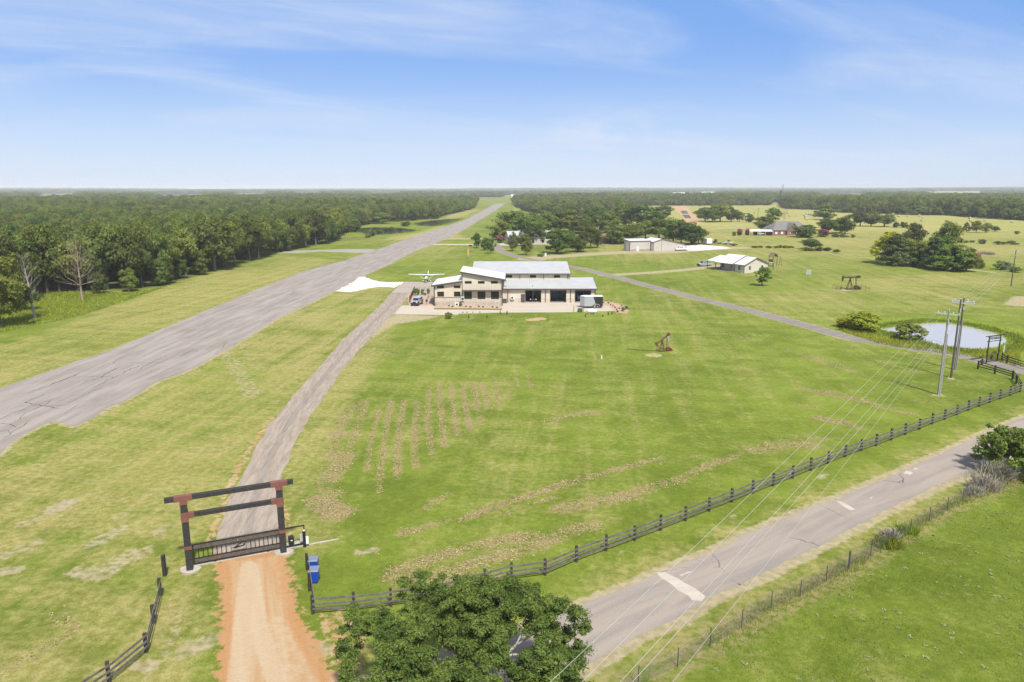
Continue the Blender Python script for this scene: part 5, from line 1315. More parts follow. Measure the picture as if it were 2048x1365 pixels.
# ------------------------------------------------------------------ the hangar home
def hangar():
    Yo, Yg, Ym = 175.2, 180.0, 188.0
    H = thing('hangar_house', 'long cream metal hangar home with open garage bays and stepped white roofs', 'building', (0, 0, 0))
    X = lambda px: (px - 1024) / 8.2
    xl, xm, xr = X(869), X(924.5), X(1004.5)
    zl, zmL, zR0, zR1 = 5.15, 6.15, 8.3, 6.6
    wins = [(874.6, 888.2, 2.28, 3.5), (908, 921.2, 2.28, 3.5), (874.6, 888.2, 4.34, 4.98), (908, 921.2, 4.34, 4.98)]
    winr = [(928.3, 943.8, 1.66, 3.55), (955.2, 971, 1.66, 3.55), (982, 998, 1.66, 3.55), (930, 943.6, 5.45, 6.08), (956, 969.6, 5.45, 6.08), (982, 995.4, 5.45, 6.08)]
    # office walls
    mb = MB()
    hl = [(X(a), X(b), c, d) for a, b, c, d in wins]; hr = [(X(a), X(b), c, d) for a, b, c, d in winr]
    wall(mb, xl, xm, 2.05, 5.05, Yo, .2, hl); wall(mb, xm, xr, 2.05, 6.45, Yo, .2, [(a, b, max(c, 2.05), d) for a, b, c, d in hr])
    mb.prism([(xl, 5.05), (xm, 5.05), (xm, zmL), (xl, zl)], 'y', Yo, Yo + .2)
    mb.prism([(xm, 6.45), (xr, 6.45), (xr, zR1), (xm, zR0)], 'y', Yo, Yo + .2)
    mb.prism([(Yo + .2, 0), (Yo + 12, 0), (Yo + 12, zl), (Yo + .2, zl)], 'x', xl, xl + .2)
    mb.prism([(Yo + .2, 0), (Yo + 12, 0), (Yo + 12, zR1), (Yo + .2, zR1)], 'x', xr - .2, xr)
    mb.prism([(Yo + .2, 4.6), (Yo + 12, 4.6), (Yo + 12, zR0), (Yo + .2, zR0)], 'x', xm, xm + .2)
    mb.prism([(xl + .2, 0), (xr - .2, 0), (xr - .2, zR1), (xm, zR1), (xm, zl), (xl + .2, zl)], 'y', Yo + 11.8, Yo + 12)
    mb.build('office_wall', M_CREAM, H)
    mb = MB(); mb.bx(xl + .25, xr - .25, Yo + 2.2, Yo + 2.3, .1, 5.0); mb.bx(xm + .25, xr - .25, Yo + 2.2, Yo + 2.3, 5.0, 6.5); mb.build('office_partition', M_FOUND, H)
    mb = MB(); wall(mb, xl - .04, xr + .04, 1.05, 2.05, Yo - .12, .32, [(a, b, c, 2.05) for a, b, c, d in hr[:3]]); mb.build('stone_band', M_STONE, H)
    mb = MB(); mb.bx(xl - .07, xr + .07, Yo - .16, Yo + .2, -.1, 1.05); mb.build('foundation', M_FOUND, H)
    for a, b in ((868.4, 926), (944.2, 954.8), (971.4, 981.6), (998.4, 1005)): mb = MB(); mb.bx(X(a), X(b), Yo - .18, Yo - .12, 2.05, 2.13); mb.build('stone_cap', M_TRIM, H)
    for a, b, c, d in hl: window(H, a, b, c, d, Yo)
    for a, b, c, d in hr[:3]: window(H, a, b, c, d, Yo - .05, 0)
    for a, b, c, d in hr[3:]: window(H, a, b, c, d, Yo)
    # office roofs
    o, bk = .55, Yo + 12.4
    mb = MB(); mb.slab([(xl - .6, Yo - o, zl - .02), (xm, Yo - o, zmL + .1), (xm, bk, zmL + .1), (xl - .6, bk, zl - .02)], .12); mb.build('lower_office_roof', M_ROOFW, H)
    s = (zR1 - zR0) / (xr - xm)
    A = lambda x: zR0 + .12 + s * (x - xm)
    mb = MB(); mb.slab([(xm - .45, Yo - o, A(xm - .45)), (xr + .7, Yo - o, A(xr + .7)), (xr + .7, bk, A(xr + .7)), (xm - .45, bk, A(xm - .45))], .12); mb.build('upper_office_roof', M_ROOFW, H)
    mb = MB()
    mb.prism([(xl - .62, zl - .02), (xm - .02, zmL + .08), (xm - .02, zmL - .32), (xl - .62, zl - .42)], 'y', Yo - o - .08, Yo - o)
    mb.prism([(xm - .47, A(xm - .47)), (xr + .72, A(xr + .72)), (xr + .72, A(xr + .72) - .40), (xm - .47, A(xm - .47) - .40)], 'y', Yo - o - .08, Yo - o)
    mb.bx(xl - .72, xl - .6, Yo - o, bk, zl - .35, zl); mb.bx(xr + .7, xr + .84, Yo - o, bk, A(xr + .7) - .3, A(xr + .7))
    mb.build('fascia', M_TRIM, H)
    mb = MB(); mb.bx(xm - .05, xr + .05, Yo - 1.0, Yo, 3.78, 3.92); mb.bx(xm - .08, xr + .08, Yo - 1.06, Yo - 1.0, 3.70, 3.98); mb.build('awning', M_TRIM, H)
    for q in ((xl - .12, xl + .1, Yo - .24, Yo - .1, .9, zl - .3), (xr - .14, xr + .12, Yo - .26, Yo - .12, .0, zR1 - .3), (xm - .03, xm + .12, Yo - .1, Yo, 2.1, 8.0)): mb = MB(); mb.bx(*q); mb.build('downspout', M_TRIM, H)
    # garage wing
    Xg = lambda px: (px - 1024) / 7.99
    g0, g1 = xr, Xg(1190.5)
    doors = [(Xg(1051.2), Xg(1081.6), -.1, 3.02), (Xg(1101), Xg(1131.7), -.1, 3.02), (Xg(1150.5), Xg(1181.2), -.1, 3.02)]
    pd = (Xg(1041.8), Xg(1049.8), -.1, 2.2)
    mb = MB(); wall(mb, g0, g1, 1.12, 3.62, Yg, .2, [(a, b, 1.12, d) for a, b, c, d in doors] + [(pd[0], pd[1], 1.12, pd[3])])
    mb.prism([(Yg + .2, 0), (Ym + 1.6, 0), (Ym + 1.6, 5.1), (Yg + .2, 3.62)], 'x', g1 - .2, g1)
    mb.bx(g0, g1 - .2, Ym + 1.4, Ym + 1.6, 0, 4.9)
    mb.build('garage_wall', M_CREAM, H)
    mb = MB(); wall(mb, g0, g1 + .04, 0, 1.12, Yg - .1, .3, [(a, b, -.1, 1.12) for a, b, c, d in doors] + [(pd[0], pd[1], -.1, 1.12)])
    for i in range(0, len(mb.v), 8): k = MB(); k.add(mb.v[i:i + 8], [(0, 2, 3, 1), (4, 5, 7, 6), (0, 1, 5, 4), (2, 6, 7, 3), (0, 4, 6, 2), (1, 3, 7, 5)]); k.build('stone_band', M_STONE, H)
    mb = MB(); mb.bx(g0 + .05, g1 - .25, Ym - .3, Ym - .2, .1, 4.6); mb.bx(g0 + 7.6, g0 + 7.7, Yg + 1, Ym - .3, .1, 4.2); mb.build('garage_lining', M_INT, H)
    mb = MB(); mb.bx(g0 + .02, g1 - .22, Yg, Ym, .0, .1); mb.build('garage_floor', M_FLOOR, H)
    for a, b, c, d in doors:
        mb = MB(); t = .1
        mb.bx(a - t, a, Yg - .14, Yg + .24, 0.08, d); mb.bx(b, b + t, Yg - .14, Yg + .24, 0.08, d); mb.bx(a - t, b + t, Yg - .14, Yg + .24, d, d + t)
        mb.build('garage_door_frame', M_TRIM, H)
        mb = MB(); mb.bx(a + .1, b - .1, Yg + .4, Yg + 3.0, 3.05, 3.12); mb.build('raised_garage_door', M_INT, H)
    mb = MB(); mb.bx(pd[0], pd[1], Yg - .02, Yg + .06, .08, pd[3]); dr = mb.build('side_door', M_DKGREY, H)
    mb = MB(); mb.bx(pd[1] - .2, pd[1] - .1, Yg - .09, Yg - .02, 1.05, 1.15); mb.build('handle', M_GALV, dr)
    R = lambda y: 3.72 + .157 * (y - Yg)
    mb = MB(); mb.slab([(g0 - .2, Yg - .55, R(Yg - .55)), (g1 + .35, Yg - .55, R(Yg - .55)), (g1 + .35, Ym + 1.7, R(Ym + 1.7)), (g0 - .2, Ym + 1.7, R(Ym + 1.7))], .12); mb.build('garage_roof', M_ROOF, H)
    mb = MB(); mb.bx(g0, g1 + .37, Yg - .67, Yg - .55, R(Yg - .55) - .27, R(Yg - .55) + .02)
    mb.build('garage_gutter', M_TRIM, H)
    for px in (1015.5, 1091, 1141, 1190.2): mb = MB(); mb.bx(Xg(px) - .08, Xg(px) + .08, Yg - .22, Yg - .1, .08, 3.5); mb.build('downspout', M_TRIM, H)
    mb = MB(); mb.prism([(Yg - .55, R(Yg - .55) - .3), (Ym + 1.7, R(Ym + 1.7) - .3), (Ym + 1.7, R(Ym + 1.7) + .02), (Yg - .55, R(Yg - .55) + .02)], 'x', g1 + .35, g1 + .42); mb.build('garage_rake', M_TRIM, H)
    # tall hangar behind
    Xm = lambda px: (px - 1024) / 7.69
    m0, m1 = -10.2, Xm(1138.5)
    tw = [(Xm(a), Xm(b), 5.36, 6.02) for a, b in ((1012, 1024.4), (1059.7, 1072), (1107.6, 1120))]
    mb = MB(); wall(mb, m0, m1, 4.6, 6.5, Ym, .2, tw)
    mb.prism([(Ym + .2, 0), (Ym + 24, 0), (Ym + 24, 6.5), (Ym + 12, 8.4), (Ym + .2, 6.5)], 'x', m1 - .2, m1); mb.prism([(Ym + .2, 0), (Ym + 24, 0), (Ym + 24, 6.5), (Ym + 12, 8.4), (Ym + .2, 6.5)], 'x', m0, m0 + .2)
    mb.bx(m0 + .2, m1 - .2, Ym + 23.8, Ym + 24, 0, 6.5); mb.build('hangar_wall', M_CREAM, H)
    for w in tw: window(H, *w, Ym)
    mb = MB(); mb.bx(m0 + .3, m1 - .3, Ym + 1.2, Ym + 1.3, 4.7, 6.3); mb.build('hangar_lining', M_FOUND, H)
    T = lambda y: 6.58 + .155 * (y - Ym) if y < Ym + 12.01 else 6.58 + .155 * (2 * (Ym + 12) - y - Ym)
    mb = MB()
    for a, b in ((Ym - .55, Ym + 12), (Ym + 12, Ym + 24.5)):
        mb.slab([(m0 - .3, a, T(a)), (m1 + .3, a, T(a)), (m1 + .3, b, T(b)), (m0 - .3, b, T(b))], .12)
    mb.build('hangar_roof', M_ROOF, H)
    mb = MB(); mb.bx(m0 - .3, m1 + .34, Ym - .66, Ym - .55, T(Ym - .55) - .26, T(Ym - .55) + .02)
    mb.build('hangar_gutter', M_TRIM, H)
    for px in (1039.7, 1087.5, 1135.4, 1138.6): mb = MB(); mb.bx(Xm(px) - .07, Xm(px) + .07, Ym - .1, Ym, R(Ym) + .02, 6.45); mb.build('downspout', M_TRIM, H)
    mb = MB(); mb.prism([(Ym - .55, T(Ym - .55) - .28), (Ym + 12, T(Ym + 12) - .28), (Ym + 12, T(Ym + 12) + .02), (Ym - .55, T(Ym - .55) + .02)], 'x', m1 + .3, m1 + .37); mb.build('hangar_rake', M_TRIM, H)
    mb = MB()
    for z, l in ((5.5, 1.1), (4.2, 1.0)): mb.tube([(xr + .1, Yo + 1, z + .6), (xr + l * .6, Yo + .6, z + .55), (xr + l, Yo + .5, z + .55)], .09, 6); 
    mb.build('wall_light', M_DKGREY, H)
    # air units
    def condenser(x, y, z, w, d, h, label, mt=M_WHITE):
        t = thing('air_conditioner', label, 'air conditioner', (x, y, z))
        k = MB(); k.bx(-w / 2, w / 2, -d / 2, d / 2, 0, h); k.build('cabinet', mt, t, bevel=.03)
        k = MB(); k.prism([(math.cos(a) * h * .34 + w * .0, math.sin(a) * h * .34 + h * .5) for a in [i * .3927 for i in range(16)]], 'y', -d / 2 - .03, -d / 2 - .002); k.build('fan_grille', M_DKGREY, t)
        return t
    condenser(X(914), Yo - .75, .08, .95, .4, .8, 'cream air unit on the planting strip before the office wall')
    condenser(X(925.5), Yo - .32, 1.3, .75, .25, 1.0, 'white box unit mounted on the office stone wall')
    condenser(Xg(1024.5), Yg - .38, .95, .95, .4, .85, 'white fan unit mounted on the garage wall')
    condenser(Xg(1009.5), Yg - .8, .08, 1.0, 1.0, 1.05, 'grey cube air unit in the corner between office and garage', M_DKGREY)
hangar()

# ------------------------------------------------------------------ vehicles
M_CARGLASS = mat('car_glass', (0.02, 0.024, 0.028), .08, var=.05)
M_LAMP = mat('headlamp', (0.62, 0.64, 0.66), .15, var=.05)
M_REDL = mat('tail_lamp', (0.30, 0.02, 0.02), .2, var=.05)
def wheel(parent, x, y, r, w=.24):
    k = MB(); k.tube([(x, y - w / 2, r), (x, y - w / 2 + .04, r), (x, y + w / 2 - .04, r), (x, y + w / 2, r)], [r * .9, r, r, r * .9], 16)
    o = k.build('wheel', M_RUBBER, parent)
    s = 1 if y > 0 else -1
    k = MB(); k.tube([(x, y + s * (w / 2 - .05), r), (x, y + s * (w / 2 + .012), r)], r * .6, 12); k.build('rim', M_RIM, o)
def car_body(parent, prof, w, m, name='body', tuck=.1, bev=.05):
    """side profile (x,z) lofted across the width, tucked in towards the top"""
    zs = [q[1] for q in prof]; z0, z1 = min(zs), max(zs)
    k = MB(); rings = []
    for f, s in ((-1, 0), (-.97, 1), (.97, 1), (1, 0)):
        ring = []
        for x, z in prof:
            u = (z - z0) / (z1 - z0); hw = w / 2 * (1 - tuck * u * u)
            ring.append((x * (1 if s else .99), f * hw, z))
        rings.append(ring)
    k.loft(rings); return k.build(name, m, parent, bevel=bev)
def vehicle(kind, x, y, rz, label, cat, paint, name, L_=5.6, W=1.95, z=0.0):
    """front of the vehicle points along +x"""
    t = thing(name, label, cat, (x, y, z), rz)
    h = L_ / 2
    if kind in ('pickup', 'topper'):
        car_body(t, [(h, .55), (h, 1.05), (h - .1, 1.16), (h - 1.35, 1.22), (-h, 1.22), (-h, .55)], W, paint)
        cab = [(h - 1.3, 1.2), (h - 1.95, 1.86), (h - 2.25, 1.92), (h - 3.55, 1.92), (h - 3.8, 1.82), (h - 3.95, 1.2)]
        car_body(t, cab, W * .95, paint, 'cab', .16)
        k = MB()
        for s in (-1, 1):
            k.prism([(h - 1.6, 1.26), (h - 2.05, 1.78), (h - 2.6, 1.80), (h - 2.6, 1.26)], 'y', s * W * .445 - .012, s * W * .445 + .012); k.prism([(h - 2.7, 1.26), (h - 2.7, 1.80), (h - 3.5, 1.80), (h - 3.7, 1.26)], 'y', s * W * .445 - .012, s * W * .445 + .012)
        k.slab([(h - 1.35, -W * .40, 1.30), (h - 1.35, W * .40, 1.30), (h - 1.92, W * .37, 1.86), (h - 1.92, -W * .37, 1.86)], .02)
        k.build('window', M_CARGLASS, t)
        if kind == 'topper':
            car_body(t, [(h - 3.9, 1.2), (h - 3.95, 1.88), (-h + .1, 1.86), (-h + .02, 1.2)], W * .93, paint, 'bed_cover', .12)
            k = MB()
            for s in (-1, 1): k.bx(-h + .5, h - 4.3, s * W * .438 - .012, s * W * .438 + .012, 1.42, 1.72)
            k.build('side_window', M_CARGLASS, t)
        else:
            k = MB(); k.bx(-h + .08, h - 4.0, -W * .42, W * .42, 1.215, 1.225); k.build('bed', M_DKGREY, t)
        k = MB(); k.bx(h - .02, h + .06, -W * .40, W * .40, .62, 1.05); k.bx(h - .05, h + .12, -W * .47, W * .47, .42, .62); k.build('grille', M_DKGREY if kind == 'pickup' else M_GREY, t)
        r, wx = .40, (h - .95, -h + 1.15)
    elif kind == 'jeep':
        car_body(t, [(h, .55), (h, 1.10), (h - 1.25, 1.20), (-h + .15, 1.20), (-h + .15, .55)], W * .86, paint)
        car_body(t, [(h - 1.3, 1.19), (h - 1.65, 1.80), (-h + .25, 1.84), (-h + .17, 1.19)], W * .84, paint, 'hard_top', .1, .03)
        k = MB()
        for s in (-1, 1):
            k.bx(h - 2.4, h - 1.65, s * W * .40 - .02, s * W * .40 + .02, 1.26, 1.72); k.bx(h - 3.3, h - 2.5, s * W * .40 - .02, s * W * .40 + .02, 1.26, 1.72); k.bx(-h + .35, h - 3.4, s * W * .40 - .02, s * W * .40 + .02, 1.26, 1.72)
        k.slab([(h - 1.27, -W * .37, 1.28), (h - 1.27, W * .37, 1.28), (h - 1.58, W * .36, 1.76), (h - 1.58, -W * .36, 1.76)], .02); k.build('window', M_CARGLASS, t)
        k = MB()
        for s in (-1, 1): k.bx(h - 1.25, h - .1, s * W * .47 - .14, s * W * .47 + .14, .92, 1.02); k.bx(-h + .2, -h + 1.3, s * W * .47 - .14, s * W * .47 + .14, .92, 1.02)
        k.bx(h - .02, h + .22, -W * .48, W * .48, .50, .74); k.bx(h - .02, h + .04, -W * .33, W * .33, .74, 1.06); k.build('fender', M_BLACK, t)
        k = MB(); k.tube([(-h + .1, 0, 1.05), (-h - .14, 0, 1.05)], .40, 14); k.build('spare_wheel', M_RUBBER, t)
        r, wx = .43, (h - .72, -h + .78)
    else:
        car_body(t, [(h, .35), (h, .70), (h - .35, .82), (h - 1.4, .95), (-h + .9, 1.0), (-h + .05, .92), (-h, .35)], W, paint, tuck=.06)
        car_body(t, [(h - 1.25, .93), (h - 2.1, 1.40), (h - 3.0, 1.45), (-h + 1.0, 1.32), (-h + .45, .97)], W * .88, M_CARGLASS, 'window', .22)
        k = MB(); k.slab([(h - 2.1, -W * .30, 1.46), (h - 2.1, W * .30, 1.46), (-h + 1.3, W * .30, 1.44), (-h + 1.3, -W * .30, 1.44)], .05); k.build('roof', paint, t)
        r, wx = .33, (h - .9, -h + .95)
    k = [MB(), MB()]
    for s in (-1, 1):
        q = MB(); q.box((h - .02 if kind != 'jeep' else h + .02, s * W * (.36 if kind != 'jeep' else .28), .92 if kind != 'car' else .66), (.10, .28, .18)); q.build('headlight', M_LAMP, t)
        q = MB(); q.box((-h + .01, s * W * .42, .95), (.08, .14, .3)); q.build('tail_light', M_REDL, t)
        for xx in wx: wheel(t, xx, s * (W / 2 - .14), r)
    return t
P_SILVER = mat('silver_paint', (0.40, 0.42, 0.45), .25, metal=.3, var=.04, coat=.6); P_WHITEC = mat('white_car_paint', (0.68, 0.68, 0.68), .25, var=.03, coat=.6); P_DARK = mat('dark_blue_paint', (0.012, 0.014, 0.022), .2, var=.1, coat=.8); P_JEEP = mat('pale_grey_paint', (0.42, 0.44, 0.47), .3, var=.04, coat=.5); P_RED = mat('red_paint', (0.35, 0.04, 0.03), .3, coat=.5)
jx, jy = G(829.5, 613)
vehicle('jeep', jx + .35, jy + 1.9, math.radians(-100), 'pale grey boxy off-roader with black fenders on the forecourt corner', 'off-roader', P_JEEP, 'off_roader', 4.5, 1.95, .08)
vehicle('car', 5.35, 183.2, math.radians(-90), 'dark sports saloon parked nose out in the first garage bay', 'car', P_DARK, 'saloon_car', 4.7, 1.9, .1)
vehicle('pickup', 17.6, 184.4, math.radians(-90), 'white pickup parked nose out in the third garage bay', 'pickup truck', P_WHITEC, 'pickup_truck', 5.4, 1.95, .1)
sx, sy = G(1415, 533)
vehicle('pickup', sx - .9, sy + .6, math.radians(205), 'silver crew cab pickup with black grille under the white house carport', 'pickup truck', P_SILVER, 'pickup_truck', 6.0, 2.0)
wx_, wy_ = G(1363, 502)
vehicle('topper', wx_, wy_ + 1.0, math.radians(192), 'white pickup with a covered bed beside the metal shed', 'pickup truck', P_WHITEC, 'pickup_truck', 6.0, 2.0)
rx_, ry_ = G(1531, 469.5)
vehicle('car', rx_, ry_, math.radians(180), 'red car beside the white carport at the ranch house', 'car', P_RED, 'parked_car', 4.6, 1.85)
wx2, wy2 = G(1521, 470)
vehicle('car', wx2, wy2, math.radians(170), 'white car under the white carport at the ranch house', 'car', P_WHITEC, 'parked_car', 4.6, 1.85)
# workshop clutter in the bays
def shelf_unit():
    t = thing('storage_shelf', 'dark steel shelf with boxes at the back of the second garage bay', 'shelf', (13.3, 186.6, .1))
    k = MB()
    for x in (-.9, .9):
        for y in (-.3, .3): k.bx(x - .03, x + .03, y - .03, y + .03, 0, 2.2)
    for z in (.2, .8, 1.4, 2.0): k.bx(-.95, .95, -.33, .33, z, z + .04)
    k.build('rack', M_DKGREY, t)
    for i, (x, z, s) in enumerate(((-.5, .24, .4), (.3, .24, .5), (-.3, .84, .45), (.5, .84, .35), (0, 1.44, .5))):
        k = MB(); k.bx(x - s / 2, x + s / 2, -.25, .25, z, z + s * .8); o = k.build('storage_box', M_GREY); o.location = (13.3, 186.6, .1); tag(o, 'grey box stored on the garage shelf', 'box', 'boxes on the garage shelf')
shelf_unit()

# ------------------------------------------------------------------ box trailer, tank and small things on the forecourt
def box_trailer():
    t = thing('box_trailer', 'enclosed grey box trailer with a black slanted rear half on the forecourt', 'trailer', (19.35, 171.2, .08), math.radians(2))
    k = MB()
    x0, x1, w, z0, z1 = -2.05, 2.35, 2.3, .45, 2.75
    k.prism([(x0, z0), (.75, z0), (.05, z1), (x0, z1)], 'y', 0, w); k.prism([(x0 - .95, w * .5), (x0, w), (x0, 0)], 'z', z0, z1)
    k.build('grey_body', mat('trailer_grey', (0.36, 0.37, 0.38), .4, var=.06), t)
    k = MB(); k.prism([(.75, z0), (x1, z0), (x1, z1), (.05, z1)], 'y', 0, w); k.build('black_body', mat('trailer_black', (0.022, 0.022, 0.024), .35, var=.2), t)
    k = MB(); k.prism([(x0 - 1.0, w * .5), (x0 - .03, w + .04), (x1 + .03, w + .04), (x1 + .03, -.04), (x0 - .03, -.04)], 'z', z1, z1 + .07); k.build('roof', M_WHITE, t)
    k = MB(); k.bx(x0 - .02, x1 + .02, -.02, w + .02, z0 - .1, z0); k.tube([(x0 - .6, w / 2, z0 - .05), (x0 - 2.0, w / 2, z0 - .05)], .06, 6); k.build('chassis', M_BLACK, t)
    for i, x in enumerate((.3, 1.1)):
        k = MB(); k.tube([(x, -.12, .36), (x, .14, .36)], .36, 16); o = k.build('wheel', M_RUBBER, t)
        k = MB(); k.tube([(x, -.14, .36), (x, -.1, .36)], .2, 10); k.build('rim', M_RIM, o)
    k = MB(); k.prism([(-.2, .45), (-.1, .85), (.2, .98), (1.2, .98), (1.5, .85), (1.6, .45), (1.5, .45), (1.4, .8), (1.15, .9), (.25, .9), (0, .8), (-.1, .45)], 'y', -.22, 0); k.build('mudguard', M_GALV, t)
box_trailer()
gx, gy = G(1184, 629)
t = thing('propane_tank', 'white horizontal propane tank on short legs at the lawn edge', 'tank', (gx, gy, 0))
k = MB(); n = 10
k.tube([(-1.15, 0, .75), (-1.08, 0, .75), (-.9, 0, .75), (.9, 0, .75), (1.08, 0, .75), (1.15, 0, .75)], [.12, .33, .46, .46, .33, .12], 16); k.build('vessel', M_WHITE, t, smooth=True)
for x in (-.7, .7):
    k = MB(); k.bx(x - .08, x + .08, -.3, .3, 0, .42); k.build('leg', M_GREY, t)
k = MB(); k.tube([(0, 0, 1.18), (0, 0, 1.38)], .15, 10); k.build('valve_dome', M_WHITE, t)
gx, gy = G(1160, 624.5)
t = thing('transformer_box', 'green utility transformer box at the forecourt edge', 'utility box', (gx, gy, .08)); k = MB(); k.bx(-.55, .55, -.4, .4, 0, .75); k.build('cabinet', mat('utility_green', (0.05, 0.10, 0.06), .5), t, bevel=.05); k = MB(); k.bx(-.58, .58, -.43, .0, .75, .8); k.build('lid', MATS['utility_green'], t)
for px, py, h, r, mt, nm, lab, cat in ((1147.5, 624.5, 1.45, .12, mat('safety_yellow', (0.55, 0.38, 0.06), .5), 'bollard', 'yellow bollard at the forecourt edge', 'bollard'), (1166.5, 624, 1.3, .06, M_RUST, 'steel_post', 'rusty steel post beside the green transformer box', 'post'), (1189.5, 626.5, 1.75, .10, M_GALV, 'vent_pipe', 'pale upright pipe with a cap behind the propane tank', 'pipe'), (936.6, 516, 3.0, .36, mat('orange_board', (0.60, 0.30, 0.12), .6), 'marker_board', 'orange upright marker board on the lawn behind the hangar', 'marker'), (1203, 718, .55, .12, M_WHITE, 'well_head', 'small white capped pipe standing in the front lawn', 'pipe'), (2006.5, 708, 1.4, .09, M_WHITE, 'marker_post', 'white marker post behind the right gate', 'post')):
    x, y = G(px, py); t = thing(nm, lab, cat, (x, y, .0)); k = MB()
    if nm == 'marker_board': k.bx(-.34, .34, -.05, .05, .9, 3.6); k.build('board', mt, t); k = MB(); k.bx(-.05, .05, .05, .12, 0, 3.3); k.build('post', M_GALV, t)
    else:
        k.tube([(0, 0, 0), (0, 0, h)], r, 8); k.build('shaft', mt, t); k = MB(); k.tube([(0, 0, h), (0, 0, h + .06), (0, 0, h + .1)], [r * 1.25, r * 1.25, r * .4], 8); k.build('cap', M_GREY if mt is not M_RUST else M_RUST, t)
k = MB(); x, y = G(911, 630); k.tube([(x, y, .0), (x, y, .22), (x, y, .26)], [.75, .75, .6], 18); tag(k.build('septic_lid', M_FOUND), 'round pale concrete lid beside the round bush', 'lid')
x, y = G(1617, 553); t = thing('notice_board', 'small grey board on two posts in the lawn by the pumpjack', 'board', (x, y, 0)); k = MB(); k.bx(-.7, .7, -.06, .06, .5, 2.2); k.build('panel', M_GALV, t)
for s in (-1, 1): k = MB(); k.bx(s * .74 - .05, s * .74 + .05, -.05, .05, 0, 2.3); k.build('post', M_GREY, t)
x, y = G(1600, 545)
# shrubs in the beds
for i, (px, py, s, kd, lab, gp) in enumerate([(821 + 0, 589, 0, '', '', '')]): pass
bedsh = [(833, 591, 15, 17, 'gbush', 'tall spiky pale shrub in the raised bed by the black fence'), (845, 590, 8, 14, 'gbush', 'low yellowish shrub in the raised bed'), (857, 588, 7, 12, 'bush', 'dark low shrub in the raised bed'), (850, 594, 5, 10, 'gbush', 'small pale shrub at the front of the raised bed'), (832, 608, 5, 6, 'bush', 'small plant above the ramp'), (838, 608.5, 4, 6, 'bush', 'small plant left of the ramp rail'), (853, 604, 5, 6, 'bush', 'dark plant beside the ramp rail'), (868.5, 612.5, 5, 8, 'bush', 'green shrub at the office corner'), (921, 613.5, 8, 12, 'bush', 'largest shrub in the planting strip under the office windows')]
for i, (px, py, w, h, kd, lab) in enumerate(bedsh):
    px_tree(kd, px, py, py - h, w, lab, cat='shrub', seed=1200 + i, trunk=False, name='shrub')
for i, (px, py) in enumerate([(898, 614), (905, 615), (932, 615), (941, 616), (957.5, 615), (966, 616), (985.5, 616), (994, 617)]):
    px_tree('bush', px, py, py - 4, 4.5, 'small round shrub in the strip under the office windows', cat='shrub', seed=1230 + i, trunk=False, name='shrub', group='small shrubs under the office windows')
for i, (px, py, h) in enumerate([(1000.5, 628.5, 8), (1014, 629, 8), (937.5, 637, 7), (974, 636, 6), (1171, 634, 7), (1205.5, 634, 5), (1216.5, 631, 7), (1224, 629, 6)]):
    px_tree('cedar', px, py, py - h, 3.6, 'knee high evergreen seedling in the lawn along the forecourt', cat='shrub', seed=1250 + i, trunk=False, name='evergreen_seedling', group='evergreen seedlings along the forecourt')
for i, (px, py, w, h) in enumerate([(1207, 607, 4, 4), (1217, 607.5, 4, 4), (1221, 611, 3, 3), (1230, 616.5, 4, 4), (1238.5, 618.5, 4, 4), (1233, 621, 3.5, 4), (1235, 625.5, 5, 5), (1226, 612.5, 3, 3), (1243, 614, 3.5, 4)]):
    px_tree('bush', px, py, py - h, w, 'small dark shrub in the mulch bed right of the trailer', cat='shrub', seed=1270 + i, trunk=False, name='shrub', group='shrubs in the mulch bed')
for i, (px, py, w, h, lab) in enumerate([(1246, 623, 9, 10, 'largest shrub in the mulch bed right of the trailer'), (1253, 619.5, 8, 9, 'second large shrub at the right tip of the mulch bed')]):
    px_tree('gbush', px, py, py - h, w, lab, cat='shrub', seed=1290 + i, trunk=False, name='shrub')
for i, (px, py) in enumerate([(926, 626.8), (934, 626.5), (946, 626.3), (959.5, 626.2)]):
    px_tree('bush', px, py, py - 2, 2.6, 'tiny plant along the forecourt edge', cat='plant', seed=1300 + i, trunk=False, name='edging_plant', group='tiny plants along the forecourt')
rng = np.random.default_rng(4)
M_ROCK = mat('pale_rock', (0.42, 0.34, 0.27), .9, var=.3, scale=6)
for i in range(16):
    u = rng.random(); px = 1212 + 44 * u + rng.normal(0, 3); py = 604 + 13 * u + rng.normal(0, 2.0); x, y = G(px, py); k = MB(); s = rng.uniform(.15, .32); k.ball((0, 0, s * .3), (s, s * .8, s * .6), 7, 4); o = k.build('boulder', M_ROCK); o.location = (x, y, .03); o.rotation_euler.z = rng.uniform(0, 6); tag(o, 'pale rock in the mulch bed right of the trailer', 'rock', 'rocks in the mulch bed')
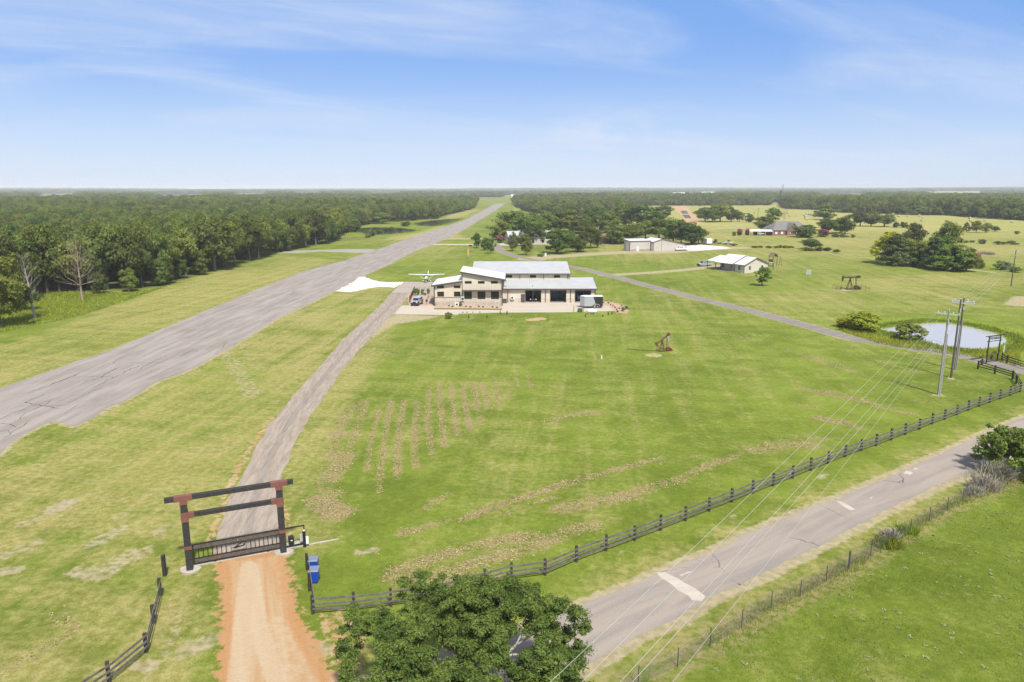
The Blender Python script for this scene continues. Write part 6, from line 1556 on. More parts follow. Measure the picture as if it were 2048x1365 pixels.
# black boundary fence, rail and ramp by the off-roader
def black_fence():
    a, b = G(819, 606), G(829, 583.5); t = thing('black_fence', 'low solid black fence beside the gravel drive behind the off-roader', 'fence', (0, 0, 0))
    n = 8; k = MB()
    for i in range(n):
        u0, u1 = i / n, (i + 1) / n; p = Vector((a[0] + (b[0] - a[0]) * u0, a[1] + (b[1] - a[1]) * u0, 0)); q = Vector((a[0] + (b[0] - a[0]) * u1, a[1] + (b[1] - a[1]) * u1, 0)); d = q - p; k.box(((p + q) / 2 + Vector((0, 0, .75))), (d.length - .1, .05, 1.3), math.atan2(d.y, d.x))
    k.build('panel', M_BLACK, t)
    for i in range(n + 1):
        u = i / n; k = MB(); k.box((a[0] + (b[0] - a[0]) * u, a[1] + (b[1] - a[1]) * u, .75), (.1, .1, 1.5)); k.build('post', M_BLACK, t)
    a, b = G(830, 582.5), G(868, 582.5); t = thing('wire_fence', 'thin dark mesh fence along the back of the raised bed', 'fence', (0, 0, 0)); k = MB()
    for z in (.3, .7, 1.15): k.tube([(a[0], a[1], z), (b[0], b[1], z)], .018, 4)
    k.build('wire', M_DKGREY, t)
    for i in range(5):
        u = i / 4; k = MB(); k.box((a[0] + (b[0] - a[0]) * u, a[1] + (b[1] - a[1]) * u, .6), (.06, .06, 1.2)); k.build('post', M_DKGREY, t)
    a, b = G(831, 597), G(866, 597); k = MB(); k.bx(a[0], b[0], a[1] - .15, a[1] + .15, 0, .75); tag(k.build('retaining_wall', M_FOUND), 'low concrete retaining wall behind the off-roader', 'wall')
    c, d = G(853, 609), G(868, 609); t = thing('steps', 'pale concrete steps with black handrails left of the office', 'steps', (0, 0, 0))
    k = MB()
    for i in range(5): k.bx(c[0] + .1, d[0] - .25, c[1] + .9 * i, c[1] + .9 * (i + 1), 0, .16 * (i + 1))
    k.build('treads', M_CONC, t)
    for x in (c[0], d[0] - .2):
        k = MB()
        for yy, z in ((c[1], 1.0), (c[1] + 2.2, 1.4), (c[1] + 4.4, 1.8)): k.tube([(x, yy, 0), (x, yy, z)], .03, 5)
        k.tube([(x, c[1], 1.0), (x, c[1] + 4.4, 1.8)], .03, 5); k.tube([(x, c[1], .55), (x, c[1] + 4.4, 1.35)], .02, 5); k.build('handrail', M_BLACK, t)
    k = MB()
    for z in (.9, 1.4): k.tube([(c[0], c[1] + 4.4, z), (d[0] - .2, c[1] + 4.4, z)], .03, 5)
    k.build('top_rail', M_BLACK, t)
black_fence()

# ------------------------------------------------------------------ small high-wing aeroplane facing us
def aeroplane():
    x, y = G(852, 566.5); t = thing('small_aeroplane', 'small white high winged propeller aeroplane with a grey belly parked on the apron', 'aeroplane', (x, y + 2.0, .06), math.radians(-90))
    W = M_WHITE; GB = mat('plane_blue', (0.12, 0.16, 0.24), .3)
    def ring(cx, w, z0, z1, n=10): 
        cz = (z0 + z1) / 2; return [(cx, math.cos(2 * math.pi * i / n) * w / 2, cz + math.sin(2 * math.pi * i / n) * (z1 - z0) / 2) for i in range(n)]
    k = MB(); k.loft([ring(2.35, .35, 1.15, 1.5), ring(2.2, .8, .95, 1.65), ring(1.4, 1.05, .8, 1.8), ring(.9, 1.12, .75, 2.15), ring(-.6, 1.10, .78, 2.2), ring(-1.6, .8, .95, 1.95), ring(-3.6, .42, 1.2, 1.72), ring(-5.0, .16, 1.35, 1.65)]); k.build('fuselage', W, t, smooth=True)
    k = MB()
    def wing_sec(yy, ch, z, th=.17, x0=.75): return [(x0, yy, z), (x0 - ch * .25, yy, z + th * .6), (x0 - ch, yy, z), (x0 - ch * .3, yy, z - th * .4)]
    k.loft([wing_sec(-5.5, 1.15, 2.42, .12, .55), wing_sec(-2.6, 1.6, 2.33), wing_sec(0, 1.6, 2.25), wing_sec(2.6, 1.6, 2.33), wing_sec(5.5, 1.15, 2.42, .12, .55)]); k.build('wing', W, t)
    k = MB(); k.loft([[( -4.2, yy, 1.62), (-4.45, yy, 1.67), (-5.05, yy, 1.62), (-4.5, yy, 1.58)] for yy in (-1.75, 0, 1.75)]); k.build('tailplane', W, t)
    k = MB(); k.prism([(-3.6, 1.65), (-4.6, 2.95), (-5.2, 2.95), (-5.1, 1.5)], 'y', -.06, .06); k.build('fin', W, t)
    k = MB()
    for s in (-1, 1): k.tube([(.4, s * .5, .9), (.35, s * 2.6, 2.28)], .05, 6)
    k.build('wing_strut', W, t)
    k = MB(); k.slab([(1.42, -.44, 1.74), (1.42, .44, 1.74), (.86, .42, 2.16), (.86, -.42, 2.16)], .03)
    for s in (-1, 1): k.bx(-.7, .75, s * .555 - .015, s * .555 + .015, 1.6, 2.02)
    k.build('window', M_CARGLASS, t)
    for nm, wx, wy in (('main_wheel', -.2, -1.15), ('main_wheel', -.2, 1.15), ('nose_wheel', 1.75, 0)):
        k = MB(); k.tube([(wx, wy - .08, .22), (wx, wy + .08, .22)], .22, 12); o = k.build(nm, M_RUBBER, t)
        k = MB(); k.ball((wx, wy, .34), (.48, .15, .2), 10, 6); k.build('wheel_fairing', W, o)
        k = MB(); k.tube([(wx, wy * .98, .4), (wx * .9, wy * .42, 1.0)], .05, 6); k.build('leg', W, o)
    k = MB(); k.ball((2.5, 0, 1.32), (.25, .16, .16), 10, 6); k.build('spinner', M_GREY, t)
    k = MB()
    for s in (-1, 1): k.box((2.42, s * .5, 1.32 + s * .15), (.04, .95, .14), 0, 0, .3)
    k.build('propeller', M_DKGREY, t)
    k = MB(); k.bx(2.05, 2.31, -.26, .26, .98, 1.14); k.build('air_intake', GB, t)
aeroplane()
# ------------------------------------------------------------------ rail fences
M_RAILW = mat('weathered_board', (0.135, 0.122, 0.106), .85, var=.45, scale=2.5, bump=.3, bscale=14)
M_RAILD = mat('dark_board', (0.055, 0.045, 0.038), .8, var=.45, scale=2.5, bump=.3, bscale=14)
M_POSTW = mat('weathered_post', (0.045, 0.038, 0.032), .9, var=.4, scale=3, bump=.3, bscale=14)
M_POSTD = mat('dark_post', (0.030, 0.026, 0.024), .85, var=.4, scale=3, bump=.3, bscale=14)

def rail_fence(pts, label, h=1.36, post=.19, rails=(.42, .78, 1.14), mp=None, mr=None, seed=0, side=-1):
    t = thing('rail_fence', label, 'fence', (0, 0, 0)); rnd = random.Random(seed)
    mp = mp or M_POSTW; mr = mr or M_RAILW
    for x, y in pts:
        k = MB(); hh = h + rnd.uniform(-.05, .05); a = rnd.uniform(0, .4)
        k.box((x, y, hh / 2 - .1), (post, post, hh + .2), a); k.build('post', mp, t, bevel=.012)
    for z in rails:
        k = MB()
        for a, b in zip(pts[:-1], pts[1:]):
            p = Vector((a[0], a[1], z + rnd.uniform(-.04, .04))); q = Vector((b[0], b[1], z + rnd.uniform(-.04, .04))); d = q - p; n = Vector((-d.y, d.x, 0)).normalized() * side * (post * .5 + .03)
            ang = math.atan2(d.y, d.x); tilt = -math.asin(d.z / d.length)
            k.box((p + q) / 2 + n, (d.length - .02, .045, .145), ang, tilt)
        k.build('rail', mr, t)
    return t
RUN = GL([(626, 1228), (708, 1222), (782, 1213), (851, 1205), (915, 1190), (970, 1174), (1023, 1160), (1090, 1151), (1152.7, 1124), (1212, 1102), (1269, 1081.5), (1321, 1061), (1370.6, 1042), (1418, 1023), (1463, 1005), (1505, 987.7), (1546, 972.5), (1585, 957), (1621, 941.7), (1656, 928), (1690, 914.5), (1722, 902), (1752, 892), (1782, 881), (1810, 870), (1838.5, 859.6), (1864, 849), (1889, 840), (1913.5, 830.5), (1936, 821.7), (1958, 813.5), (1979, 806), (1999.7, 799), (2019.6, 792), (2040, 784.5)])
rail_fence(RUN, 'long weathered three rail fence running along the county road', seed=1)
rail_fence(GL([(2040, 784.5), (2032, 768), (2024.5, 759.5), (1989, 748.5), (1955.5, 738.5)]), 'short dark three rail fence turning in to the right gate', mp=M_POSTD, mr=M_RAILD, seed=2)
rail_fence(GL([(614.5, 1140), (619.6, 1182), (626, 1228)]), 'two panel rail fence running beside the blue bins', mp=M_POSTD, seed=3, side=1)
rail_fence(GL([(321, 1191), (307.5, 1247), (293, 1305), (219, 1366), (130, 1425), (40, 1490)]), 'weathered rail fence curving out of the lower left corner', seed=4, side=1)
rail_fence(GL([(2003, 722), (2013.5, 727), (2060, 742), (2105, 757)]), 'dark rail fence on the right of the right gate', mp=M_POSTD, mr=M_RAILD, seed=5)

# ------------------------------------------------------------------ timber gateway with the sliding gate
def gateway():
    a = Vector((*G(380, 1140), 0)); b = Vector((*G(567, 1105), 0)); d = b - a; W = d.length; ang = math.atan2(d.y, d.x)
    M_T = mat('black_timber', (0.030, 0.029, 0.028), .8, var=.5, scale=5, bump=.5, bscale=9)
    M_C = mat('copper_red_sleeve', (0.185, 0.075, 0.056), .6, var=.15)
    t = thing('timber_gateway', 'tall black timber gateway with rusty red sleeves over the gravel drive', 'gateway', a, ang)
    H = 5.95; pw = .46; zl = 4.55
    def sleeve(parent, x, z0, z1): k = MB(); k.bx(x - pw / 2 - .03, x + pw / 2 + .03, -pw / 2 - .03, pw / 2 + .03, z0, z1); k.build('sleeve', M_C, parent)
    for x in (0, W):
        k = MB(); k.bx(x - pw / 2, x + pw / 2, -pw / 2, pw / 2, -.2, H - .34); p = k.build('post', M_T, t, bevel=.02)
        sleeve(p, x, H - .64, H - .36); sleeve(p, x, zl - .62, zl + .14); sleeve(p, x, 1.72, 1.98)
    k = MB(); k.bx(-1.25, W + 1.05, -.19, .19, H - .34, H); tb = k.build('top_beam', M_T, t, bevel=.02)
    for x in (0, W): k = MB(); k.bx(x - .62, x + .62, -.22, .22, H - .37, H + .025); k.build('sleeve', M_C, tb)
    k = MB(); k.bx(pw / 2 + .03, W - pw / 2 - .03, -.16, .16, zl - .34, zl); mb_ = k.build('cross_beam', M_T, t, bevel=.02)
    for x, s in ((pw / 2, 1), (W - pw / 2, -1)): k = MB(); k.bx(min(x, x + s * .42), max(x, x + s * .42), -.19, .19, zl - .37, zl + .03); k.build('sleeve', M_C, mb_)
    for x in (0, W):
        p = a + d * (x / W); k = MB(); k.prism([(p.x + math.cos(q) * (.75 + .1 * math.sin(3 * q)), p.y + math.sin(q) * (.62 + .08 * math.cos(2 * q))) for q in [i * .4488 for i in range(14)]], 'z', -.05, .06); tag(k.build('concrete_footing', M_FOUND), ('pale concrete footing under the left gateway post' if x == 0 else 'pale concrete footing under the right gateway post'), 'footing')
    # sliding gate just behind the posts
    g = thing('sliding_gate', 'black steel sliding gate with brown planks and an aeroplane emblem', 'gate', a + Vector((-math.sin(ang), math.cos(ang), 0)) * .48, ang)
    x0, x1, xe = .28, W - .02, W + 1.75; zb, zt = .16, 1.78
    k = MB(); s = .08
    k.bx(x0, xe, -s / 2, s / 2, zt - s, zt); k.bx(x0, xe, -s / 2, s / 2, zb, zb + s); k.bx(x0, x0 + s, -s / 2, s / 2, zb + s, zt - s); k.bx(xe - s, xe, -s / 2, s / 2, zb + s, zt - s); k.bx(x1 - s, x1, -s / 2, s / 2, zb + s, zt - s)
    k.bx(x0 + s, x1 - s, -s / 2, s / 2, zt - .46, zt - .41); k.bx(x0 + s, x1 - s, -s / 2, s / 2, zb + .41, zb + .46)
    k.build('frame', M_BLACK, g)
    MP = mat('gate_plank', (0.105, 0.085, 0.068), .85, var=.4, scale=4, bump=.3)
    for z0, z1 in ((zt - .41, zt - s), (zb + s, zb + .41)):
        xm = (x0 + x1) / 2
        for p, q in ((x0 + s, xm - .02), (xm + .02, x1 - s)): k = MB(); k.bx(p, q, -.02, .02, z0, z1); k.build('plank', MP, g)
    xm = (x0 + x1) / 2 + .02; hw = .57; n = 8
    for side in (-1, 1):
        lo, hi = (x0 + s, xm - hw) if side < 0 else (xm + hw, x1 - s)
        for i in range(1, n): x = lo + (hi - lo) * i / n; k = MB(); k.bx(x - .032, x + .032, -.025, .025, zb + .46, zt - .46); k.build('bar', M_BLACK, g)
    z0, z1 = zb + .50, zt - .50
    k = MB(); k.bx(xm - hw, xm - hw + .035, -.02, .02, zb + .46, zt - .46); k.bx(xm + hw - .035, xm + hw, -.02, .02, zb + .46, zt - .46); k.bx(xm - hw + .035, xm + hw - .035, -.015, .015, z0, z0 + .03); k.bx(xm - hw + .035, xm + hw - .035, -.015, .015, z1 - .03, z1)
    for u in (-.3, 0, .3): k.bx(xm + u - .02, xm + u + .02, -.015, .015, zb + .46, z0); k.bx(xm + u - .02, xm + u + .02, -.015, .015, z1, zt - .46)
    k.build('emblem_frame', M_BLACK, g)
    cz = (z0 + z1) / 2; c = lambda pts: [(xm + p, cz + q) for p, q in pts]
    k = MB(); k.prism(c([(-.50, -.06), (-.34, -.02), (-.22, .045), (-.04, .06), (.12, .03), (.33, .045), (.40, .17), (.47, .17), (.46, -.01), (.30, -.06), (-.02, -.10), (-.28, -.12), (-.42, -.10)]), 'y', -.014, .014)
    k.prism(c([(-.30, .02), (-.16, .02), (.30, .24), (.26, .27), (.16, .25)]), 'y', -.026, -.0145); k.prism(c([(-.20, -.11), (-.16, -.11), (-.14, -.19), (-.20, -.19)]), 'y', .0145, .024); k.prism(c([(-.52, -.14), (-.50, -.14), (-.49, .02), (-.51, .02)]), 'y', .0145, .022); k.build('aeroplane_emblem', M_BLACK, g)
    for x in (1.8, W - 1.1): k = MB(); k.tube([(x, -.03, .09), (x, .03, .09)], .09, 10); k.build('roller', M_BLACK, g)
    nrm = Vector((-math.sin(ang), math.cos(ang), 0)); u = Vector((math.cos(ang), math.sin(ang), 0))
    k = MB(); c_ = a + nrm * .48 + u * (W / 2 + 2.0); k.box((c_.x, c_.y, .0), (W + 4.8, .17, .10), ang); tag(k.build('gate_track', M_FOUND), 'narrow concrete gate track running into the grass', 'track')
    k = MB(); p = a + u * (W + .72) + nrm * .95; t2 = thing('gate_motor', 'black gate opener box on a pale slab beside the right gateway post', 'gate opener', p, ang); k.bx(-.21, .21, -.2, .2, .1, .78); k.build('housing', M_BLACK, t2, bevel=.03); k = MB(); k.bx(-.4, .85, -.35, .35, -.04, .1); k.build('slab', M_FOUND, t2); k = MB(); k.bx(-.06, .1, -.215, -.201, .46, .54); k.build('badge', M_WHITE, t2)
    x, y = G(609.5, 1094); t3 = thing('keypad_post', 'short black post with white and grey entry boxes', 'post', (x, y, 0), ang); k = MB(); k.bx(-.11, .11, -.11, .11, -.1, 1.35); k.build('post', M_BLACK, t3); k = MB(); k.bx(.115, .32, -.1, .05, .25, .85); k.build('white_box', M_WHITE, t3); k = MB(); k.bx(-.33, -.115, 0, .14, .55, 1.1); k.build('grey_box', M_GREY, t3); k = MB(); k.ball((0, 0, 1.40), (.09, .09, .07)); k.build('cap_light', M_WHITE, t3)
    x, y = G(330, 1152); t4 = thing('wooden_post', 'single dark square post standing in the grass left of the gateway', 'post', (x, y, 0)); k = MB(); k.bx(-.12, .12, -.12, .12, -.1, 1.65); k.build('shaft', M_POSTD, t4, bevel=.015); k = MB(); k.prism([(-.12, 1.65), (.12, 1.65), (0, 1.72)], 'y', -.12, .12); k.build('top', M_POSTW, t4)
gateway()

def bin_(px, py, label):
    x, y = G(px, py); MBL = mat('blue_plastic', (0.012, 0.062, 0.42), .4, var=.08); MG = mat('grey_blue_lid', (0.17, 0.20, 0.29), .5, var=.1)
    t = thing('wheeled_bin', label, 'bin', (x, y, 0), .1)
    k = MB(); k.loft([[(-.27, -.30, .08), (.27, -.30, .08), (.27, .30, .08), (-.27, .30, .08)], [(-.34, -.37, .98), (.34, -.37, .98), (.34, .37, .98), (-.34, .37, .98)]]); k.build('body', MBL, t, bevel=.03)
    k = MB(); k.loft([[(-.37, -.40, .985), (.37, -.40, .985), (.37, .42, .985), (-.37, .42, .985)], [(-.33, -.34, 1.06), (.33, -.34, 1.06), (.33, .38, 1.08), (-.33, .38, 1.08)]]); k.build('lid', MG, t, bevel=.02)
    for s in (-1, 1): k = MB(); k.tube([(s * .30, .34, .13), (s * .24, .34, .13)], .13, 10); k.build('wheel', M_RUBBER, t)
    k = MB(); k.tube([(-.28, .46, 1.0), (.28, .46, 1.0)], .025, 6); k.build('handle', MG, t)
bin_(629.5, 1164, 'blue wheeled bin with a grey lid, the nearer of the pair by the fence')
bin_(628, 1143, 'blue wheeled bin with a grey lid, half hidden behind the nearer one')

# ------------------------------------------------------------------ pasture wire fence
def wire_fence():
    P = GL([(1180, 1470), (1276, 1372), (1355, 1334), (1420, 1293), (1483, 1256), (1542, 1217), (1600, 1193), (1652, 1164), (1697, 1139), (1741, 1112), (1784, 1088), (1820, 1068), (1858, 1043), (1894, 1022), (1925, 1003), (1960, 985), (2000, 962), (2048, 938), (2120, 905)])
    t = thing('pasture_fence', 'thin wire mesh fence on steel posts beside the county road', 'fence', (0, 0, 0)); MW = mat('fence_wire', (0.10, 0.095, 0.09), .6)
    for i, (x, y) in enumerate(P):
        k = MB(); s = .05 if i == 8 else .025; k.bx(x - s, x + s, y - s, y + s, -.1, 1.5 if i == 8 else 1.3); k.build('post', M_DKGREY, t)
    for z in (.12, .27, .42, .57, .72, .87, 1.02):
        k = MB()
        for p, q in zip(P[:-1], P[1:]): k.tube([(p[0], p[1], z), ((p[0] + q[0]) / 2, (p[1] + q[1]) / 2, z - .03), (q[0], q[1], z)], .010, 3, cap=False)
        k.build('wire', MW, t)
    k = MB()
    for p, q in zip(P[:-1], P[1:]): k.tube([(p[0], p[1], 1.2), (q[0], q[1], 1.2)], .012, 3, cap=False)
    k.build('wire', MW, t)
wire_fence()

# ------------------------------------------------------------------ utility poles and lines
M_POLEG = mat('grey_pole', (0.27, 0.255, 0.235), .85, var=.3, scale=3)
M_POLEB = mat('brown_pole', (0.10, 0.085, 0.068), .85, var=.3, scale=3)
M_INS = mat('insulator', (0.60, 0.62, 0.63), .2)
M_XARM = mat('cross_arm', (0.50, 0.50, 0.48), .7, var=.15)
LINE_DIR = Vector((0.66, 0.75, 0)).normalized(); ARM = Vector((LINE_DIR.y, -LINE_DIR.x, 0))
def pole(px, py, h, label, m, arm=2.6, conduit=False, rx=0.0):
    x, y = G(px, py); t = thing('utility_pole', label, 'utility pole', (x, y, 0))
    k = MB(); k.tube([(0, 0, -.2), (0, 0, h * .5), (0, 0, h)], [.17, .145, .11], 10); k.build('pole', m, t)
    ang = math.atan2(ARM.y, ARM.x)
    if arm:
        k = MB(); k.box((ARM.x * rx, ARM.y * rx, h - .55), (arm, .13, .15), ang); c = k.build('cross_arm', M_XARM, t)
        for u in (-arm / 2 + .1, -arm * .18, arm * .2, arm / 2 - .1):
            k = MB(); p = ARM * (u + rx); k.tube([(p.x, p.y, h - .47), (p.x, p.y, h - .30), (p.x, p.y, h - .22)], [.03, .075, .05], 8); k.build('insulator', M_INS, c)
    k = MB(); k.tube([(0, 0, h), (0, 0, h + .16)], [.05, .03], 8); k.build('top_insulator', M_INS, t)
    if conduit: k = MB(); k.tube([(.17, -.1, .0), (.17, -.1, h * .72)], .06, 6); k.tube([(-.12, -.15, .0), (-.12, -.15, h * .62)], .05, 6); k.build('conduit', M_GALV, t)
    k = MB(); k.tube([(0, -.14, h - 1.9), (0, -.14, h - 1.4)], .10, 8); k.build('cutout', M_GREY, t)
    return Vector((x, y, h))
A = pole(1877, 790, 11.9, 'grey utility pole with a pipe on its side, nearest of the three by the fence', M_POLEG, 2.7, True)
B = pole(1902, 756, 12.0, 'brownish tall utility pole in the middle of the three', M_POLEB, 3.0, False, .3)
Cp = pole(1910, 740, 11.5, 'darkest utility pole behind the other two, with conduit', M_POLEB, 2.6, True)
D = pole(2022, 573, 10.7, 'lone dark utility pole in the far pasture at the right', M_POLEB, 3.0)
# street lamp arm on the near pole
t = thing('yard_light', 'small lamp on a bent arm fixed to the grey utility pole', 'lamp', (A.x, A.y, 7.2), math.atan2(-ARM.y, -ARM.x)); k = MB(); k.tube([(.15, 0, -.4), (.6, 0, .3), (1.2, 0, .35), (1.35, 0, .2)], .03, 6); k.build('arm', M_GALV, t); k = MB(); k.tube([(1.35, 0, .22), (1.4, 0, .05), (1.4, 0, -.08)], [.08, .24, .2], 10); k.build('lamp_head', M_GREY, t)
M_WIRE = mat('power_wire', (0.42, 0.42, 0.40), .5, metal=.2, var=.1)
def wire_line(p, q, sag, label, group, r=.011):
    n = 14; k = MB(); k.tube([p.lerp(q, i / n) - Vector((0, 0, sag * 4 * (i / n) * (1 - i / n))) for i in range(n + 1)], r, 4, cap=False); tag(k.build('power_line', M_WIRE), label, 'power line', group)
near = [Vector((1.9, 24, 10.2)), Vector((3.05, 24, 10.2)), Vector((4.45, 24, 10.2)), Vector((4.9, 24, 10.2))]
for u, q in zip((-1.25, -.45, .55, 1.25), near):
    p = A + ARM * u + Vector((0, 0, -.25)); e = p + (q - p) * 1.35; e.z = 10.5; wire_line(p, e, .55, 'thin power line running from the grey pole down over the road to the near foreground', 'power lines from the grey pole over the road')
wire_line(A + Vector((0, 0, -2.6)), Vector((7.1, 29, 6.4)) + Vector((-8, -11, -.2)), .5, 'lower cable sagging from the grey pole over the wire fence', None, .010)
for u in (-1.3, -.5, .6, 1.3): wire_line(B + ARM * (u + .3) + Vector((0, 0, -.25)), D + ARM * u + Vector((0, 0, -.25)), 1.2, 'thin power line from the middle pole to the far pasture pole', 'power lines to the far pole')
wire_line(Cp + Vector((0, 0, -2)), D + Vector((0, 0, -2.2)), 1.3, 'lower cable from the darkest pole to the far pasture pole', None)
for u in (-1.3, 0, 1.3): e = D + LINE_DIR * 90 + ARM * u; wire_line(D + ARM * u + Vector((0, 0, -.25)), e, 1.2, 'thin power line leaving the far pasture pole', 'power lines beyond the far pole')

# ------------------------------------------------------------------ ranch gate with the iron sign
def iron_gate():
    a = Vector((*G(1972, 727), 0)); b = Vector((*G(2002, 723), 0)); d = b - a; W = 5.2; ang = math.atan2(4.0, 3.3); ang = .42; W = 2.85
    t = thing('ranch_gateway', 'slim black steel gateway carrying a lettered sign over the asphalt lane', 'gateway', a, ang)
    H = 4.45
    for x in (0, W): k = MB(); k.tube([(x, 0, -.2), (x, 0, H)], .10, 8); k.build('post', M_BLACK, t)
    k = MB(); k.tube([(-.85, 0, H + .06), (W + 1.0, 0, H + .06)], .075, 8); k.build('top_bar', M_BLACK, t)
    k = MB(); k.tube([(-.45, 0, H - .80), (W + .45, 0, H - .80)], .065, 8); k.build('lower_bar', M_BLACK, t)
    k = MB(); k.bx(.14, W - .14, .02, .05, H - .72, H - .02); sg = k.build('sign_panel', mat('sign_white', (0.55, 0.58, 0.62), .5, var=.1), t)
    cu = bpy.data.curves.new('lettering', 'FONT'); cu.body = 'THE HANGAR'; cu.size = .56; cu.extrude = .012; cu.align_x = 'CENTER'; cu.align_y = 'CENTER'; cu.offset = .010
    tmp = bpy.data.objects.new('lettering', cu); COL.objects.link(tmp); bpy.context.view_layer.update()
    me = bpy.data.meshes.new_from_object(tmp.evaluated_get(bpy.context.evaluated_depsgraph_get())); bpy.data.objects.remove(tmp)
    xs = [v.co.x for v in me.vertices]; wd = max(xs) - min(xs)
    o = bpy.data.objects.new('lettering', me); link(o, sg); o.rotation_euler = (math.pi / 2, 0, 0); o.location = (W / 2, 0.0, H - .37); o.scale = ((W - .42) / wd, 1.0, 1); me.materials.clear(); me.materials.append(M_BLACK)
    g = thing('iron_gate', 'black iron bar gate with an arched top and round horse head emblem', 'gate', a + Vector((-math.sin(ang), math.cos(ang), 0)) * .1, ang)
    top = lambda u: 1.15 + .62 * math.exp(-((u - .62) / .30) ** 2)
    k = MB(); k.tube([(W * i / 16, 0, top(i / 16)) for i in range(17)], .035, 6); k.tube([(0, 0, .18), (W, 0, .18)], .035, 6); k.tube([(.06, 0, .15), (.06, 0, top(0))], .035, 6); k.tube([(W - .06, 0, .15), (W - .06, 0, top(1))], .035, 6); k.build('frame', M_BLACK, g)
    for i in range(1, 20): x = W * i / 20; k = MB(); k.tube([(x, 0, .18), (x, 0, top(i / 20) - .01)], .014, 4); k.build('bar', M_BLACK, g)
    k = MB(); cx, cz = W * .47, .84
    k.prism([(cx + x, cz + z) for x, z in ((-.26, -.36), (.20, -.38), (.22, -.05), (.30, .10), (.24, .36), (.12, .42), (.05, .34), (-.10, .30), (-.30, .02), (-.24, -.10), (-.08, -.02), (-.10, -.14))], 'y', -.03, .03); k.build('horse_head', M_BLACK, g)
    x, y = G(1985, 733); t2 = thing('gate_opener_arm', 'low dark gate opener with a solar box at the left of the iron gate', 'gate opener', (a.x - 1.2, a.y - .8, 0), ang); k = MB(); k.bx(-.1, .1, -.1, .1, 0, .9); k.build('post', M_BLACK, t2); k = MB(); k.bx(-.3, .3, -.15, .15, .35, .7); k.build('box', M_DKGREY, t2)
iron_gate()

# ------------------------------------------------------------------ pumpjacks
def pumpjack(x, y, rz, s, tilt, label, m, ground=True):
    """horse head towards +x"""
    t = thing('pumpjack', label, 'pumpjack', (x, y, 0), rz); t.scale = (s, s, s)
    k = MB(); k.bx(-3.2, 1.1, -.5, -.34, .0, .22); k.bx(-3.2, 1.1, .34, .5, .0, .22)
    for xx in (-3.0, -2.0, -1.0, 0, .9): k.bx(xx - .08, xx + .08, -.34, .34, .02, .2)
    k.build('skid', m, t)
    zt = 3.2
    for sx_, sy_ in ((.75, .45), (.75, -.45), (-.75, .4), (-.75, -.4)): k = MB(); k.tube([(sx_, sy_, .2), (0, sy_ * .22, zt)], .085, 6); k.build('leg', m, t)
    k = MB(); k.bx(-.22, .22, -.2, .2, zt - .1, zt + .12); k.build('saddle', m, t)
    c, s_ = math.cos(tilt), math.sin(tilt)
    R = lambda p: (p[0] * c - p[2] * s_, p[1], zt + .3 + p[0] * s_ + p[2] * c)
    def rb(k, x0, x1, y0, y1, z0, z1): k.add([R(q) for q in ((x0, y0, z0), (x1, y0, z0), (x1, y1, z0), (x0, y1, z0), (x0, y0, z1), (x1, y0, z1), (x1, y1, z1), (x0, y1, z1))], [(0, 3, 2, 1), (4, 5, 6, 7), (0, 1, 5, 4), (1, 2, 6, 5), (2, 3, 7, 6), (3, 0, 4, 7)])
    k = MB(); rb(k, -2.7, 2.0, -.12, .12, -.16, .18); bm_ = k.build('walking_beam', m, t)
    k = MB(); pf = [(1.85, .55), (2.25, .50), (2.45, .1), (2.42, -.5), (2.2, -1.05), (2.02, -.6), (1.9, -.25)]; vs = [R((p, yy, q)) for yy in (-.2, .2) for p, q in pf]; n = len(pf); k.add(vs, [tuple(range(n)), tuple(range(2 * n - 1, n - 1, -1))] + [(i, i + n, (i + 1) % n + n, (i + 1) % n) for i in range(n)]); k.build('horse_head', m, bm_)
    k = MB(); rb(k, -2.75, -1.9, -.34, -.125, -.32, .38); rb(k, -2.75, -1.9, .125, .34, -.32, .38); k.build('counterweight', m, bm_)
    e = Vector(R((-1.6, 0, -.16)))
    k = MB(); k.tube([(-1.9, -.3, 1.0), (e.x, -.25, e.z), (e.x, .25, e.z), (-1.9, .3, 1.0)], .06, 6); k.build('pitman_arm', m, t)
    k = MB(); k.bx(-2.35, -1.45, -.26, .26, .22, 1.15); k.build('gearbox', m, t, bevel=.06)
    for yy in (-.36, .36): k = MB(); k.prism([(-2.15, .95), (-1.7, 1.15), (-1.25, .65), (-1.35, .35), (-1.75, .4)], 'y', yy - .06, yy + .06); k.build('crank', m, t)
    k = MB(); k.bx(-3.15, -2.55, -.3, .3, .22, .75); k.tube([(-2.7, -.36, .7), (-2.7, -.45, .7)], .3, 12); k.build('motor', m, t)
    h = Vector(R((2.38, 0, -.6))); k = MB(); k.tube([(h.x, 0, h.z), (h.x, 0, .9)], .025, 5); k.tube([(h.x, 0, -.1), (h.x, 0, .9)], .10, 8); k.tube([(h.x - .3, 0, .55), (h.x + .3, 0, .55)], .07, 8); k.build('polished_rod', m, t)
    return t
x, y = G(1311, 706)
pumpjack(x + 1.3, y + 1.0, math.radians(197), .62, -.62, 'rusty red pumpjack with its head lowered, alone on the front lawn', M_RUST)
t = thing('control_post', 'grey electric control box on a post beside the rusty red pumpjack', 'control box', (x + 2.6, y + 2.4, 0)); k = MB(); k.tube([(0, 0, 0), (0, 0, 2.6)], .05, 6); k.build('post', M_GREY, t); k = MB(); k.bx(-.2, .2, -.12, .12, 1.7, 2.5); k.build('box', M_GALV, t)
k = MB(); k.tube([(x - 4.6, y + 2.4, .45), (x - 4.6, y + 2.4, .18), (x - .3, y + .7, .18)], .05, 6); tag(k.build('flow_pipe', M_RUSTD), 'thin dark pipe lying in the grass left of the rusty red pumpjack', 'pipe')
x, y = G(1690, 581)
